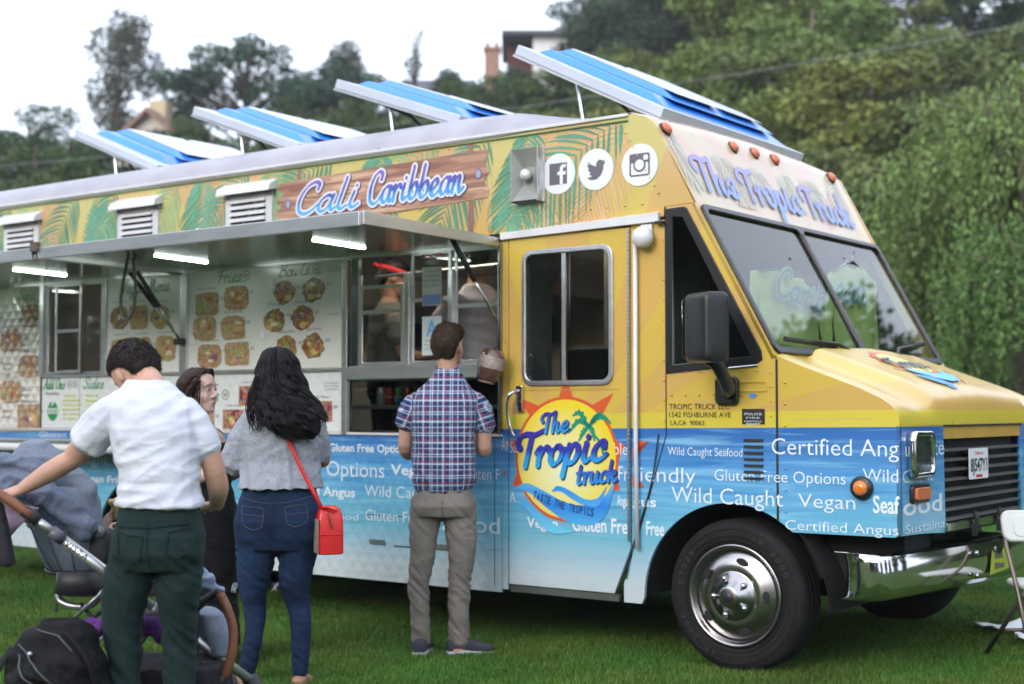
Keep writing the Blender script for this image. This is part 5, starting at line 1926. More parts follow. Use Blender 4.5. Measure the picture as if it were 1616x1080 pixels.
MB().tube([(-1.30, -.008, 2.75), (-1.30, -.058, 2.752)], [.028, .032], 14).build("horn_throat", m_whitep, sp, True)
# ============================================================ PRINTED GRAPHICS OF THE WRAP
WT = [("Certified Ang", 't', 0.243, 0.925, 1.151, 0.085), ("Wild Caught Seafood", 't', -0.375, 0.075, 1.135, 0.045), ("Gluten Free Options", 't', -0.091, 0.648, 1.007, 0.060),
 ("Wild", 't', 0.738, 0.920, 1.025, 0.066), ("Wild Caught", 't', -0.354, 0.305, 0.883, 0.085),
 ("Vegan", 't', 0.389, 0.697, 0.885, 0.071), ("Seaf", 'b', 0.789, 0.925, 0.874, 0.084), ("Certified Angus", 't', 0.317, 0.918, 0.768, 0.050),
 ("Seafood", 't', -2.142, -1.52, 0.650, 0.101), ("Gluten Free Options", 'b', -2.909, -2.226, 1.113, 0.049), ("Options", 't', -2.930, -2.430, 0.953, 0.098),
 ("Vegan", 'b', -2.377, -2.051, 0.976, 0.063), ("Certified Angus", 'b', -3.397, -2.678, 0.823, 0.059), ("Wild Caught", 't', -2.596, -2.001, 0.833, 0.072),
 ("Seafood", 't', -3.019, -2.649, 0.678, 0.041), ("Gluten Free", 't', -2.589, -2.100, 0.682, 0.068), ("Vegan", 't', -4.064, -3.618, 0.921, 0.079),
 ("Gluten Free", 't', -6.032, -5.414, 1.168, 0.044), ("SPECIALTIES", 't', -5.35, -4.540, 1.165, 0.052), ("Wild Caught", 't', -5.994, -5.176, 0.976, 0.079),
 ("Vegan Friendly", 'b', -5.514, -4.801, 0.838, 0.052), ("Friendly", 't', -6.945, -6.411, 0.950, 0.11),
 ("Sustainable", 't', -4.855, -4.066, 1.052, 0.065), ("Certified Angus", 't', -6.895, -5.876, 0.771, 0.072), ("Seafood", 't', -3.652, -3.023, 1.113, 0.052),
 ("Options", 'b', -6.6, -6.02, .58, .06), ("Wild Caught", 't', -3.9, -3.3, .70, .06)]
DT = [("Friendly", 't', -0.635, -0.392, 0.987, 0.08)]
for s_, st, x0, x1, z, h_ in WT:
    text("wrap_lettering", s_, x0, x1, z, h_, m_wtext, T, S(.003), bold=.022 if st == 'b' else -.004)
# lettering that crosses the door
for s_, st, x0, x1, z, h_, n_ in (("Gluten Fre", 'b', -1.0, -.63, .697, .079, .0065), ("Vegan", 'b', -1.32, -1.10, .70, .06, .0065), ("Angus", 'b', -.70, -.62, .851, .055, .0065), ("gus", 'b', -.60, -.45, .851, .055, .003), ("Sust", 't', -1.44, -1.36, 1.13, .065, .0065), ("ble", 't', -.72, -.63, 1.13, .068, .0065), ("Fr", 't', -.69, -.625, .987, .082, .0065), ("iendly", 't', -.55, -.205, .987, .085, .003),
                                 ("Free", 'b', -.515, -.40, .697, .075, .003), ("An", 't', -1.505, -1.458, 1.137, .085, .003), ("A", 't', -1.445, -1.40, .842, .055, .0065), ("Gluten F", 't', -1.80, -1.52, .965, .068, .003)):
    text("wrap_lettering", s_, x0, x1, z, h_, m_wtext, door if n_ > .005 else T, S(n_), bold=.022 if st == 'b' else -.004)
for s_, y0, y1, z, h_, b_ in (("us Lite", .06, .60, 1.148, .08, 0), ("Caught", .025, .43, 1.02, .062, -.004), ("ood", .02, .56, .862, .085, .022), ("Sustaina", .05, .60, .772, .045, 0),
                              ("Vegan", 1.93, 2.42, .86, .08, .01), ("Wild Caught", 1.93, 2.45, .775, .045, 0)):
    text("wrap_lettering", s_, y0, y1, z, h_, m_wtext, T, FR(.0025), bold=b_)

# ---- palm fronds printed along the top
m_fr = mat("frond_green", (.12, .32, .21), rough=.35, var=.35, vscale=2.5)
m_fr2 = mat("frond_pale", (.32, .45, .22), rough=.35, var=.2, vscale=3)
m_frp = mat("frond_peach", (.68, .42, .22), rough=.35, var=.08)
m_frl = mat("frond_grey_lilac", (.56, .54, .44), rough=.3, var=.08)
rf_ = random.Random(9)


def frond(x, z, a, ln, bend, lw, m, n, F=S, parent=None, zmin=2.42, zmax=2.985, xmin=-7.3, xmax=-.42, name="palm_frond", leafn=21, wdt=.012, maxx=None):
    """one frond: midrib from (x,z) at angle a; leaflets on both sides, clipped to the panel"""
    me = MB()
    px, pz, aa = x, z, R(a)
    st = ln / leafn
    tri = 0
    for i in range(leafn):
        f = i / leafn
        qx, qz = px + math.cos(aa) * st, pz + math.sin(aa) * st
        L_ = lw * (math.sin(math.pi * min(1, f * .85 + .12)) ** .7)
        for s in (-1, 1):
            d = aa + s * R(62 - 28 * f) + R(rf_.uniform(-3, 3))
            w_ = wdt * (1 - .4 * f) * rf_.uniform(.7, 1.2)
            pts_ = []
            ok = True
            ex_, ez_ = px, pz
            seg = []
            sag = s * 0
            for k in range(5):
                g_ = k / 4
                cx_, cz_ = px + math.cos(d) * L_ * g_, pz + math.sin(d) * L_ * g_ - .25 * L_ * g_ * g_
                seg.append((cx_, cz_, w_ * math.sin(math.pi * (g_ * .85 + .12))))
            nx, nz = -math.sin(d), math.cos(d)
            poly = []
            dep = .00008 * (i % 9) + .0003 * (s > 0)
            for (cx_, cz_, ww) in seg:
                for q in (1, -1):
                    X_, Z_ = cx_ + nx * ww * q, cz_ + nz * ww * q
                    hi = zmax
                    lim = xmax
                    if maxx:
                        lim = maxx(Z_)
                    X_ = max(xmin, min(lim, X_))
                    Z_ = max(zmin, min(hi, Z_))
                    poly.append((X_, Z_, dep))
            k0 = len(me.v)
            me.v += poly
            for k in range(4):
                me.f.append((k0 + 2 * k, k0 + 2 * k + 1, k0 + 2 * k + 3, k0 + 2 * k + 2))
        px, pz = qx, qz
        aa += R(bend) / leafn
    me2 = MB()
    me2.add(me.v, me.f, F(n))
    # drop faces squashed flat by the clipping
    keep = [f_ for f_ in me2.f if (V(me2.v[f_[0]]) - V(me2.v[f_[2]])).cross(V(me2.v[f_[1]]) - V(me2.v[f_[3]])).length > 1e-7]
    me2.f = keep
    o = me2.build(name, m, parent or T, fix=False)
    return o


edge = lambda z: -.40 - max(0, (z - 2.5)) * .5 - .02
FRD = [(-.66, 3.02, 205, .95, 30, .34, m_fr, .0030), (-.60, 3.03, 232, .75, 20, .30, m_frp, .0022),
       (-1.15, 3.02, 240, .60, 35, .30, m_frp, .0022), (-1.30, 3.03, 262, .6, -20, .28, m_fr, .0036), (-1.62, 3.02, 225, .8, 25, .30, m_fr, .0030),
       (-2.0, 3.02, 200, .95, 18, .22, m_fr2, .0026), (-2.45, 3.03, 250, .5, 20, .30, m_fr, .0034), (-2.9, 3.02, 195, .9, 22, .26, m_fr, .0030),
       (-3.2, 3.0, 235, .7, 20, .26, m_fr2, .0024), (-3.45, 3.03, 262, .6, -22, .30, m_fr2, .0036), (-3.7, 3.02, 215, .8, 28, .28, m_fr, .003), (-3.95, 3.02, 250, .7, 20, .30, m_frp, .0022), (-4.15, 3.02, 262, .6, 10, .32, m_fr, .0034),
       (-4.45, 3.0, 230, .8, 20, .32, m_fr2, .0028), (-4.75, 3.03, 205, .9, 40, .30, m_frp, .0022), (-5.15, 3.02, 245, .75, 15, .32, m_fr, .0034), (-5.3, 3.02, 270, .65, -20, .28, m_fr2, .0026), (-5.6, 3.03, 225, .85, 25, .32, m_fr, .003),
       (-5.9, 3.02, 250, .7, 20, .28, m_frp, .0022), (-6.1, 3.02, 215, .85, 25, .32, m_fr2, .0028), (-6.5, 3.03, 245, .75, 20, .32, m_fr, .0034), (-6.9, 3.02, 235, .7, 20, .3, m_frp, .0022), (-6.3, 2.45, 80, .5, 20, .25, m_fr2, .0026), (-5.4, 2.42, 70, .5, 25, .26, m_fr, .003)]
for (x, z, a, ln, bd, lw, m_, n_) in FRD:
    frond(x, z, a, ln, bd, lw, m_, n_, maxx=edge)
for (x, z, a, ln, bd, lw, m_) in ((.10, .53, -95, .42, 30, .16, m_frl), (.55, .54, -60, .5, -30, .22, m_frl), (.95, .54, -75, .40, 25, .20, m_frl), (1.5, .54, -110, .38, 30, .2, m_frl), (1.75, .54, -70, .42, 20, .22, m_frl), (2.3, .54, -110, .4, -20, .2, m_frl)):
    frond(x, z, a, ln, bd, lw, m_, .0015, F=CAP, zmin=.05, zmax=.53, xmin=.05, xmax=2.44, wdt=.008)

# ---- wooden signboard
def wood_mat():
    m = bpy.data.materials.new("printed_planks")
    m.use_nodes = True
    t = m.node_tree
    b = t.nodes["Principled BSDF"]
    b.inputs["Roughness"].default_value = .35
    P, x, y, z = xyz(t)
    cb = node(t, "ShaderNodeCombineXYZ")
    t.links.new(mth(t, 'MULTIPLY', x, .9), cb.inputs[0])
    t.links.new(mth(t, 'MULTIPLY', z, 13), cb.inputs[2])
    n = node(t, "ShaderNodeTexNoise")
    n.inputs["Scale"].default_value = 1.3
    n.inputs["Detail"].default_value = 2
    n.inputs["Distortion"].default_value = .5
    t.links.new(cb.outputs[0], n.inputs["Vector"])
    c = ramp(t, n.outputs["Fac"], [(.0, (.27, .13, .10)), (.42, (.36, .19, .13)), (.50, (.46, .27, .19)), (.58, (.62, .42, .28)), (.64, (.33, .17, .12))], 'CONSTANT')
    t.links.new(c, b.inputs["Base Color"])
    return m


m_wood = wood_mat()
brd = [(-3.42, 2.63), (-3.30, 2.605), (-3.36, 2.62), (-1.612, 2.652), (-1.60, 2.70), (-1.64, 2.75), (-1.60, 2.80), (-1.63, 2.86), (-1.60, 2.945), (-3.36, 2.90), (-3.40, 2.86), (-3.33, 2.83), (-3.42, 2.79), (-3.36, 2.74), (-3.43, 2.70), (-3.35, 2.67)]
brd = [(-3.42, 2.58), (-1.612, 2.652), (-1.60, 2.70), (-1.64, 2.75), (-1.60, 2.80), (-1.63, 2.86), (-1.60, 2.945), (-3.38, 2.905), (-3.40, 2.86), (-3.33, 2.83), (-3.42, 2.79), (-3.36, 2.74), (-3.43, 2.70), (-3.35, 2.65)]
decal("sign_post", [(-1.76, 2.44), (-1.72, 2.44), (-1.725, 2.99), (-1.755, 2.99)], mat("printed_post", (.30, .14, .11), rough=.4, var=.2), .0042)
decal("sign_post", [(-3.22, 2.6), (-3.18, 2.6), (-3.185, 2.99), (-3.215, 2.99)], MATS["printed_post"], .0042)
sb = decal("printed_signboard", brd, m_wood, .0056)
sb["label"] = "printed plank signboard reading Cali Caribbean"
for (cx, cz) in ((-3.30, 2.755), (-1.68, 2.80)):
    decal("sign_bolt", circ(cx, cz, .026, 20, .034), mat("bolt_blue", (.12, .12, .25), rough=.4), .007, sb)
    decal("sign_bolt_face", circ(cx, cz, .019, 20, .026), mat("bolt_pale", (.36, .38, .5), rough=.4), .0078, sb)


def grad_mat(name, z0, z1, stops):
    m = bpy.data.materials.new(name)
    m.use_nodes = True
    t = m.node_tree
    b = t.nodes["Principled BSDF"]
    b.inputs["Roughness"].default_value = .35
    P, x, y, z = xyz(t)
    c = ramp(t, mth(t, 'DIVIDE', mth(t, 'SUBTRACT', z, z0), z1 - z0), stops)
    t.links.new(c, b.inputs["Base Color"])
    return m


m_cali = grad_mat("cali_gradient", 2.64, 2.90, [(0, (.16, .44, .80)), (.25, (.10, .42, .80)), (.5, (.06, .14, .50)), (.62, (.17, .13, .50)), (1, (.24, .16, .55))])
m_shad = mat("letter_shadow", (.10, .05, .10), rough=.4)
for (s_, x0, x1) in (("Cali", -3.20, -2.66), ("Caribbean", -2.56, -1.79)):
    zb_ = 2.678 + (x0 + 3.2) * .02
    script("sign_lettering_shadow", s_, x0, x1, zb_, .20, m_shad, sb, S(.0066), wt=.15, grow=.034, rise=.02, shift=(.006, -.006))
    script("sign_lettering_outline", s_, x0, x1, zb_, .20, m_white, sb, S(.0078), wt=.15, grow=.026, rise=.02)
    script("sign_lettering", s_, x0, x1, zb_, .20, m_cali, sb, S(.0092), wt=.15, rise=.02)
m_lil = grad_mat("cap_lettering_gradient", 2.52, 2.80, [(0, (.18, .36, .66)), (1, (.34, .31, .62))])
script("cap_lettering", "The Tropic Truck", .20, 2.27, .115, .24, m_lil, T, CAP(.006), wt=.23, shear=.12)

# ---- social badges
for cx, cz, nm in ((-1.095, 2.742, "f"), (-.835, 2.742, "bird"), (-.545, 2.738, "camera")):
    bd = decal("social_badge", circ(cx, cz, .118, 40), m_white, .005)
    bd["label"] = {"f": "white round badge with letter f", "bird": "white round badge with bird", "camera": "white round badge with camera"}[nm]
    if nm == "f":
        plate("badge_mark", [quad(cx - .062, cz - .062, cx + .062, cz + .062)], m_grey, bd, S(.0062))
        plate("badge_letter", [[(cx + .012, cz - .062), (cx + .034, cz - .062), (cx + .034, cz - .008), (cx + .052, cz - .008), (cx + .054, cz + .012), (cx + .034, cz + .012), (cx + .034, cz + .026), (cx + .040, cz + .034), (cx + .056, cz + .034), (cx + .056, cz + .052), (cx + .030, cz + .052), (cx + .016, cz + .042), (cx + .012, cz + .028), (cx + .012, cz + .012), (cx - .004, cz + .012), (cx - .004, cz - .008), (cx + .012, cz - .008)]], m_white, bd, S(.0072))
    elif nm == "bird":
        pts_ = [(-.062, -.045), (-.025, -.040), (-.046, -.022), (-.035, -.018), (-.056, .004), (-.045, .006), (-.062, .026), (-.048, .028), (-.058, .05), (-.03, .028), (.002, .016), (.004, .036), (.018, .052), (.036, .052), (.048, .044), (.064, .05), (.054, .036), (.066, .034), (.052, .022), (.05, -.004), (.034, -.036), (.004, -.058), (-.03, -.060)]
        plate("badge_mark", [[(cx + a, cz + b) for a, b in pts_]], m_grey, bd, S(.0062))
    else:
        plate("badge_mark", [rrect(cx - .066, cz - .064, cx + .066, cz + .064, .014), rrect(cx - .056, cz - .054, cx + .056, cz + .012, .005)], m_grey, bd, S(.0062))
        plate("badge_mark", [circ(cx, cz, .040, 24)], m_grey, bd, S(.0070))
        plate("badge_lens", [circ(cx, cz, .030, 24)], m_white, bd, S(.0078))
        plate("badge_window", [rrect(cx + .026, cz + .024, cx + .056, cz + .052, .005)], m_white, bd, S(.0078))

# ---- round sun logo on the door
m_sun = bpy.data.materials.new("sun_disc")
m_sun.use_nodes = True
t_ = m_sun.node_tree
P, x, y, z = xyz(t_)
rr_ = mth(t_, 'SQRT', mth(t_, 'ADD', mth(t_, 'POWER', mth(t_, 'ABSOLUTE', mth(t_, 'ADD', x, 1.07)), 2), mth(t_, 'POWER', mth(t_, 'ABSOLUTE', mth(t_, 'SUBTRACT', z, 1.05)), 2)))
t_.links.new(ramp(t_, mth(t_, 'DIVIDE', rr_, .36), [(0, (.82, .80, .55)), (.45, (.78, .74, .30)), (1, (.80, .62, .03))]), t_.nodes["Principled BSDF"].inputs["Base Color"])
t_.nodes["Principled BSDF"].inputs["Roughness"].default_value = .35
m_lred = mat("logo_red", (.66, .10, .03), rough=.35, var=.06)
m_lsky = grad_mat("logo_wave", .70, .98, [(0, (.10, .48, .80)), (.5, (.03, .22, .72)), (1, (.12, .50, .85))])
m_lsky2 = grad_mat("logo_wave_pale", .68, .95, [(0, (.16, .58, .82)), (1, (.03, .26, .75))])
LX, LZ, LR = -1.045, 1.10, .343
lg = decal("sun_logo", circ(LX, LZ, LR + .014, 64), m_lred, .0060, door)
lg["label"] = "round sun logo with palm and lettering"
for (a, wd, ln, sk, inner) in ((90, 9, .125, 0, door), (128, 8, .14, 6, door), (53, 8, .14, -4, door), (172, 9, .06, -6, door), (8, 12, .05, 4, door), (-20, 11, .04, -4, door), (200, 10, .055, 3, door)):
    b0, b1, tp = R(a - wd), R(a + wd), R(a + sk)
    tip = LR + .014 + ln
    pts_ = [(LX + LR * math.cos(b0), LZ + LR * math.sin(b0)), (LX + tip * math.cos(tp), LZ + tip * math.sin(tp)), (LX + LR * math.cos(b1), LZ + LR * math.sin(b1))]
    mid0 = ((pts_[0][0] * .55 + pts_[1][0] * .45 - .008 * math.sin(tp) * 0), pts_[0][1] * .55 + pts_[1][1] * .45)
    decal("logo_ray", pts_, m_lred, .0054, lg)
# rays carried on past the door edge onto the posts
for pts_ in ([(-.60, 1.10), (-.585, 1.21), (-.50, 1.205), (-.60, 1.165)], [(-.60, 1.02), (-.60, .96), (-.52, .955)], [(-1.475, 1.155), (-1.475, 1.19), (-1.50, 1.185)], [(-1.475, .99), (-1.475, 1.03), (-1.50, 1.0)]):
    decal("logo_ray_tip", pts_, m_lred, .0025)
decal("sun_disc", circ(LX, LZ, LR - .004, 64), m_sun, .0072, lg)


def wave(pts_a, pts_b, m, n, nm="logo_wave"):
    a = catmull([(p[0], p[1], 0) for p in pts_a], 6)
    b = catmull([(p[0], p[1], 0) for p in pts_b], 6)
    return decal(nm, [(p.x, p.y) for p in a] + [(p.x, p.y) for p in reversed(b)], m, n, lg)


wave([(-1.405, .925), (-1.32, .955), (-1.20, .915), (-1.05, .855), (-.90, .845), (-.78, .90), (-.712, 1.0)],
     [(-1.405, .915), (-1.30, .90), (-1.18, .82), (-1.03, .745), (-.87, .735), (-.77, .80), (-.712, .98)], m_lsky, .0085)
wave([(-1.39, .838), (-1.31, .845), (-1.20, .775), (-1.10, .715), (-.98, .695)],
     [(-1.39, .83), (-1.32, .80), (-1.22, .715), (-1.12, .672), (-.98, .692)], m_lsky2, .0092)
wave([(-1.14, .915), (-1.10, .945), (-1.02, .925), (-.92, .88), (-.83, .885), (-.765, .955)],
     [(-1.14, .91), (-1.08, .915), (-1.0, .875), (-.92, .845), (-.82, .845), (-.765, .95)], m_lsky2, .0099)
tl = MB()
ms = []
for i, ch in enumerate("TASTE THE TROPICS"):
    if ch == ' ':
        continue
    f = i / 16
    cx = -1.265 + .40 * f
    cz = .868 - .125 * f + .04 * f * f
    Fm = S(.0105) @ Matrix.Translation((cx, cz, 0)) @ Matrix.Rotation(R(-17 + 10 * f), 4, 'Z')
    ms.append(text_mesh(ch, -.010 if ch != 'I' else -.003, .010 if ch != 'I' else .003, 0, .044, Fm, bold=.03))
link("logo_motto", join(ms, "logo_motto"), mat("motto_navy", (.015, .06, .22), rough=.4), lg)
m_trop = grad_mat("tropic_gradient", .99, 1.24, [(0, (.04, .42, .80)), (.45, (.03, .30, .75)), (.62, (.03, .05, .42)), (1, (.05, .03, .36))])
m_the = grad_mat("the_gradient", 1.23, 1.36, [(0, (.04, .42, .80)), (.5, (.03, .22, .65)), (1, (.05, .03, .36))])
m_trk = grad_mat("truck_gradient", .93, 1.06, [(0, (.04, .42, .80)), (.6, (.03, .18, .62)), (1, (.05, .05, .40))])
m_navy = mat("logo_dark_edge", (.008, .035, .10), rough=.4)
# palm tree
m_palm = mat("logo_palm_green", (.01, .26, .16), rough=.35, var=.1)
pc = (-.885, 1.285)
for (tx, tz, up_) in ((-1.0, 1.345, .05), (-1.025, 1.245, .055), (-.955, 1.20, .02), (-.845, 1.20, .02), (-.735, 1.305, .045), (-.80, 1.375, .0)):
    mx_, mz_ = (pc[0] + tx) / 2, (pc[1] + tz) / 2 + up_
    pa, pb = [], []
    P_ = catmull([(pc[0], pc[1], 0), (mx_, mz_, 0), (tx, tz, 0)], 6)
    nP = len(P_)
    for i, p in enumerate(P_):
        d = (P_[min(i + 1, nP - 1)] - P_[max(i - 1, 0)]).normalized()
        w_ = .017 * math.sin(math.pi * (i / (nP - 1) * .9 + .08)) + .002
        pa.append((p.x - d.y * w_, p.y + d.x * w_))
        k = 1.0 if i % 2 else .35
        pb.append((p.x + d.y * w_ * k, p.y - d.x * w_ * k))
    decal("palm_leaf", pa + pb[::-1], m_palm, .0085, lg)
decal("palm_trunk", [(-.89, 1.28), (-.88, 1.28), (-.80, 1.2), (-.775, 1.12), (-.785, 1.10), (-.815, 1.19)], m_palm, .0081, lg)
for (s_, x0, x1, z_, h_, m_, ri) in (("The", -1.21, -1.02, 1.248, .115, m_the, .06), ("Tropic", -1.38, -.765, 1.045, .20, m_trop, .10), ("truck", -.965, -.70, .962, .115, m_trk, .09)):
    script("logo_lettering_edge", s_, x0, x1, z_, h_, m_navy, lg, S(.0100), wt=.20, rise=ri, shear=.12, shift=(.006, -.007), grow=.002)
    script("logo_lettering", s_, x0, x1, z_, h_, m_, lg, S(.0115), wt=.20, rise=ri, shear=.12)

# ---- small logo printed on the hood
def hoodz(x, y):
    for (a, b) in zip(hp, hp[1:]):
        if a[0] <= x <= b[0]:
            z_ = a[1] + (b[1] - a[1]) * (x - a[0]) / (b[0] - a[0])
    yy = min(y, 2.5 - y)
    i = min(len(hp) - 1, next(i for i, a in enumerate(hp) if a[0] >= x))
    f = 1 - (i / (len(hp) - 1)) ** 5
    return z_ + (.045 * sm((yy - .40) / .14) + .012 * sm(yy / .08) + .02 * sm((yy - .6) / .6)) * (1 if x < .84 else f)


def HD(me_list, lift):
    out = []
    for me in me_list:
        for v in me.vertices:
            x_, y_ = v.co.x, v.co.y
            v.co.z = hoodz(x_, y_) + lift
        out.append(me)
    return out


def hood_decal(nm, pts_, m, lift):
    me = plate_mesh([pts_], 0, 0, None)
    # subdivide so the decal follows the curve of the hood
    bm = bmesh.new()
    bm.from_mesh(me)
    bmesh.ops.subdivide_edges(bm, edges=bm.edges, cuts=3, use_grid_fill=True)
    bm.to_mesh(me)
    bm.free()
    HD([me], lift)
    return link(nm, me, m, T)


HU = frame((0, 0, 0), (0, 1, 0), (-1, 0, 0))
cy_, cx_ = 1.12, .52
hood_decal("hood_logo_ring", [(cx_ + .17 * math.sin(R(a)) * (1.16 if (a // 15) % 2 else 1.0), cy_ + .21 * math.cos(R(a)) * (1.16 if (a // 15) % 2 else 1.0)) for a in range(0, 360, 15)], m_lred, .004)
hood_decal("hood_logo_disc", [(cx_ + .15 * math.sin(R(a)), cy_ + .19 * math.cos(R(a))) for a in range(0, 360, 15)], mat("hood_sun", (.74, .66, .18), rough=.35), .007)
hood_decal("hood_logo_wave", [(.60, .90), (.64, 1.0), (.70, 1.12), (.68, 1.28), (.62, 1.36), (.70, 1.38), (.78, 1.30), (.80, 1.12), (.74, .98), (.66, .90)], m_lsky, .010)
hood_decal("hood_logo_wave", [(.68, .84), (.73, .95), (.78, 1.02), (.86, 1.05), (.855, .98), (.80, .90), (.73, .84)], m_lsky2, .010)
me = script_mesh("Tropic", .92, 1.34, 0, .15, HU @ Matrix.Translation((0, -.60, 0)), wt=.2)
HD([me], .013)
link("hood_logo_lettering", me, m_navy, T)
m_hray = mat("hood_ray", (.62, .30, .05), rough=.3, var=.1)
for k in range(9):
    a = R(-72 + 18 * k)
    p0_ = (.885 - .02, 1.25 + .05 * math.sin(a))
    hood_decal("hood_ray", [(.86, 1.25 + .03 * math.sin(a)), (.86 - .30 * math.cos(a), max(.62, min(1.88, 1.25 + 1.25 * math.sin(a + .05)))), (.86 - .30 * math.cos(a), max(.62, min(1.88, 1.25 + 1.25 * math.sin(a - .05))))], m_hray, .0025)
# ============================================================ PEOPLE
def skin_mat(name, col):
    m = mat(name, col, rough=.55, var=.10, vscale=14, bump=.12, bscale=220, spec=.35)
    b = m.node_tree.nodes["Principled BSDF"]
    b.inputs["Subsurface Weight"].default_value = .12
    b.inputs["Subsurface Radius"].default_value = (.9, .35, .2)
    b.inputs["Subsurface Scale"].default_value = .01
    return m


m_skin = skin_mat("skin_fair", (.50, .29, .21))
m_skin2 = skin_mat("skin_tan", (.36, .20, .13))
m_skin3 = skin_mat("skin_light", (.58, .39, .32))


def ell(c, a, b, yaw=0.0, n=22, p=2.3, tilt=0.0):
    out = []
    cy, sy = math.cos(yaw), math.sin(yaw)
    for i in range(n):
        t = 2 * math.pi * i / n
        u = a * math.copysign(abs(math.cos(t)) ** (2 / p), math.cos(t))
        w_ = b * math.copysign(abs(math.sin(t)) ** (2 / p), math.sin(t))
        out.append(V((c[0] + u * cy - w_ * sy, c[1] + u * sy + w_ * cy, c[2] + tilt * w_)))
    return out


def torso(mb, rows, yaw=0.0, grow=0.0, p=2.3):
    mb.rings([ell(r[0], r[1] + grow, r[2] + grow, yaw + (r[3] if len(r) > 3 else 0), p=p) for r in rows])


def limb(mb, pts, rad, n=14, flat=None, sub=4):
    P_ = catmull(pts, sub)
    m_ = len(P_)
    k = len(rad)
    rr = []
    for i in range(m_):
        f = i / (m_ - 1) * (k - 1)
        j = min(int(f), k - 2)
        rr.append(rad[j] + (rad[j + 1] - rad[j]) * (f - j))
    d0 = (P_[0] - P_[1]).normalized()
    d1 = (P_[-1] - P_[-2]).normalized()
    P_ = [P_[0] + d0 * rr[0] * .6] + P_ + [P_[-1] + d1 * rr[-1] * .5]
    rr = [rr[0] * .6] + rr + [rr[-1] * .6]
    mb.tube(P_, rr, n, flat=flat)


def head(mb, M, scale=1.0, ears=True, face=True):
    prof = [(-.118, .022, .080, .045), (-.108, .040, .090, .020), (-.085, .055, .091, -.020), (-.055, .064, .088, -.055), (-.02, .070, .085, -.082), (.02, .073, .087, -.095),
            (.05, .075, .086, -.098), (.08, .069, .071, -.088), (.10, .054, .048, -.066), (.115, .030, .020, -.034)]
    S_ = Matrix.Scale(scale, 4)
    rings = []
    for z, a, f, b in prof:
        rings.append([M @ (S_ @ v) for v in ell((0, (f + b) / 2, z), a, (f - b) / 2, n=22, p=2.15)])
    mb.rings(rings)
    MS = M @ S_
    if ears:
        for s in (-1, 1):
            mb.ball((s * .077, -.012, -.012), .03, 10, (.38, .62, 1.05), MS)
    if face:
        mb.tube([MS @ V(p) for p in ((0, .080, .030), (0, .091, .005), (0, .104, -.022), (0, .098, -.032))], [.006, .0075, .0105, .007], 8)
        for s in (-1, 1):
            mb.ball((s * .011, .094, -.032), .009, 8, (1, 1, .8), MS)
            mb.ball((s * .036, .062, -.034), .025, 10, (1.1, .8, 1.3), MS)
            mb.tube([MS @ V(p) for p in ((s * .012, .083, .032), (s * .034, .080, .036), (s * .056, .064, .028))], .0055, 6)
        mb.ball((0, .090, -.062), .017, 10, (1.25, .45, .32), MS)
        mb.ball((0, .089, -.073), .016, 10, (1.1, .5, .38), MS)
        mb.ball((0, .082, -.100), .020, 10, (1, .7, .8), MS)


def hand(mb, M, s=1, curl=35, spread=4, sc=1.0, thumb=30):
    """M: origin at the wrist, +Y to the fingertips, +Z the back of the hand; s=1 puts the thumb at -X"""
    def T_(p):
        return M @ (V(p) * sc)
    mb.rings([[T_(v) for v in ell((0, 0, 0), .026, .019, n=12)][:0] or [T_((q.x, 0, q.y)) for q in ell((0, 0, 0), .026, .018, n=12)],
              [T_((q.x, .03, q.y)) for q in ell((0, 0, 0), .034, .017, n=12)],
              [T_((q.x, .07, q.y)) for q in ell((0, 0, 0), .040, .014, n=12)],
              [T_((q.x, .092, q.y)) for q in ell((0, 0, 0), .038, .011, n=12)]])
    for i, (x, ln) in enumerate(((-.029, .068), (-.010, .078), (.010, .073), (.028, .058))):
        x *= s
        a = R(curl * .35)
        d = V((math.sin(R(spread * (i - 1.5))) * s, math.cos(a), -math.sin(a)))
        p = V((x, .085, 0))
        pts_ = [p]
        for k, f in enumerate((.45, .3, .25)):
            p = p + d.normalized() * ln * f
            pts_.append(p)
            a += R(curl)
            d = V((d.x, math.cos(a), -math.sin(a)))
        mb.tube([T_(q) for q in [V((x * .9, .06, 0))] + pts_], [.009 * sc, .0092 * sc, .0085 * sc, .008 * sc, .0058 * sc], 8)
    b = V((-.026 * s, .018, -.004))
    mb.tube([T_(q) for q in (b, b + V((-.022 * s, .030, -.010)), b + V((-.030 * s, .058, -.018 - .0004 * thumb)), b + V((-.028 * s, .080, -.030 - .0006 * thumb)))], [.014 * sc, .012 * sc, .0098 * sc, .007 * sc], 8)


def basis(o, ydir, zdir):
    y = V(ydir).normalized()
    z = (V(zdir) - y * V(zdir).dot(y)).normalized()
    x = y.cross(z)
    return Matrix(((x.x, y.x, z.x, o[0]), (x.y, y.y, z.y, o[1]), (x.z, y.z, z.z, o[2]), (0, 0, 0, 1)))


def foot(mb, ank, d, ln=.25, r=.045, h=.05):
    a = V(ank)
    d = V((d[0], d[1], 0)).normalized()
    s = V((-d.y, d.x, 0))
    rows = []
    for f, w_, hh in ((-.28, .5, .9), (-.22, .85, 1.1), (-.05, .9, 1.35), (.15, .95, 1.1), (.45, 1.12, .75), (.62, 1.0, .6), (.72, .6, .42)):
        c = a + d * (ln * f)
        rows.append([V((c.x, c.y, 0)) + s * (q.x * w_ * r) + V((0, 0, h * hh * .5 + q.y * h * hh * .5)) for q in ell((0, 0, 0), 1, 1, n=14, p=2.6)])
    mb.rings(rows)


def folds(p, s, k, amp):
    n = noise.noise(V((p.x * k[0], p.y * k[1], p.z * k[2])) * s)
    return amp * (.35 - abs(n) * 2.2)


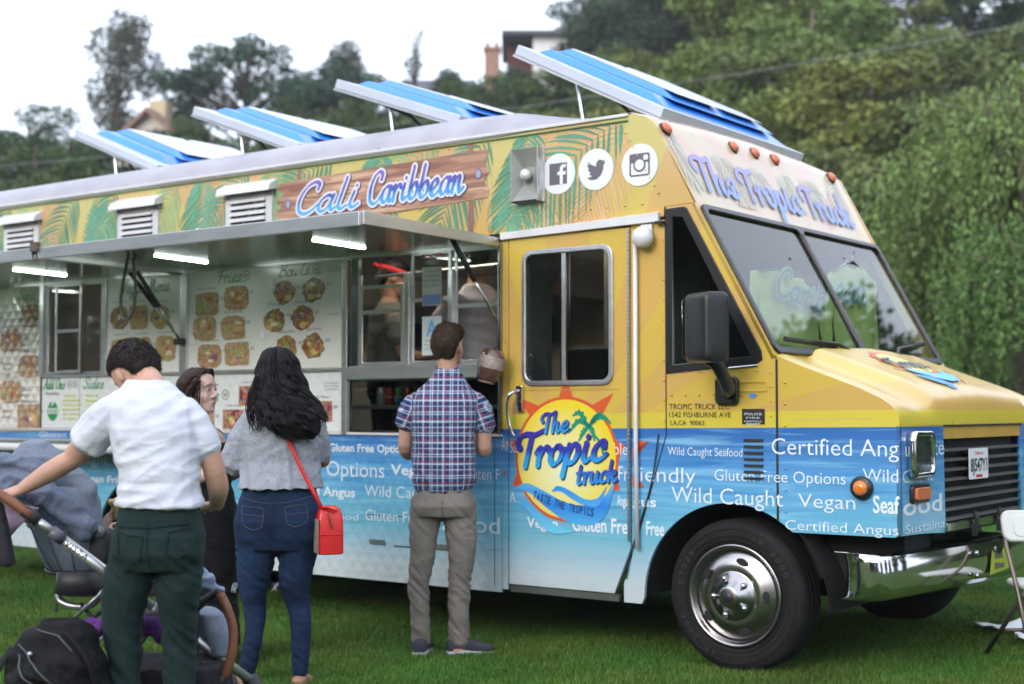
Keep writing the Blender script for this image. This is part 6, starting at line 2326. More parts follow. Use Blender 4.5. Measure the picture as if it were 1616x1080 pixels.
def short_hair(parent, M, m, seed=1, sc=1.0, front=True, n=2600, tl=.016, name="hair"):
    prof = [(-.075, .046, -.048, -.082), (-.045, .066, -.035, -.100), (-.005, .080, -.030, -.113), (.028, .0835, -.005 if not front else .01, -.118), (.055, .085, .070, -.117), (.085, .080, .088, -.106), (.112, .062, .072, -.082), (.130, .034, .034, -.044)]
    mb = MB()
    S_ = Matrix.Scale(sc, 4)
    mb.rings([[M @ (S_ @ v) for v in ell((0, (f + b) / 2, z), a, (f - b) / 2, n=24, p=2.2)] for z, a, f, b in prof])
    me = remeshed(mb, .006 * sc, 3, name, lambda p, n_: .0022 * noise.noise(p * 34) + .0012 * noise.noise(p * 150))
    o = link(name, me, m, parent, True)
    rh = random.Random(seed)
    t = MB()
    vs = me.vertices
    down = (M.to_3x3() @ V((0, -.55, -1))).normalized()
    for _ in range(n):
        v = vs[rh.randrange(len(vs))]
        nn = v.normal
        d = (down - nn * down.dot(nn)).normalized() + nn * rh.uniform(.06, .34) + V((rh.gauss(0, .16), rh.gauss(0, .16), rh.gauss(0, .16)))
        d.normalize()
        w_ = d.cross(nn).normalized() * rh.uniform(.0005, .0011)
        L_ = tl * rh.uniform(.5, 1.3) * sc
        k = len(t.v)
        p = v.co - nn * .002
        t.v += [tuple(p - w_), tuple(p + w_), tuple(p + d * L_ * .6 + w_ * .7 + nn * .001), tuple(p + d * L_ - nn * .001)]
        t.f += [(k, k + 1, k + 2), (k, k + 2, k + 3)]
    tag(t.build("hair_tufts", m, o, fix=False), kind="stuff")
    return o


def headM(c, yaw=0, pitch=0, roll=0):
    return Matrix.Translation(c) @ Matrix.Rotation(R(yaw), 4, 'Z') @ Matrix.Rotation(R(-pitch), 4, 'X') @ Matrix.Rotation(R(roll), 4, 'Y')


def with_uv(me, fn):
    at = me.attributes.new("cloth", 'FLOAT_VECTOR', 'POINT')
    buf = []
    for v in me.vertices:
        buf += list(fn(v.co))
    at.data.foreach_set("vector", buf)
    return me


def crease(m):
    """fine sharp wrinkles over the weave"""
    t = m.node_tree
    b = t.nodes["Principled BSDF"]
    if m.get("creased"):
        return m
    m["creased"] = 1
    tc = node(t, "ShaderNodeTexCoord")
    prev = b.inputs["Normal"].links[0].from_socket if b.inputs["Normal"].links else None
    for sc, st, ds, am in ((4, (1, 1, 2.0), .7, .0048), (9, (1.3, 1, 1.2), .8, .0012)):
        mp = node(t, "ShaderNodeMapping")
        mp.inputs["Scale"].default_value = st
        mp.inputs["Rotation"].default_value = (0, .45 if sc == 7 else -.6, 0)
        t.links.new(tc.outputs["Object"], mp.inputs[0])
        n = node(t, "ShaderNodeTexNoise")
        n.inputs["Scale"].default_value = sc
        n.inputs["Detail"].default_value = 2
        n.inputs["Distortion"].default_value = ds
        t.links.new(mp.outputs[0], n.inputs["Vector"])
        r = mth(t, 'POWER', mth(t, 'MULTIPLY_ADD', mth(t, 'ABSOLUTE', mth(t, 'SUBTRACT', n.outputs["Fac"], .5)), -4.0, 1.0, clamp=True), 2.0)
        bp = node(t, "ShaderNodeBump")
        bp.inputs["Strength"].default_value = .6
        bp.inputs["Distance"].default_value = am
        t.links.new(r, bp.inputs["Height"])
        if prev:
            t.links.new(prev, bp.inputs["Normal"])
        prev = bp.outputs[0]
    t.links.new(prev, b.inputs["Normal"])
    return m


def cloth_mat(name, col, rough=.85, var=.08, vs=8, bump=.25, bs=350, heather=0.0):
    m = mat(name, col, rough=rough, var=var, vscale=vs, bump=bump, bscale=bs, spec=.2)
    b = m.node_tree.nodes["Principled BSDF"]
    b.inputs["Sheen Weight"].default_value = .03
    return crease(m)


def seams(parent, name, lines, m, r=.0018):
    for pts_ in lines:
        MB().tube(pts_, r, 5).build(name, m, parent, True)


def on_back(me, x, z, lift=.002, y_hint=-1, r=.012):
    """surface point of a mesh nearest the camera side at (x, z)"""
    best = None
    for v in me.vertices:
        d = (v.co.x - x) ** 2 + (v.co.z - z) ** 2
        if d < r * r and (best is None or v.co.y < best.y):
            best = v.co
    return V((x, (best.y if best else 0) - lift, z))


m_hairb = mat("hair_dark_brown", (.012, .007, .0055), rough=.55, spec=.25, var=.4, vscale=30, bump=.4, bscale=160)
m_hairm = mat("hair_brown", (.035, .019, .012), rough=.55, spec=.25, var=.4, vscale=30, bump=.4, bscale=160)
m_hairk = mat("hair_black", (.0045, .004, .005), rough=.5, spec=.25, var=.4, vscale=20, bump=.3, bscale=120)
m_hairr = mat("hair_dark_auburn", (.022, .009, .007), rough=.5, spec=.25, var=.4, vscale=20, bump=.3, bscale=120)

# ------------------------------------------------ man in white T-shirt bending to the stroller
pm = thing("person", "man in a white T-shirt and dark green trousers bending over the stroller handle", "person", (-1.281, 5.2, 0))
b = MB()
rows = [((-.01, 0, .82), .115, .08), ((-.0, 0, .90), .13, .09), ((.0, .0, 1.02), .12, .09), ((-.006, .02, 1.15), .118, .09), ((-.025, .03, 1.28), .135, .10), ((-.045, .05, 1.37), .125, .09), ((-.055, .07, 1.43), .08, .07), ((-.065, .09, 1.48), .055, .055)]
torso(b, rows)
HM = headM((-.150, .205, 1.515), 38, 48, -10)
limb(b, [(-.05, .06, 1.42), (-.075, .12, 1.47), HM @ V((0, -.03, -.05))], [.068, .058, .058])
head(b, HM)
limb(b, [(-.19, .04, 1.38), (-.28, .09, 1.29), (-.355, .13, 1.20)], [.052, .050, .043])
limb(b, [(-.355, .13, 1.20), (-.45, .13, 1.145), (-.545, .12, 1.085)], [.044, .044, .027], flat=(1, .9))
hand(b, basis((-.545, .12, 1.085), (-.85, -.05, -.30), (.1, -.45, 1)), -1, curl=26, spread=5)
limb(b, [(.08, .04, 1.36), (.150, .05, 1.27), (.182, .06, 1.16)], [.045, .044, .040])
limb(b, [(.182, .06, 1.16), (.190, .10, 1.09), (.165, .20, 1.02)], [.041, .040, .027])
hand(b, basis((.165, .20, 1.02), (-.6, .8, -.05), (0, 0, 1)), 1, curl=30)
limb(b, [(-.083, .0, .86), (-.118, .0, .74), (-.134, .01, .62), (-.125, .01, .48), (-.118, -.01, .28), (-.12, -.01, .09)], [.07, .065, .055, .046, .042, .038])
limb(b, [(.076, .0, .86), (.070, .0, .74), (.066, .03, .62), (.066, .04, .48), (.072, .03, .28), (.075, .03, .09)], [.075, .068, .058, .05, .045, .038])
foot(b, (-.12, -.01, .08), (-.2, 1))
foot(b, (.075, .03, .08), (.15, 1))
link("body", remeshed(b, .0058, 3), m_skin, pm)
m_teew = cloth_mat("white_cotton", (.60, .62, .70), bump=.3)
c = MB()
torso(c, [((.0, .0, 1.025), .160, .130), ((.0, .0, 1.055), .154, .127), ((-.006, .01, 1.12), .146, .122), ((-.018, .025, 1.22), .155, .124), ((-.032, .038, 1.31), .163, .124), ((-.044, .052, 1.385), .160, .115), ((-.058, .068, 1.44), .125, .088), ((-.075, .10, 1.49), .074, .070)], p=2.5)
limb(c, [(-.14, .05, 1.39), (-.225, .065, 1.335), (-.295, .10, 1.262)], [.068, .070, .073], flat=(1, 1.08))
limb(c, [(.05, .05, 1.375), (.115, .05, 1.31), (.155, .055, 1.225)], [.068, .062, .058], flat=(1, 1.08))


def tee_disp(p, n):
    q = V((p.x + p.z * .7, p.y, p.z * 1.0 - p.x * .55))
    a = folds(q, 1, (4, 4, 15), .0085) * (1 if p.z < 1.25 else .5)
    a += folds(V((p.x - p.z * .5, p.y, p.z + 3)), 1, (5, 5, 20), .005) * (1.3 if p.z < 1.12 else .5)
    a += .004 * noise.noise(p * 22)
    return a


link("t_shirt", remeshed(c, .0062, 2, "t_shirt", tee_disp), m_teew, pm)
m_gtrou = cloth_mat("dark_green_twill", (.011, .026, .026), bump=.3)
c = MB()
torso(c, [((.002, .0, 1.055), .132, .10), ((.0, .0, 1.03), .143, .110), ((.0, .0, .99), .152, .117), ((-.002, .0, .96), .158, .120), ((-.004, -.005, .93), .168, .128), ((-.004, -.008, .86), .170, .132), ((-.006, .0, .80), .150, .112)], p=2.5)
limb(c, [(-.083, .0, .88), (-.118, .0, .74), (-.134, .01, .62), (-.125, .01, .48), (-.118, -.01, .28), (-.118, -.01, .075)], [.092, .088, .075, .064, .057, .056])
limb(c, [(.076, .0, .88), (.070, .0, .74), (.066, .03, .62), (.066, .04, .48), (.072, .03, .28), (.075, .03, .075)], [.090, .084, .071, .062, .056, .055])


def trou_disp(p, n):
    k = math.exp(-((p.z - .50) / .14) ** 2) + .9 * math.exp(-((p.z - .12) / .1) ** 2) + .9 * math.exp(-((p.z - .80) / .07) ** 2) + .3
    return folds(V((p.x + .5 * p.z, p.y, p.z + p.x * 1.0)), 1, (9, 7, 16), .0075) * k + folds(p, 1, (9, 9, 9), .003)


tr_me = remeshed(c, .0062, 2, "trousers", trou_disp)
tr = link("trousers", tr_me, m_gtrou, pm)
m_gseam = cloth_mat("dark_green_seam", (.009, .02, .022))


def surf_line(me, pts_, lift=.0012, n=8):
    out = []
    for (x0, z0), (x1, z1) in zip(pts_, pts_[1:]):
        for i in range(n):
            f = i / n
            out.append(on_back(me, x0 + (x1 - x0) * f, z0 + (z1 - z0) * f, lift))
    out.append(on_back(me, pts_[-1][0], pts_[-1][1], lift))
    # calm the line
    for _ in range(2):
        out = [out[0]] + [(a + b * 2 + c_) / 4 for a, b, c_ in zip(out, out[1:], out[2:])] + [out[-1]]
    return out


for ln in ([(-.015, .985), (-.012, .90), (-.006, .82)], [(-.13, .955), (-.09, .935), (-.025, .93)], [(-.125, .945), (-.115, .86), (-.07, .835), (-.035, .85), (-.028, .93)], [(.06, .945), (.10, .955), (.135, .96)], [(.06, .94), (.055, .875), (.085, .85), (.125, .87)], [(-.14, .965), (-.01, .96), (.13, .975)]):
    seams(tr, "seam", [surf_line(tr_me, ln)], m_gseam, .0022)
for x, y, d in ((-.12, -.01, (-.2, 1)), (.075, .03, (.15, 1))):
    c = MB()
    foot(c, (x, y, .08), d, .28, .052, .062)
    link("shoe", remeshed(c, .006, 2, "shoe"), cloth_mat("dark_shoe", (.02, .02, .025)), pm)
short_hair(pm, HM, m_hairb, 2, n=6500, tl=.020)

# ------------------------------------------------ woman in grey top with long black hair
pw = thing("person", "woman with very long wavy black hair in a cropped grey top and blue jeans", "person", (-1.165, 7.2, 0))
b = MB()
torso(b, [((-.02, 0, .74), .175, .115), ((-.015, 0, .85), .175, .12), ((-.006, 0, 1.0), .145, .10), ((-.0, 0, 1.12), .145, .10), ((.01, 0, 1.25), .155, .10), ((.02, .0, 1.34), .15, .09), ((.012, .0, 1.40), .08, .06), ((.0, .01, 1.44), .05, .05)])
HW = headM((-.010, .03, 1.585), 12, -4)
limb(b, [(.01, .0, 1.38), (.0, .01, 1.46), HW @ V((0, -.02, -.06))], [.055, .048, .05])
head(b, HW, .95)
limb(b, [(-.13, .0, 1.355), (-.20, .03, 1.22), (-.235, .07, 1.09)], [.052, .046, .040])
limb(b, [(-.235, .07, 1.09), (-.20, .18, 1.08), (-.12, .28, 1.12)], [.040, .036, .025])
hand(b, basis((-.12, .28, 1.12), (.7, .5, .3), (0, -.3, 1)), 1, curl=35, sc=.9)
limb(b, [(.15, .0, 1.33), (.185, .05, 1.22), (.195, .12, 1.12)], [.046, .044, .038])
limb(b, [(.195, .12, 1.12), (.17, .21, 1.12), (.12, .29, 1.13)], [.038, .034, .025])
hand(b, basis((.12, .29, 1.13), (-.7, .5, .3), (0, -.3, 1)), -1, curl=35, sc=.9)
limb(b, [(-.115, .0, .80), (-.123, .0, .66), (-.134, .0, .50), (-.130, .01, .40), (-.126, -.01, .28), (-.165, .0, .06)], [.09, .08, .056, .042, .036, .032])
limb(b, [(.095, .0, .80), (.085, .0, .66), (.072, .0, .50), (.092, .01, .40), (.106, -.01, .28), (.103, .0, .06)], [.09, .08, .056, .042, .036, .032])
foot(b, (-.17, .0, .07), (-.45, .9), .235, .040, .042)
foot(b, (.103, .0, .07), (.1, 1), .235, .040, .042)
link("body", remeshed(b, .006, 3), m_skin2, pw)
m_gtop = cloth_mat("heather_grey_jersey", (.30, .32, .37), var=.16, vs=90, bump=.3)
c = MB()
rws = [((-.005, -.005, .985), .218, .168), ((-.006, -.003, 1.02), .212, .16), ((.0, 0, 1.12), .195, .13), ((.012, 0, 1.22), .205, .13), ((.02, 0, 1.31), .195, .12), ((.018, .0, 1.37), .155, .095), ((.01, .0, 1.415), .09, .07)]
torso(c, rws, p=2.4)
limb(c, [(-.10, .0, 1.355), (-.18, .02, 1.24), (-.232, .055, 1.105)], [.075, .082, .092], flat=(1, 1.1))
limb(c, [(.12, .0, 1.33), (.165, .03, 1.24), (.175, .08, 1.15)], [.070, .068, .068], flat=(1, 1.1))


def top_disp(p, n):
    q = V((p.x * 2.4 + p.z * .35, p.y, p.z * .35))
    low = max(0, min(1, (1.3 - p.z) / .3))
    return folds(q, 1, (7, 4, 5), .016) * low + folds(V((p.x + p.z, p.y, p.z - p.x)), 1, (5, 5, 10), .006) + .0025 * noise.noise(p * 26)


top_me = remeshed(c, .007, 2, "top", top_disp)
link("cropped_top", top_me, m_gtop, pw)
m_jean = mat("blue_denim", (.011, .026, .066), rough=.85, var=.5, vscale=3.2, bump=.4, bscale=420, spec=.2)
m_jeand = cloth_mat("denim_stitch", (.10, .10, .13))
m_jeank = cloth_mat("denim_dark", (.012, .025, .07))
crease(m_jean)
c = MB()
torso(c, [((-.004, 0, 1.03), .165, .125), ((-.006, 0, .99), .182, .135), ((-.008, -.005, .92), .205, .145), ((-.01, -.012, .82), .224, .155), ((-.012, -.005, .74), .218, .145), ((-.02, 0, .68), .195, .12)], p=2.5)
limb(c, [(-.115, .0, .80), (-.123, .0, .66), (-.134, .0, .50), (-.130, .01, .40), (-.126, -.01, .28), (-.165, .0, .06)], [.115, .104, .078, .060, .050, .042])
limb(c, [(.095, .0, .80), (.085, .0, .66), (.072, .0, .50), (.092, .01, .40), (.106, -.01, .28), (.103, .0, .06)], [.115, .100, .076, .060, .052, .042])


def jean_disp(p, n):
    k = 1.3 * math.exp(-((p.z - .50) / .08) ** 2) + .8 * math.exp(-((p.z - .66) / .06) ** 2) + 1.0 * math.exp(-((p.z - .13) / .09) ** 2) + .25
    return folds(V((p.x, p.y, p.z + p.x * .7)), 1, (7, 6, 24), .0055) * k + folds(p, 1, (9, 9, 9), .002)


je_me = remeshed(c, .0066, 2, "jeans", jean_disp)
je = link("jeans", je_me, m_jean, pw)
for ln in ([(-.175, 1.0), (-.01, .985), (.165, 1.0)], [(-.01, .985), (-.012, .86), (-.015, .76)], [(-.18, .945), (-.10, .925), (-.015, .915), (.07, .925), (.165, .95)],
           [(-.175, .905), (-.055, .895), (-.065, .80), (-.115, .785), (-.165, .81), (-.175, .905)], [(.045, .90), (.15, .915), (.155, .83), (.10, .80), (.055, .82), (.045, .90)], [(-.172, .865), (-.06, .855)], [(.048, .862), (.152, .875)]):
    seams(je, "stitching", [surf_line(je_me, ln, .001, 6)], m_jeand if abs(ln[0][1] - .985) > .03 else m_jeank, .0014)
c = MB()
torso(c, [((-.004, 0, 1.043), .170, .129), ((-.006, 0, 1.005), .184, .137)], p=2.5)
c.build("waistband", m_jeank, je, True)
for x, z in ((-.215, .50), (-.01, .505)):
    fr_ = MB()
    rr_2 = random.Random(int(x * 1000))
    for k in range(9):
        a = V((x + rr_2.uniform(-.004, .004), .01, z + rr_2.uniform(-.015, .015)))
        fr_.tube([a, a + V((-.012 + rr_2.uniform(-.01, .01), -.01, -.008)), a + V((-.022 + rr_2.uniform(-.01, .012), -.015, -.03 + rr_2.uniform(-.01, .02)))], .0011, 4)
    tag(fr_.build("frayed_threads", cloth_mat("white_thread", (.5, .55, .65)), je), kind="stuff")
for (x, y, d) in ((-.17, .0, (-.45, .9)), (.103, .0, (.1, 1))):
    s_ = MB()
    dv = V((d[0], d[1], 0)).normalized()
    foot(s_, (x, y, .02), d, .25, .046, .022)
    so_ = s_.build("sandal", mat("sandal_tan", (.36, .21, .15), rough=.7), pw, True)
    MB().tube([V((x, y, 0)) + V((-dv.y, dv.x, 0)) * q * .05 + dv * .05 + V((0, 0, .01 + .05 * (1 - q * q))) for q in (-1, -.6, 0, .6, 1)], .009, 6, flat=(2.2, .5)).build("strap", MATS["sandal_tan"], so_, True)
# long hair: base volume and individual locks
c = MB()
hz = [(1.695, .030, .030, -.010), (1.675, .062, .055, -.010), (1.63, .088, .085, -.005), (1.57, .100, .092, .0), (1.50, .108, .080, .02), (1.44, .122, .065, .045), (1.38, .140, .055, .075), (1.32, .140, .048, .092), (1.27, .122, .036, .108), (1.235, .08, .022, .118)]
c.rings([ell((x - .008, -.045 - .13 * sm((1.62 - z) / .35) + .02, z), a, bb, n=24) for (z, a, bb, x) in hz])
hair_o = link("hair", remeshed(c, .008, 3, "hair", lambda p, n: .007 * noise.noise(V((p.x * 34 + .6 * math.sin(p.z * 30), p.y * 20, p.z * 5)))), m_hairk, pw)
rh = random.Random(31)
lk = MB()
CL = [(rh.uniform(-1, 1), rh.uniform(0, 6.28), rh.uniform(58, 88), rh.uniform(.007, .016), rh.uniform(1.205, 1.33), rh.uniform(-.004, .020)) for _ in range(72)]
for i in range(640):
    ca0, cph, cfr, camp, cze, clay = CL[i % 72]
    a0 = max(-1, min(1, ca0 + rh.gauss(0, .05)))
    ph = cph + rh.gauss(0, .35)
    zend = cze + .05 * abs(a0) + rh.uniform(-.012, .03)
    pts_ = []
    N_ = 36
    lay = clay + rh.uniform(-.004, .006)
    for k in range(N_):
        f = k / (N_ - 1)
        z = 1.692 + (zend - 1.692) * f
        for (q0, q1) in zip(hz, hz[1:]):
            if q0[0] >= z >= q1[0]:
                g_ = (q0[0] - z) / (q0[0] - q1[0])
                wa, wb, wx = (q0[j] + (q1[j] - q0[j]) * g_ for j in (1, 2, 3))
                break
        else:
            wa, wb, wx = .10, .03, .14
        if f > .8:
            wa = max(wa, .12)
        th = (a0 + .10 * math.sin(z * 14 + cph)  * f) * 1.45
        yc = -.045 - .13 * sm((1.62 - z) / .35) + .02
        x = wx - .008 + (wa + lay * (.4 + f)) * math.sin(th) + camp * math.sin(cfr * z + ph) * min(1, f * 1.5)
        y = yc - (wb + lay) * math.cos(th) + camp * .8 * math.cos(cfr * z + ph) * min(1, f * 1.5)
        pts_.append((x, y, z))
    lk.tube(pts_, [.0027] * (N_ - 6) + [.0024, .002, .0016, .0012, .0008, .0004], 4, flat=(1.3, .8))
for i in range(46):   # loose curls falling over the left shoulder
    ph = rh.uniform(0, 6.28)
    x0 = rh.uniform(-.115, -.05)
    zend = rh.uniform(1.26, 1.36)
    pts_ = []
    for k in range(22):
        f = k / 21
        z = 1.55 + (zend - 1.55) * f
        pts_.append((x0 - .035 * math.sin(f * 2.6) * rh.uniform(.95, 1.05) + .010 * math.sin(32 * z + ph) * f * 1.6, -.11 - .03 * f + .008 * math.cos(32 * z + ph), z))
    lk.tube(pts_, [.003] * 17 + [.0026, .002, .0016, .0012, .0006], 4, flat=(1.5, .8))
tag(lk.build("hair_locks", m_hairk, hair_o, True, fix=False), kind="stuff")

# red bag on a long strap
m_red = mat("red_leather", (.60, .010, .012), rough=.35, var=.08, vscale=10, bump=.15, bscale=200, coat=.2)
m_gold = mat("gold_metal", (.75, .52, .20), rough=.25, metal=1)
rb = thing("handbag", "small red leather handbag hanging at the hip of the long-haired woman", "handbag", (-1.165 + .258, 7.10, .80), R(20))
c = MB()
c.rings([[V((q.x, q.y, z)) for q in ell((0, 0, 0), a, bb, n=20, p=5)] for z, a, bb in ((-.135, .056, .040), (-.13, .066, .048), (-.03, .066, .048), (.05, .063, .043), (.09, .052, .030), (.105, .030, .014))])
bag = c.build("bag_body", m_red, rb, angle=50)
sd2 = MB()
sd2.box((-.069, -.047, -.128), (-.064, .047, .04))
sd2.build("side_gusset", mat("canvas_grey", (.25, .20, .17), rough=.8, var=.4, vscale=60), rb, bevel=.002)
MB().tube([(-.060, -.050, -.035), (.062, -.050, -.035)], .0025, 5).build("piping", m_red, rb)
MB().tube(catmull([(-.045, -.0, .085), (-.02, -.035, .10), (.035, -.03, .085), (.058, -.01, .06)], 5), .0035, 5).build("zip", m_gold, rb)
MB().tube([(-.02, -.048, .07), (-.012, -.055, .045), (-.004, -.056, .02), (.002, -.055, -.005)], [.005, .006, .007, .006], 6, flat=(1.3, .6)).build("zip_pull", m_gold, rb)
Mi = Matrix.Rotation(-R(20), 4, 'Z')


def tobag(p):
    return Mi @ (V(p) - V((-1.165 + .258, 7.10, .80)))


MB().tube([tobag(p) for p in catmull([(-1.165 + .02, 7.04, 1.36), (-1.165 + .055, 7.055, 1.24), (-1.165 + .10, 7.05, 1.14), (-1.165 + .15, 7.045, 1.04), (-1.165 + .195, 7.04, .96), (-1.165 + .225, 7.06, .895)], 5)], .010, 6, flat=(.35, 1.1)).build("strap", m_red, rb, True)
MB().tube([tobag(p) for p in catmull([(-1.165 + .225, 7.06, .895), (-1.165 + .25, 7.05, .90), (-1.165 + .30, 7.06, .88)], 5)], .008, 6).build("handle", m_red, rb, True)

# ------------------------------------------------ man in plaid shirt ordering at the window
pp = thing("person", "man in a blue and red plaid shirt and grey trousers at the order window", "person", (-.40, 8.08, 0))
b = MB()
torso(b, [((.01, 0, .86), .15, .11), ((.012, 0, .98), .16, .115), ((.01, .0, 1.10), .145, .10), ((.012, 0, 1.22), .155, .105), ((.018, 0, 1.36), .16, .10), ((.02, .0, 1.44), .14, .085), ((.025, .01, 1.51), .10, .07), ((.034, .015, 1.58), .06, .06)])
HP = headM((.040, .035, 1.745), -22, -2, 3)
limb(b, [(.025, .01, 1.50), (.034, .015, 1.60), HP @ V((0, -.03, -.06))], [.065, .058, .058])
head(b, HP, 1.02)
limb(b, [(-.12, .0, 1.43), (-.190, .02, 1.30), (-.208, .03, 1.17)], [.042, .046, .042])
limb(b, [(-.208, .03, 1.17), (-.195, .14, 1.13), (-.15, .27, 1.17)], [.044, .042, .028])
hand(b, basis((-.15, .27, 1.17), (.5, .8, .2), (0, -.2, 1)), 1, curl=40)
limb(b, [(.16, .0, 1.44), (.230, .01, 1.31), (.240, .03, 1.16)], [.042, .048, .044])
limb(b, [(.240, .03, 1.16), (.235, .14, 1.15), (.20, .27, 1.20)], [.046, .044, .028])
hand(b, basis((.20, .27, 1.20), (-.5, .8, .2), (0, -.2, 1)), -1, curl=40)
limb(b, [(-.075, .0, .86), (-.100, .0, .70), (-.105, .0, .56), (-.125, .01, .40), (-.118, .0, .22), (-.113, .0, .065)], [.08, .065, .055, .046, .040, .036])
limb(b, [(.098, .0, .86), (.112, .0, .70), (.118, .0, .56), (.103, .01, .40), (.100, .0, .22), (.103, .0, .065)], [.08, .07, .058, .048, .042, .036])
foot(b, (-.115, .0, .08), (.1, 1))
foot(b, (.11, .0, .08), (.9, .45))
link("body", remeshed(b, .006, 3), m_skin, pp)


def plaid_mat():
    m = bpy.data.materials.new("plaid_cotton")
    m.use_nodes = True
    t = m.node_tree
    bs_ = t.nodes["Principled BSDF"]
    bs_.inputs["Roughness"].default_value = .85
    bs_.inputs["Specular IOR Level"].default_value = .2
    at = node(t, "ShaderNodeAttribute", attribute_name="cloth")
    s = node(t, "ShaderNodeSeparateXYZ")
    t.links.new(at.outputs["Vector"], s.inputs[0])
    navy, mid, white, red = (.015, .040, .125), (.10, .17, .32), (.60, .64, .70), (.40, .04, .06)

    def bands(c_, per):
        f = mth(t, 'FRACT', mth(t, 'MULTIPLY', c_, 1 / per))
        g_ = lambda a: (a, a, a)
        # white amount, red amount, pale blue amount across one repeat
        W_ = ramp(t, f, [(0, g_(0)), (.10, g_(1)), (.17, g_(0)), (.46, g_(.9)), (.50, g_(0)), (.57, g_(.9)), (.61, g_(0)), (.84, g_(.9)), (.88, g_(0))], 'CONSTANT')
        R_ = ramp(t, f, [(0, g_(0)), (.24, g_(1)), (.29, g_(0)), (.72, g_(.8)), (.75, g_(0))], 'CONSTANT')
        B_ = ramp(t, f, [(0, g_(0)), (.05, g_(.8)), (.22, g_(0)), (.42, g_(.8)), (.65, g_(0)), (.80, g_(.8)), (.92, g_(0))], 'CONSTANT')
        return W_, R_, B_
    Wu, Ru, Bu = bands(s.outputs[0], .118)
    Wv, Rv, Bv = bands(s.outputs[2], .118)

    def half(a, b_):
        return mth(t, 'MULTIPLY', mth(t, 'ADD', a, b_), .5)
    c_ = mixc(t, half(Bu, Bv), navy, mid)
    c_ = mixc(t, mth(t, 'MULTIPLY', half(Wu, Wv), 1.25, clamp=True), c_, white)
    c_ = mixc(t, mth(t, 'MULTIPLY', half(Ru, Rv), 1.05, clamp=True), c_, red)
    t.links.new(c_, bs_.inputs["Base Color"])
    n = node(t, "ShaderNodeTexNoise")
    n.inputs["Scale"].default_value = 350
    bp_ = node(t, "ShaderNodeBump")
    bp_.inputs["Strength"].default_value = .25
    bp_.inputs["Distance"].default_value = .004
    t.links.new(n.outputs["Fac"], bp_.inputs["Height"])
    t.links.new(bp_.outputs[0], bs_.inputs["Normal"])
    return m


m_plaid = crease(plaid_mat())


def pl_disp(p, n):
    q = V((p.x - p.z * .25, p.y, p.z))
    return folds(V((p.x * 2, p.y, p.z * .6 + p.x)), 1, (5, 4, 8), .014) * (.3 + .9 * max(0, min(1, (1.35 - p.z) / .4))) + folds(V((p.x, p.y, p.z * 2)), 1, (6, 6, 12), .004)


def pl_uv(p):
    sx = p.x
    if p.x < -.165 and p.z > 1.25 or p.x > .205 and p.z > 1.25:
        s_ = -1 if p.x < 0 else 1
        # sleeves: stripes follow the slanting arm
        return (p.x * 1.0 - s_ * (p.z - 1.4) * -.28 + p.y * s_ * -.9, 0, p.z * .96 - s_ * p.x * .35)
    return (p.x * 1.05 + (.6 * (p.y + .1) * (1 if p.x > 0 else -1) if abs(p.x) > .12 else 0), 0, p.z)


c = MB()
torso(c, [((.008, .0, .90), .115, .10), ((.010, 0, .93), .165, .130), ((.012, 0, .98), .186, .140), ((.012, 0, 1.08), .182, .135), ((.010, 0, 1.20), .180, .13), ((.016, 0, 1.33), .196, .132), ((.02, 0, 1.43), .195, .122), ((.024, .003, 1.49), .165, .10), ((.030, .007, 1.545), .115, .085), ((.034, .01, 1.595), .075, .068)], p=2.5)
me = remeshed(c, .0068, 2, "shirt", pl_disp)
link("plaid_shirt", with_uv(me, pl_uv), m_plaid, pp)
for (pts_, rr_) in (([(-.08, .0, 1.42), (-.165, .01, 1.385), (-.205, .02, 1.285)], [.082, .072, .062]), ([(.12, .0, 1.42), (.205, .01, 1.39), (.240, .02, 1.275)], [.085, .073, .066])):
    c = MB()
    limb(c, pts_, rr_, flat=(1, 1.08))
    me = remeshed(c, .0068, 2, "sleeve", pl_disp)
    link("sleeve", with_uv(me, pl_uv), m_plaid, pp)
c = MB()
c.rings([ell((.034, .012, z), a, bb, n=24, tilt=.35) for z, a, bb in ((1.575, .073, .068), (1.59, .074, .069), (1.628, .066, .062), (1.628, .058, .054))])
link("collar", with_uv(c.mesh("collar"), lambda p: (p.x * 1.05, 0, p.z)), m_plaid, pp, True)
m_khaki = cloth_mat("grey_khaki_twill", (.215, .19, .165), bump=.25)
c = MB()
torso(c, [((.01, 0, .945), .150, .11), ((.012, 0, .90), .168, .126), ((.014, -.006, .84), .184, .140), ((.012, 0, .78), .180, .125)], p=2.5)
limb(c, [(-.075, .0, .86), (-.100, .0, .70), (-.105, .0, .56), (-.125, .01, .40), (-.118, .0, .22), (-.113, .0, .065)], [.102, .087, .074, .064, .056, .054])
limb(c, [(.098, .0, .86), (.112, .0, .70), (.118, .0, .56), (.103, .01, .40), (.100, .0, .22), (.103, .0, .065)], [.104, .094, .080, .066, .061, .061])


def kh_disp(p, n):
    k = 1.3 * math.exp(-((p.z - .38) / .11) ** 2) + .9 * math.exp(-((p.z - .13) / .09) ** 2) + .6 * math.exp(-((p.z - .72) / .10) ** 2) + .3
    return folds(V((p.x + .5 * p.z, p.y, p.z + p.x * .9)), 1, (9, 7, 17), .0075) * k + folds(p, 1, (8, 8, 8), .003)


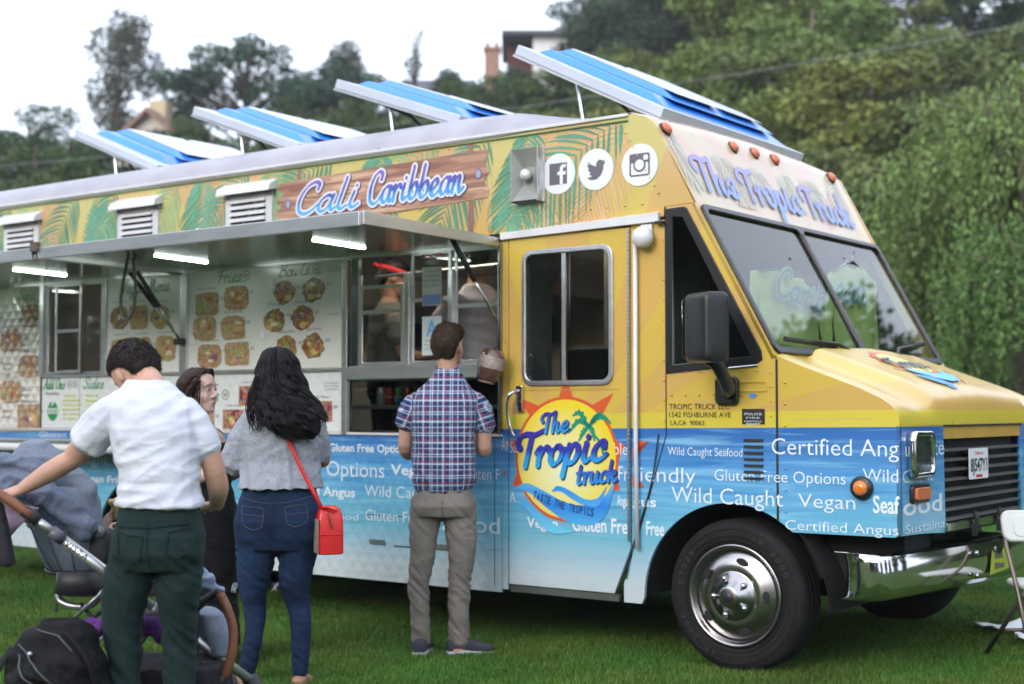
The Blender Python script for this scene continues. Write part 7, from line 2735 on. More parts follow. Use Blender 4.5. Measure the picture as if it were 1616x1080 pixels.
kh_me = remeshed(c, .0068, 2, "trousers", kh_disp)
kh = link("trousers", kh_me, m_khaki, pp)
seams(kh, "seam", [surf_line(kh_me, [(.012, .88), (.014, .80), (.016, .76)])], cloth_mat("khaki_seam", (.12, .11, .10)), .002)
m_shoe = cloth_mat("charcoal_knit_shoe", (.055, .055, .075))
for x, y, d in ((-.113, .0, (.1, 1)), (.11, .0, (.93, .36))):
    c = MB()
    foot(c, (x, y, .08), d, .27, .047, .075)
    sh = link("shoe", remeshed(c, .006, 2, "shoe", lambda p, n: 0), m_shoe, pp)
    for v in sh.data.vertices:
        v.co.z += .012
    c = MB()
    foot(c, (x, y, .02), d, .285, .050, .030)
    c.build("sole", mat("white_rubber_sole", (.55, .55, .56), rough=.6), sh, True)
short_hair(pp, HP, m_hairm, 5, sc=1.03, n=6500, tl=.015)

# ------------------------------------------------ woman in black dress looking right
pk = thing("person", "woman with long auburn hair in a black dress, tattooed arm, looking to the right", "person", (-1.657, 7.7, 0))
FY = R(-118)     # facing direction: right and a little towards the camera
b = MB()
yw = R(-80)
torso(b, [((.03, 0, .70), .15, .12), ((.0, 0, .88), .17, .13), ((.0, 0, 1.02), .13, .10), ((.02, 0, 1.16), .14, .115), ((.0, 0, 1.24), .155, .10), ((-.02, .0, 1.29), .10, .07), ((-.03, .0, 1.33), .05, .05)], yaw=yw)
HK = headM((-.030, -.01, 1.482), -112, 2, 0)
limb(b, [(-.015, .0, 1.27), (-.03, .0, 1.36), HK @ V((0, -.02, -.06))], [.052, .046, .048])
head(b, HK, .98)
limb(b, [(.02, -.155, 1.235), (.02, -.20, 1.13), (.01, -.21, 1.03)], [.048, .042, .038])
limb(b, [(.01, -.21, 1.03), (.09, -.215, 1.05), (.20, -.20, 1.09)], [.040, .038, .026])
hand(b, basis((.20, -.20, 1.09), (.9, .1, .35), (0, -.6, .8)), 1, curl=30, sc=.9)
limb(b, [(.0, .155, 1.235), (.02, .20, 1.13), (.02, .21, 1.02)], [.048, .042, .038])
limb(b, [(.02, .21, 1.02), (.10, .20, 1.02), (.20, .16, 1.06)], [.040, .036, .026])
hand(b, basis((.20, .16, 1.06), (.9, -.1, .3), (0, .5, .8)), -1, curl=30, sc=.9)
limb(b, [(.0, -.08, .80), (.02, -.08, .45), (.0, -.08, .08)], [.09, .055, .038])
limb(b, [(.0, .08, .80), (.02, .08, .45), (.0, .08, .08)], [.09, .055, .038])
foot(b, (.0, -.08, .07), (1, -.1), .23, .040, .05)
foot(b, (.0, .08, .07), (1, -.1), .23, .040, .05)
link("body", remeshed(b, .0055, 2), m_skin3, pk)
# face details
m_eyew = mat("eye_white", (.50, .47, .46), rough=.2)
m_iris = mat("iris_dark", (.03, .015, .008), rough=.15)
m_lip = mat("lip_rose", (.36, .12, .12), rough=.45)
MS = HK @ Matrix.Scale(.98, 4)
for s in (-1, 1):
    e = MB().ball((s * .032, .0755, .010), .0115, 12, (1, 1, .85), MS).build("eye", m_eyew, pk, True)
    MB().ball((s * .032 + .004, .0842, .010), .0062, 10, (1, .5, 1), MS).build("iris", m_iris, e, True)
    MB().tube([MS @ V(p) for p in ((s * .019, .086, .018), (s * .033, .0895, .0235), (s * .047, .081, .018))], .0009, 5).build("eyelash", m_hairk, e)
    MB().tube([MS @ V(p) for p in ((s * .014, .092, .034), (s * .034, .0915, .041), (s * .056, .074, .033))], [.0014, .0022, .0008], 5).build("eyebrow", m_hairk, pk, True)
MB().ball((0, .0955, -.0605), .0165, 12, (1.2, .40, .20), MS).build("upper_lip", m_lip, pk, True)
MB().ball((0, .0945, -.0690), .0155, 12, (1.05, .45, .26), MS).build("lower_lip", m_lip, pk, True)
m_blk = cloth_mat("black_jersey", (.008, .008, .010), bump=.2)
c = MB()
torso(c, [((.03, 0, .12), .20, .17), ((.03, 0, .35), .185, .155), ((.035, 0, .55), .18, .155), ((.03, 0, .72), .185, .165), ((.015, 0, .86), .185, .158), ((.015, 0, .98), .145, .13), ((.025, 0, 1.08), .148, .13), ((.025, 0, 1.17), .155, .128), ((.0, 0, 1.215), .15, .11)], yaw=yw)
link("black_dress", remeshed(c, .008, 2, "dress", lambda p, n: folds(V((p.x, p.y, p.z * 1.5 + p.x)), 1, (4, 4, 12), .006)), m_blk, pk)
for s in (-1, 1):
    MB().tube(catmull([(.10, s * .08, 1.19), (.05, s * .10, 1.265), (-.03, s * .095, 1.275), (-.09, s * .08, 1.20)], 4), .011, 6, flat=(.4, 1)).build("dress_strap", m_blk, pk, True)
m_ink = mat("tattoo_ink", (.07, .06, .07), rough=.6, var=.4, vscale=40)
rt2 = random.Random(4)
for k in range(7):
    a = rt2.uniform(.1, .9)
    c0 = V((.01, -.21, 1.03)).lerp(V((.20, -.20, 1.09)), a)
    r_ = .040 - .012 * a
    th0 = rt2.uniform(2.6, 4.2)
    pts_ = [c0 + V((.006 * math.sin(j * 1.3 + k) + .004 * j, math.cos(th0 + j * .22) * r_ * 1.0, math.sin(th0 + j * .22) * r_)) for j in range(6)]
    MB().tube(pts_, [.002, .004, .003, .005, .003, .0015], 5, flat=(1.6, .7)).build("tattoo", m_ink, pk, True)
# auburn hair: volume behind the face and long waves
c = MB()
MH = HK
hrows = [(.125, .034, .030, -.046), (.108, .062, .054, -.082), (.08, .080, .052, -.106), (.045, .090, .018, -.122), (.0, .092, -.010, -.126), (-.05, .092, -.020, -.125), (-.10, .090, -.025, -.12), (-.16, .085, -.03, -.11), (-.23, .07, -.035, -.10)]
c.rings([[MH @ v for v in ell((0, (f + bb) / 2, z), a, (f - bb) / 2, n=24)] for z, a, f, bb in hrows])
ho = link("hair", remeshed(c, .007, 3, "hair", lambda p, n: .006 * noise.noise(V((p.x * 40, p.y * 40, p.z * 6)))), m_hairr, pk)
lk = MB()
for i in range(330):
    sdn = rh.choice((-1, 1))
    th = rh.uniform(.12, 1.0)
    ph = rh.uniform(0, 6.28)
    zend = rh.uniform(-.36, -.20)
    pts_ = []
    for k in range(20):
        f = k / 19
        z = .122 + (zend - .122) * f
        a = .03 + .065 * min(1, f * 3.2) ** .6 + .012 * f
        yb = -.02 - .09 * (1 - th) - .015 * f
        x = sdn * a * (.25 + .75 * th) + .006 * math.sin(30 * z + ph) * f * 1.6
        y = (.055 * th * (1 - f) ** 1.0 * (1 if f < .25 else max(0, 1 - (f - .25) * 3))) + yb * min(1, f * 3) + .005 * math.cos(30 * z + ph) * f
        pts_.append(MH @ V((x, y, z)))
    lk.tube(pts_, [.0026] * 15 + [.0022, .0018, .0014, .001, .0006], 4, flat=(1.5, .8))
for i in range(26):   # waves falling forward over the shoulder on the far side of the face
    ph = rh.uniform(0, 6.28)
    x0, y0_ = rh.uniform(.055, .085), rh.uniform(-.03, .045)
    pts_ = [MH @ V((x0 + .012 * math.sin(24 * z + ph), y0_ + .02 * math.sin(17 * z + ph) - .1 * z * 0, z)) for z in [.06 - .022 * k for k in range(20)]]
    lk.tube(pts_, [.0026] * 16 + [.002, .0015, .001, .0006], 4, flat=(1.5, .8))
tag(lk.build("hair_locks", m_hairr, ho, True, fix=False), kind="stuff")


# ------------------------------------------------ two cooks inside the truck
def cook(lx, ly, rotz, label, shirt, band, H, skin, hair, arm_y=.25):
    # floor of the kitchen is 0.66 above the lawn
    ca, sa = math.cos(TROT), math.sin(TROT)
    w_ = (TORG[0] + lx * ca - ly * sa, TORG[1] + lx * sa + ly * ca, .66)
    p = thing("person", label, "person", w_, rotz)
    s = H / 1.75
    b = MB()
    torso(b, [((0, 0, .85 * s), .15, .11), ((0, 0, .98 * s), .155, .11), ((0, 0, 1.10 * s), .145, .10), ((0, 0, 1.25 * s), .165, .11), ((0, .0, 1.36 * s), .17, .10), ((0, .01, 1.42 * s), .10, .075), ((0, .015, 1.47 * s), .06, .06)])
    Hh = headM((0, .045, 1.62 * s), 0, 18, 0)
    limb(b, [(0, .01, 1.42 * s), (0, .02, 1.5 * s), Hh @ V((0, -.03, -.06))], [.06, .055, .055])
    head(b, Hh)
    for q in (-1, 1):
        limb(b, [(q * .17, .0, 1.36 * s), (q * .22, .03, 1.23 * s), (q * .235, .07, 1.10 * s)], [.055, .048, .042])
        limb(b, [(q * .235, .07, 1.10 * s), (q * .20, .18, 1.08 * s), (q * .12, .30, 1.10 * s)], [.044, .04, .028])
        hand(b, basis((q * .12, .30, 1.10 * s), (-q * .4, .9, 0), (0, 0, 1)), q, curl=40)
        limb(b, [(q * .08, .0, .88 * s), (q * .09, .02, .48 * s), (q * .09, .0, .09)], [.09, .055, .04])
        foot(b, (q * .09, 0, .08), (0, 1))
    link("body", remeshed(b, .009, 2), skin, p)
    c = MB()
    torso(c, [((0, 0, .88 * s), .175, .135), ((0, 0, .98 * s), .172, .13), ((0, 0, 1.10 * s), .168, .125), ((0, 0, 1.25 * s), .185, .13), ((0, .0, 1.36 * s), .182, .118), ((0, .01, 1.42 * s), .12, .09), ((0, .015, 1.46 * s), .075, .07)], p=2.5)
    for q in (-1, 1):
        limb(c, [(q * .13, .0, 1.36 * s), (q * .20, .02, 1.28 * s), (q * .228, .04, 1.18 * s)], [.075, .07, .066])
    link("t_shirt", remeshed(c, .009, 2, "t_shirt", lambda p_, n: folds(V((p_.x + p_.z, p_.y, p_.z)), 1, (5, 5, 10), .008)), shirt, p)
    c = MB()
    torso(c, [((0, 0, .93 * s), .155, .12), ((0, 0, .84 * s), .165, .13), ((0, 0, .80 * s), .15, .11)], p=2.5)
    for q in (-1, 1):
        limb(c, [(q * .08, 0, .86 * s), (q * .09, .0, .5 * s), (q * .09, 0, .07)], [.10, .075, .06])
    link("trousers", remeshed(c, .011, 2, "trousers"), m_blk, p)
    short_hair(p, Hh, hair, 8, n=700)
    if band:
        bd = MB()
        for zz, gr in ((.035, 0), (.062, .002)):
            pass
        bd.rings([[Hh @ v for v in ell((0, -.012, z), .090, .112, n=28)] for z in (.025, .045, .060)], cap=False)
        o = bd.build("headband", band, p, True)
        o.modifiers.new("s", 'SOLIDIFY').thickness = .005
        MB().tube([Hh @ V((0, -.125, .04)), Hh @ V((-.03, -.145, .055)), Hh @ V((-.05, -.15, .045))], [.012, .014, .004], 6).build("band_knot", band, p, True)
    return p


cook(-2.72, .34, R(-75), "cook with a red headband and grey shirt behind the left order window", cloth_mat("olive_grey_cotton", (.13, .135, .12)), mat("red_cloth", (.55, .02, .03), rough=.8), 1.72, m_skin2, m_hairk)
cook(-1.90, .26, R(8), "cook in a mauve grey T-shirt seen from behind at the right order window", cloth_mat("mauve_grey_cotton", (.58, .52, .54)), None, 1.80, m_skin2, m_hairk)
# ============================================================ STROLLER
SO = V((-1.45, 5.45, 0))
st = thing("stroller", "grey double stroller with silver frame and brown leather handle, pushed by the man in white", "stroller", SO)
m_sil = mat("stroller_silver", (.50, .51, .52), rough=.35, metal=.85, var=.05, bump=.05, bscale=300)
m_leath = mat("brown_leather", (.20, .075, .035), rough=.5, var=.15, vscale=20, bump=.25, bscale=220)
m_fab = mat("grey_melange", (.20, .235, .30), rough=.9, var=.25, vscale=220, bump=.4, bscale=420, spec=.2)
m_fabd = cloth_mat("stroller_seam", (.09, .11, .15))
m_sblk = mat("stroller_black", (.020, .020, .024), rough=.5, var=.2, bump=.1, bscale=200)
W_ = V((-.23, .445, 0))


def s_(p):
    return V(p) - SO


def stube(name, pts, r, m, parent=st, n=12, sm_=True, flat=None, cat_=0):
    P_ = [s_(p) for p in pts]
    if cat_:
        P_ = catmull(P_, cat_)
    return MB().tube(P_, r, n, flat=flat).build(name, m, parent, sm_)


H0, H1 = V((-1.93, 5.275, 1.085)), V((-1.757, 5.224, .993))
H1 = V((-1.765, 5.30, .990))
d_ = V((.43, .17, -.37)).normalized()
A0 = V((-1.765, 5.25, .990))
J = V((-1.335, 5.42, .618))
F_ = V((-.985, 5.60, .30))
stube("handle_grip", [A0 + V((-.17, -.01, .10)), A0 + V((-.10, -.01, .072)), A0], .0185, m_leath, cat_=4)
stube("handle_grip", [A0 + V((-.17, -.01, .10)), A0 + V((-.21, .06, .12)), A0 + V((-.17, -.01, .10)) + W_ * .5 + V((-.04, 0, .02)), A0 + V((-.17, -.01, .10)) + W_ * .95, A0 + V((-.10, -.01, .072)) + W_, A0 + W_], .0185, m_leath, cat_=5)
for k, off in enumerate((V((0, 0, 0)), W_)):
    stube("handle_collar", [A0 + off - V((.03, 0, -.02)), A0 + off + d_ * .03], .022, m_sblk)
    stube("frame_tube", [A0 + off + d_ * .02, A0.lerp(J, .18) + off], .0155, m_sil)
    stube("frame_clamp", [A0.lerp(J, .15) + off, A0.lerp(J, .24) + off], .023, mat("stroller_dark_grey", (.10, .10, .12), rough=.4), flat=(1.1, 1))
    stube("frame_tube", [A0.lerp(J, .22) + off, J + off], .0195, m_sil)
    stube("frame_joint", [J + off - d_ * .03, J + off + d_ * .035], .026, mat("stroller_grey", (.28, .29, .31), rough=.35, metal=.5))
    stube("front_leg", [J + off + d_ * .02, F_ + off * .85], .018, m_sil)
    stube("rear_leg", [J + off + V((.0, 0, -.02)), V((-1.70, 5.26, .13)) + off], .021, m_sil, flat=(1.25, .9))
    for (c, r_) in ((V((-1.73, 5.24, .14)) + off, .14), (V((-.93, 5.63, .10)) + off * .75, .10)):
        wm = MB()
        e1, e2 = V((.89, .455, 0)), V((0, 0, 1))
        nrm = V((-.455, .89, 0))
        prof = [(r_ * .62, -.016), (r_ * .86, -.020), (r_, -.012), (r_, .012), (r_ * .86, .020), (r_ * .62, .016)]
        wm.rings([[s_(c) + e1 * math.cos(R(j * 12)) * q + e2 * math.sin(R(j * 12)) * q + nrm * h_ for j in range(30)] for q, h_ in prof], cap=True)
        wo_ = wm.build("wheel", m_sblk, st, True)
        wm = MB()
        for k2 in range(6):
            a = R(60 * k2)
            wm.tube([s_(c) - nrm * .02, s_(c) + (e1 * math.cos(a) + e2 * math.sin(a)) * r_ * .62 - nrm * .018], .008, 6)
        wm.build("wheel_spokes", MATS["stroller_grey"], wo_)
    stube("fork", [V((-1.02, 5.59, .34)) + off * .8, V((-.97, 5.61, .22)) + off * .8, V((-.93, 5.61, .10)) + off * .78], [.034, .026, .02], m_sblk)
text("frame_lettering", "VISTA", -.050, .050, -.012, .026, m_sblk, st, frame(s_(A0.lerp(J, .36) + V((.0, -.0215, .004))), d_, V((.62, -.1, .72))), track=1.15)
# axle, basket frame, curved silver carrier tube
stube("rear_axle", [V((-1.73, 5.24, .14)), V((-1.73, 5.24, .14)) + W_], .010, m_sil)
stube("carrier_tube", [(-1.755, 5.55, .68), (-1.745, 5.53, .645), (-1.69, 5.52, .625), (-1.62, 5.52, .63), (-1.56, 5.50, .69), (-1.50, 5.47, .73)], .014, m_sil, cat_=5)
stube("carrier_strut", [(-1.74, 5.55, .82), (-1.76, 5.55, .70), (-1.765, 5.55, .60)], .007, m_sil)
stube("carrier_strut", [(-1.66, 5.52, .63), (-1.60, 5.48, .585), (-1.52, 5.45, .66)], .010, m_sblk)
stube("carrier_strut", [(-1.68, 5.50, .58), (-1.56, 5.46, .69)], .008, m_sil)
c = MB()
c.rings([[s_((-1.66 + q.x, 5.55 + q.y, z)) for q in ell((0, 0, 0), a, bb, n=20, p=3.2)] for z, a, bb in ((.665, .06, .07), (.68, .10, .12), (.71, .09, .13), (.76, .085, .14))])
c.build("seat_mount", m_sblk, st, True)
# main seat shell
c = MB()
seat_rows = [(.742, -1.725, .09, .12), (.755, -1.730, .105, .135), (.80, -1.738, .118, .15), (.88, -1.755, .130, .16), (.96, -1.775, .142, .165), (1.03, -1.800, .155, .165), (1.08, -1.82, .150, .15)]
c.rings([ell(s_((x, 5.66, z)), a, bb, yaw=R(27), n=26, p=2.8) for z, x, a, bb in seat_rows])
sm2 = remeshed(c, .008, 2, "seat", lambda p, n: folds(V((p.x + p.z * .3, p.y, p.z)), 1, (9, 6, 5), .006))
ss = link("seat_shell", sm2, m_fab, st)
for dx in (-.09, -.02, .06):
    ln = [V((s_((-1.725 + dx * .6, 0, 0)).x, 0, .76)), V((s_((-1.80 + dx * 1.3, 0, 0)).x, 0, 1.02))]
    MB().tube([on_back(sm2, ln[0].x + (ln[1].x - ln[0].x) * f, ln[0].z + (ln[1].z - ln[0].z) * f, .0) for f in [k / 10 for k in range(11)]], .0022, 5).build("seam", m_fabd, ss, True)
MB().tube([s_(p) for p in ell((-1.727, 5.66, .748), .108, .138, yaw=R(27), n=30, p=2.8)], .006, 6, cap=False).build("seat_edge", m_sblk, ss, True)
# folded canopy
c = MB()
for k in range(4):
    limb(c, [s_((-2.03 + .03 * k, 5.62, 1.10 + .022 * k)), s_((-1.86, 5.60, 1.10 + .03 * k)), s_((-1.66, 5.60, .97 + .025 * k))], [.035, .05, .035], flat=(1, 1.6))
link("canopy", remeshed(c, .008, 3, "canopy", lambda p, n: folds(V((p.x + p.z, p.y, p.z * 2)), 1, (6, 6, 14), .006)), m_fab, st)
# pivot hub
for off in (V((0, 0, 0)), W_ * .9):
    c = MB()
    c.rings([[s_((-1.588 + q.x + dx, 5.52 + dy, .85 + q.y)) + off for q in ell((0, 0, 0), a, .075 * a / .036, n=20, p=3)] for dx, dy, a in ((0, -.035, .026), (0, -.028, .036), (.01, .03, .036))])
    hb2 = c.build("pivot_hub", m_sblk, st, angle=50)
    MB().lathe([(.024, -.040), (.022, -.048), (.001, -.049)], 20, s_((-1.585, 5.52, .912)) + off).build("release_button", MATS["stroller_grey"], hb2, True)
# rumble seat in front and its bumper bar
c = MB()
c.rings([ell(s_((x, 5.60, z)), a, bb, yaw=R(27), n=22, p=3) for z, x, a, bb in ((.43, -1.14, .05, .12), (.44, -1.145, .06, .13), (.52, -1.17, .065, .13), (.60, -1.20, .06, .12))])
link("rumble_seat", remeshed(c, .009, 2, "rumble", lambda p, n: folds(p, 1, (8, 8, 10), .005)), m_fab, st)
c = MB()
c.box(s_((-1.245, 5.42, .44)), s_((-1.195, 5.50, .66)))
hb2 = c.build("rumble_hub", m_sblk, st, bevel=.015)
MB().lathe([(.020, -.0), (.018, -.010), (.001, -.011)], 20, s_((-1.22, 5.42, .60))).build("release_button", MATS["stroller_grey"], hb2, True)
stube("bumper_arm", [(-1.235, 5.46, .60), (-1.17, 5.44, .655), (-1.115, 5.43, .69), (-1.10, 5.42, .68)], [.020, .018, .018, .019], m_sblk)
stube("bumper_bar", [(-1.105, 5.42, .685), (-1.075, 5.41, .63), (-1.052, 5.41, .55), (-1.058, 5.41, .45), (-1.085, 5.42, .375)], .0175, m_leath, cat_=6)
stube("bumper_arm", [(-1.085, 5.42, .38), (-1.11, 5.43, .34), (-1.17, 5.45, .33)], [.019, .018, .016], m_sblk)
stube("lower_arm", [(-1.26, 5.44, .60), (-1.24, 5.44, .46), (-1.14, 5.44, .36)], .016, m_sblk)
stube("swivel_housing", [(-1.15, 5.48, .42), (-1.15, 5.48, .33)], .034, m_sblk)
c = MB()
c.rings([[s_((-1.38 + q.x, 5.50 + q.y, z)) for q in ell((0, 0, 0), a, bb, n=22, p=3.5)] for z, a, bb in ((.16, .24, .15), (.18, .28, .18), (.34, .31, .20), (.42, .30, .20))])
link("basket", remeshed(c, .012, 2, "basket", lambda p, n: folds(p, 1, (8, 8, 10), .012)), cloth_mat("basket_mesh", (.022, .020, .026)), st)

# things laid on and hung from the stroller
o = thing("hooded_jacket", "blue grey hooded sweatshirt draped over the stroller canopy", "jacket", (-1.80, 5.50, 1.1))
JO = V((-1.80, 5.50, 1.1))
c = MB()
for (a, b_, r_) in (((-2.00, 5.52, 1.15), (-1.66, 5.47, .965), .050), ((-1.97, 5.50, 1.18), (-1.77, 5.50, 1.11), .036), ((-1.99, 5.48, 1.09), (-1.93, 5.47, 1.05), .03), ((-1.85, 5.46, 1.08), (-1.615, 5.455, .915), .048)):
    m_ = (V(a) + V(b_)) / 2 + V((0, -.01, .018))
    limb(c, [V(a) - JO, m_ - JO, V(b_) - JO], [r_ * .8, r_, r_ * .85], flat=(.75, 1.15))
m_hood = mat("blue_grey_sweat", (.15, .18, .25), rough=.92, var=.2, vscale=120, bump=.35, bscale=350, spec=.15)


def hood_disp(p, n):
    q = V((p.x * .6 + p.z * .5, p.y, p.z * 1.2 - p.x * .9))
    a = noise.noise(q * 13)
    return .010 * (.4 - abs(a) * 2) + .0035 * math.sin((p.z + p.x * .62) * 90 + 5 * noise.noise(p * 8))


jm = remeshed(c, .0065, 2, "jacket", hood_disp)
link("jacket_cloth", jm, m_hood, o)
ms = []
for i, ch in enumerate("UPPAbaby"):
    x = -.085 + .026 * i
    z = -.045 - .0185 * i
    p = on_back(jm, x, z, .004, r=.016)
    ms.append(text_mesh(ch, -.009, .009, 0, .026, frame((p.x, min(p.y, -.085), z), (.82, 0, -.57), (.57, 0, .82)), bold=.02))
link("jacket_lettering", join(ms, "lettering"), cloth_mat("lettering_navy", (.03, .05, .14)), o)

o = thing("backpack", "black backpack with zip pocket hanging low at the back of the stroller", "backpack", (-1.62, 5.12, .50))
c = MB()
c.rings([[V((q.x + x, q.y, z)) for q in ell((0, 0, 0), a, bb, n=26, p=3)] for z, x, a, bb in ((-.24, .02, .10, .06), (-.22, .02, .16, .10), (-.10, .0, .185, .12), (.02, -.0, .165, .12), (.09, .01, .125, .10), (.13, .02, .07, .06))])
limb(c, [V((-.14, -.06, -.12)), V((-.04, -.10, -.05)), V((.06, -.08, -.12))], [.07, .09, .07], flat=(1, .7))
m_bag = mat("black_nylon", (.006, .006, .008), rough=.75, spec=.25, var=.3, vscale=12, bump=.4, bscale=260)
bgm = remeshed(c, .0075, 2, "backpack", lambda p, n: folds(V((p.x + p.z, p.y, p.z)), 1, (7, 7, 9), .014) + folds(p, 1, (14, 14, 14), .004))
bg_ = link("bag_body", bgm, m_bag, o)
m_zip = mat("grey_zip", (.10, .10, .11), rough=.4, metal=.3)
for ln in ([(-.11, .06), (-.03, .0), (.05, -.08)], [(-.10, .03), (-.06, -.04), (.04, -.11)], [(-.05, .11), (.03, .09), (.10, .02)]):
    P_ = []
    for (a, b_) in zip(ln, ln[1:]):
        for k in range(6):
            f = k / 6
            P_.append(on_back(bgm, a[0] + (b_[0] - a[0]) * f, a[1] + (b_[1] - a[1]) * f, .002, r=.014))
    MB().tube(P_, .003, 5).build("zip", m_zip, bg_, True)
MB().ball(on_back(bgm, -.06, .03, .006, r=.014), .010, 8).build("zip_pull", m_sil, bg_, True)
MB().tube(catmull([V((-.15, -.04, .04)), V((-.19, -.10, -.06)), V((-.20, -.09, -.20)), V((-.13, -.04, -.30))], 5), .018, 8, flat=(1, .35)).build("shoulder_strap", m_bag, bg_, True)
MB().tube(catmull([V((.0, -.05, .12)), V((.08, -.09, .08)), V((.15, -.10, -.02)), V((.17, -.08, -.16))], 5), .018, 8, flat=(1, .35)).build("shoulder_strap", m_bag, bg_, True)

o = thing("shopping_bag", "dark fabric bag hanging from the handle at the left edge", "bag", (-1.98, 5.30, .93))
c = MB()
c.rings([[V((q.x + x, q.y, z)) for q in ell((0, 0, 0), a, bb, n=20, p=3.5)] for z, x, a, bb in ((-.13, .02, .10, .03), (-.12, .02, .125, .045), (0, .0, .12, .04), (.10, -.01, .105, .03), (.115, -.01, .09, .02))])
link("bag_body", remeshed(c, .007, 2, "bag", lambda p, n: folds(V((p.x, p.y, p.z * .4)), 1, (10, 6, 6), .008)), cloth_mat("charcoal_cloth", (.028, .027, .035)), o)
MB().tube(catmull([V((.06, 0, .10)), V((.03, 0, .19)), V((-.02, 0, .10))], 5), .008, 6, flat=(1.4, .5)).build("bag_handle", cloth_mat("charcoal_cloth", (.03, .03, .035)), o, True)
o = thing("muslin_cloth", "pink dotted muslin cloth hanging behind the dark bag at the left edge", "cloth", (-1.93, 5.40, .93))
m_pink = bpy.data.materials.new("pink_dotted_cotton")
m_pink.use_nodes = True
t_ = m_pink.node_tree
P, x, y, z = xyz(t_)
v_ = node(t_, "ShaderNodeTexVoronoi")
v_.inputs["Scale"].default_value = 26
t_.links.new(P, v_.inputs["Vector"])
t_.links.new(mixc(t_, mth(t_, 'LESS_THAN', v_.outputs["Distance"], .32), (.62, .42, .55), (.75, .68, .76)), t_.nodes["Principled BSDF"].inputs["Base Color"])
t_.nodes["Principled BSDF"].inputs["Roughness"].default_value = .9
c = MB()
NXc, NZc = 14, 16
for j in range(NZc + 1):
    for i in range(NXc + 1):
        u_, v2 = i / NXc, j / NZc
        c.v.append((-.13 + .27 * u_ * (1 - .55 * v2) - .0, .02 * math.sin(u_ * 14) * (.4 + v2) + .012 * math.sin(v2 * 9), .13 - .25 * v2 * (1.0 - .35 * abs(u_ - .3)) - .05 * u_ * (1 - v2)))
for j in range(NZc):
    for i in range(NXc):
        a = j * (NXc + 1) + i
        c.f.append((a, a + 1, a + NXc + 2, a + NXc + 1))
cl_ = c.build("cloth_sheet", m_pink, o, True, fix=False)
cl_.modifiers.new("s", 'SOLIDIFY').thickness = .004
o = thing("blanket", "purple patterned blanket stuffed in the stroller basket", "blanket", (-1.50, 5.42, .52))
c = MB()
for (p, r_) in (((-.10, -.02, .03), .06), ((0, -.02, .05), .055), ((.12, -.03, .05), .06), ((.20, -.02, .02), .05)):
    c.ball(p, r_, 12, (1.4, 1, .8))
m_purp = mat("purple_print", (.09, .02, .16), rough=.9, var=.7, vscale=16, bump=.3)
link("blanket_cloth", remeshed(c, .008, 2, "blanket", lambda p, n: folds(p, 1, (12, 12, 12), .012)), m_purp, o)
o = thing("denim_jacket", "pale denim jacket bundled on the front seat of the stroller", "jacket", (-1.17, 5.52, .74))
c = MB()
for (p, r_) in (((-.04, 0, .0), .034), ((.0, -.02, -.02), .034), ((.03, -.02, -.05), .030), ((-.05, -.01, .04), .024)):
    c.ball(p, r_, 12, (1.2, 1, 1))
link("denim_cloth", remeshed(c, .006, 2, "denim", lambda p, n: folds(p, 1, (16, 16, 22), .014)), mat("pale_denim", (.24, .30, .42), rough=.9, var=.3, vscale=40, bump=.3, bscale=300), o)

# ------------------------------------------------ child in the seat holding a cone
pc_ = thing("person", "small child sitting in the stroller seat, bare forearm raised with an ice cream cone", "person", (-1.80, 5.80, 0))
CO = V((-1.80, 5.80, 0))
b = MB()
Hc = headM((-.045, .03, 1.10), -70, 5, 0)
torso(b, [((.0, 0, .80), .08, .07), ((.0, 0, .88), .078, .065), ((-.01, 0, .96), .082, .06), ((-.02, .01, 1.0), .04, .035)], yaw=R(-70))
limb(b, [(-.02, .01, .98), (-.04, .02, 1.03), Hc @ V((0, -.01, -.04))], [.033, .03, .03])
head(b, Hc, .72)
limb(b, [(.02, -.06, .955), (.07, -.07, .90), (.115, -.06, .880)], [.028, .025, .022])
limb(b, [(.115, -.06, .880), (.155, -.05, .915), (.185, -.045, .955)], [.023, .022, .017])
hand(b, basis((.185, -.045, .955), (.5, -.1, .85), (-.85, .1, .5)), 1, curl=48, sc=.62)
limb(b, [(.02, .06, .955), (.08, .08, .89), (.14, .05, .90)], [.026, .023, .017])
hand(b, basis((.14, .05, .90), (.9, -.2, .3), (0, 0, 1)), -1, curl=40, sc=.6)
for q in (-1, 1):
    limb(b, [(.0, q * .04, .80), (.12, q * .06, .80), (.20, q * .06, .72), (.21, q * .06, .60)], [.045, .036, .03, .024])
link("body", remeshed(b, .0045, 2), m_skin3, pc_)
c = MB()
torso(c, [((.0, 0, .80), .093, .082), ((.0, 0, .88), .09, .078), ((-.01, 0, .95), .092, .072), ((-.02, .01, .99), .05, .045)], yaw=R(-70))
limb(c, [(.0, -.05, .96), (.05, -.065, .915), (.085, -.065, .892)], [.038, .036, .034])
limb(c, [(.0, .05, .96), (.05, .07, .92), (.08, .075, .90)], [.038, .035, .032])
link("grey_shirt", remeshed(c, .006, 2, "shirt"), m_gtop, pc_)
c = MB()
for q in (-1, 1):
    limb(c, [(-.01, q * .04, .80), (.12, q * .06, .80), (.19, q * .06, .74)], [.056, .046, .04])
link("shorts", remeshed(c, .007, 2, "shorts"), cloth_mat("navy_shorts", (.03, .04, .10)), pc_)
short_hair(pc_, Hc, m_hairm, 9, sc=.72, n=500)
o = thing("ice_cream_cone", "half eaten wafer cone in the child's hand", "ice cream cone", (-1.594, 5.745, .985))
m_waf = mat("wafer", (.62, .40, .15), rough=.8, var=.2, vscale=60, bump=.6, bscale=120)
MB().lathe([(.008, -.045), (.017, .0), (.022, .012), (.030, .016), (.031, .030), (.028, .036), (.024, .028), (.004, .022)], 20, (0, 0, 0), 'Z').build("cone", m_waf, o, True)
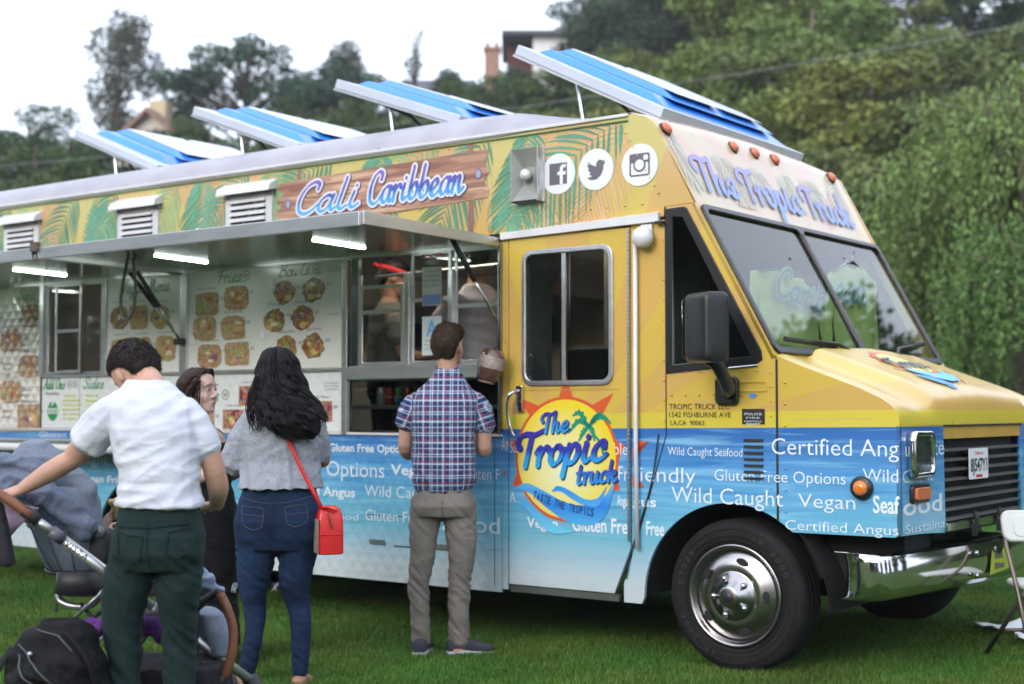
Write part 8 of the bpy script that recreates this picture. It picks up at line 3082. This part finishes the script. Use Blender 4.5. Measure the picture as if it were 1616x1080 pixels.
MB().ball((.006, 0, .030), .017, 10, (1, 1, .8)).build("ice_cream", mat("vanilla", (.70, .55, .30), rough=.5, bump=.3), o, True)
# ============================================================ SMALL THINGS
def tl(lx, ly, lz):
    ca, sa = math.cos(TROT), math.sin(TROT)
    return (TORG[0] + lx * ca - ly * sa, TORG[1] + lx * sa + ly * ca, lz)


# drink cans on the counter shelf
m_can = mat("can_aluminium", (.60, .60, .62), rough=.25, metal=1)
for (lx, col, lb, wr) in ((-2.542, (.55, .56, .58), "silver drink can, left one of the three in the counter window", None), (-2.472, (.60, .02, .02), "red cola can in the counter window", "Coca"), (-2.395, (.02, .30, .08), "green and blue soda can in the counter window", "Sprite"), (-2.32, (.50, .06, .04), "orange red soda can behind the plaid shirt", None)):
    o = thing("drink_can", lb, "can", tl(lx, .10, 1.411), TROT, "drink cans on the counter shelf")
    mb = MB().lathe([(.024, 0), (.031, .006), (.033, .012), (.033, .100), (.029, .112), (.026, .116)], 24, (0, 0, 0), 'Z')
    bd = mb.build("can_body", mat("can_paint_%d" % int(col[0] * 100 + col[1] * 1000), col, rough=.25, metal=.4, var=.1, vscale=20), o, angle=50)
    MB().lathe([(.026, .1162), (.025, .114), (.001, .114)], 24, (0, 0, 0), 'Z').build("lid", m_can, o, True)
    if wr:
        ms = []
        for i, ch in enumerate(wr):
            a = R(-90 + (i - (len(wr) - 1) / 2) * 19 + 12)
            F = frame((.0338 * math.cos(a), .0338 * math.sin(a), .045), (-math.sin(a), math.cos(a), .25), (0, 0, 1))
            ms.append(text_mesh(ch, -.0045, .0045, 0, .016, F, bold=.04, shear=.3))
        link("can_lettering", join(ms, "lettering"), m_white, o)
        if wr == "Sprite":
            MB().lathe([(.0334, .02), (.0336, .03), (.0334, .042)], 24, (0, 0, 0), 'Z', cap=False).build("blue_band", mat("can_blue", (.05, .2, .6), rough=.3), o, True)

# brown jar hanging beside the window
o = thing("jar", "brown glazed jar hanging on a cord beside the order window", "jar", tl(-1.485, -.14, 1.64))
Mj = Matrix.Rotation(R(14), 4, 'Y')
m_jar = mat("brown_glaze", (.13, .065, .045), rough=.2, var=.5, vscale=14, coat=.6)
MB().lathe([(.045, -.095), (.062, -.088), (.066, -.06), (.074, -.03), (.078, .02), (.074, .06), (.060, .085), (.050, .092)], 28, (0, 0, 0), 'Z', Mj).build("jar_body", m_jar, o, True)
MB().lathe([(.046, -.096), (.052, -.104), (.040, -.108), (.034, -.098)], 28, (0, 0, 0), 'Z', Mj).build("jar_mouth", mat("glaze_pale", (.40, .24, .20), rough=.25), o, True)
MB().tube(catmull([Mj @ V((.0, 0, .09)), Mj @ V((.02, 0, .15)), V((.045, .09, .19))], 5), .004, 5).build("cord", m_rubber, o)
m_jl = mat("jar_label", (.36, .28, .25), rough=.5, var=.3, vscale=40)
MB().lathe([(.0765, -.02), (.0790, .02), (.0765, .05)], 28, (0, 0, 0), 'Z', Mj, cap=False).build("jar_label", m_jl, o, True)

# shirts hung behind the windshield
m_shirt = mat("yellow_green_cotton", (.62, .60, .20), rough=.9, var=.12, vscale=5, bump=.3, bscale=200)
m_teal = mat("teal_print", (.03, .20, .28), rough=.7)
ca, sa = math.cos(TROT), math.sin(TROT)


def hung_shirt(y0, y1, z0, z1, x, label, lean, seed, letters=None):
    o = thing("shirt", label, "shirt", tl(x, (y0 + y1) / 2, z1), TROT, "shirts hung behind the windshield")
    w_, h_ = (y1 - y0), (z1 - z0)
    outline = [(-.30, -1), (.30, -1), (.31, -.35), (.36, -.30), (.52, -.62), (.60, -.52), (.42, -.06), (.12, .02), (.08, -.03), (-.08, -.03), (-.12, .02), (-.42, -.06), (-.60, -.52), (-.52, -.62), (-.36, -.30), (-.31, -.35)]
    outline = [(-.42, -1), (.42, -1), (.44, -.42), (.50, -.95), (.62, -.93), (.52, -.14), (.14, .02), (.08, -.03), (-.08, -.03), (-.14, .02), (-.52, -.14), (-.62, -.93), (-.50, -.95), (-.44, -.42)]
    me = plate_mesh([[(a * w_, b * h_) for a, b in outline]], 0, 0, frame((0, 0, 0), (0, 1, 0), (0, 0, 1)))
    bm = bmesh.new()
    bm.from_mesh(me)
    bmesh.ops.subdivide_edges(bm, edges=bm.edges, cuts=5, use_grid_fill=True)
    rs = random.Random(seed)
    for v in bm.verts:
        v.co.x += .018 * math.sin(v.co.y * 22 + seed) * (-v.co.z / h_) + .012 * noise.noise(v.co * 9)
        v.co.z += lean * v.co.y
    bm.to_mesh(me)
    bm.free()
    c = link("shirt_cloth", me, m_shirt, o, True)
    c.modifiers.new("s", 'SOLIDIFY').thickness = .006
    MB().tube([V((0, -.42 * w_, -.10 * h_ - lean * .4 * w_)), V((0, 0, .03)), V((0, .42 * w_, -.10 * h_ + lean * .4 * w_))], .006, 6).build("hanger", m_blackp, o)
    MB().tube(catmull([V((0, 0, .03)), V((0, 0, .08)), V((0, .02, .10)), V((0, .03, .08))], 4), .003, 5).build("hanger_hook", m_steel, o)
    if letters:
        s__, a, b_, z_, hh = letters
        F = frame((.028, 0, 0), (0, 1, lean), (0, 0, 1))
        l0 = script("shirt_lettering_outline", s__, a, b_, z_, hh, mat("pale_aqua", (.50, .58, .34), rough=.7), o, F, wt=.2, grow=.024)
        script("shirt_lettering", s__, a, b_, z_, hh, m_teal, o, F @ Matrix.Translation((0, 0, .003)), wt=.2)
    return o


hung_shirt(1.50, 2.22, 1.70, 2.30, -.10, "yellow green shirt with teal lettering hung at the driver's side of the windshield", .0, 2, ("ean", -.34, .16, -.24, .19))
hung_shirt(.42, 1.32, 1.72, 2.17, -.07, "yellow green shirt hung lower at the serving side of the windshield", -.10, 5, ("Carib", -.20, .42, -.16, .17))

# ------------------------------------------------ folding chair at the right edge
ch = thing("folding_chair", "white plastic folding chair with bronze legs at the right edge", "chair", (2.68, 7.55, 0), R(6))
m_chw = mat("white_resin", (.62, .63, .60), rough=.5, var=.05, bump=.1, bscale=120)
m_chl = mat("bronze_leg", (.16, .13, .11), rough=.4, metal=.6)
for x in (.0, .44):
    s_g = 1 if x == 0 else -1
    MB().tube([(x, -.14, .012), (x - .02 * 0, .02, .40), (x - .015, .13, .66), (x - .01, .17, .80)], .0125, 8).build("front_leg", m_chl, ch, True)
    MB().tube([(x + .03 * s_g, .50, .012), (x + .03 * s_g, .20, .26), (x + .03 * s_g, .0, .42)], .0125, 8).build("rear_leg", m_chl, ch, True)
    MB().tube([(x, -.145, 0), (x, -.135, .03)], .016, 8).build("foot_cap", m_blackp, ch, True)
    MB().tube([(x + .03 * s_g, .505, 0), (x + .03 * s_g, .49, .03)], .016, 8).build("foot_cap", m_blackp, ch, True)
MB().tube([(.03, .30, .175), (.41, .30, .175)], .010, 8).build("crossbar", m_chl, ch, True)
bk_ = []
prf = rrect(-.03, -.085, .47, .085, .05, 5)
plate("backrest", [prf], m_chw, ch, frame((0, .150, .755), (1, 0, 0), (0, .26, .97)), .028, .009)
plate("backrest_panel", [rrect(.03, -.055, .41, .06, .03, 5)], m_chw, ch, frame((0, .134, .755), (1, 0, 0), (0, .26, .97)), .006, .002)
plate("seat", [rrect(.015, -.17, .425, .22, .06, 5)], m_chw, ch, frame((0, .02, .445), (1, 0, 0), (0, 1, .04)), .032, .012)
# papers on the grass behind it
for k, (x, y, r_, lb) in enumerate(((3.06, 8.85, 20, "open newspaper lying on the grass behind the folding chair"), (3.14, 8.35, -12, "printed leaflet on the grass right behind the folding chair's leg"))):
    o = thing("newspaper" if k == 0 else "leaflet", lb, "paper", (x, y, .03), R(r_))
    c = MB()
    for j in range(7):
        for i in range(9):
            c.v.append((-.2 + .05 * i, -.14 + .045 * j, .018 + .012 * math.sin(i * 1.1 + k) + .008 * math.sin(j * 1.7) + (.02 if i in (0, 8) else 0)))
    for j in range(6):
        for i in range(8):
            a = j * 9 + i
            c.f.append((a, a + 1, a + 10, a + 9))
    pz = c.build("sheet", m_white, o, True, fix=False)
    pz.modifiers.new("s", 'SOLIDIFY').thickness = .004
# sneaker at the left edge
o = thing("sneaker", "dark purple sneaker with white sole at the left edge of the lawn", "shoe", (-3.12, 8.55, 0.0))
c = MB()
foot(c, (-.15, 0, .08), (1, -.1), .27, .047, .075)
link("upper", remeshed(c, .007, 2, "sneaker"), cloth_mat("purple_knit", (.06, .05, .12)), o)
c = MB()
foot(c, (-.15, 0, .02), (1, -.1), .285, .050, .030)
c.build("sole", mat("white_rubber_sole", (.55, .55, .56), rough=.6), o, True)
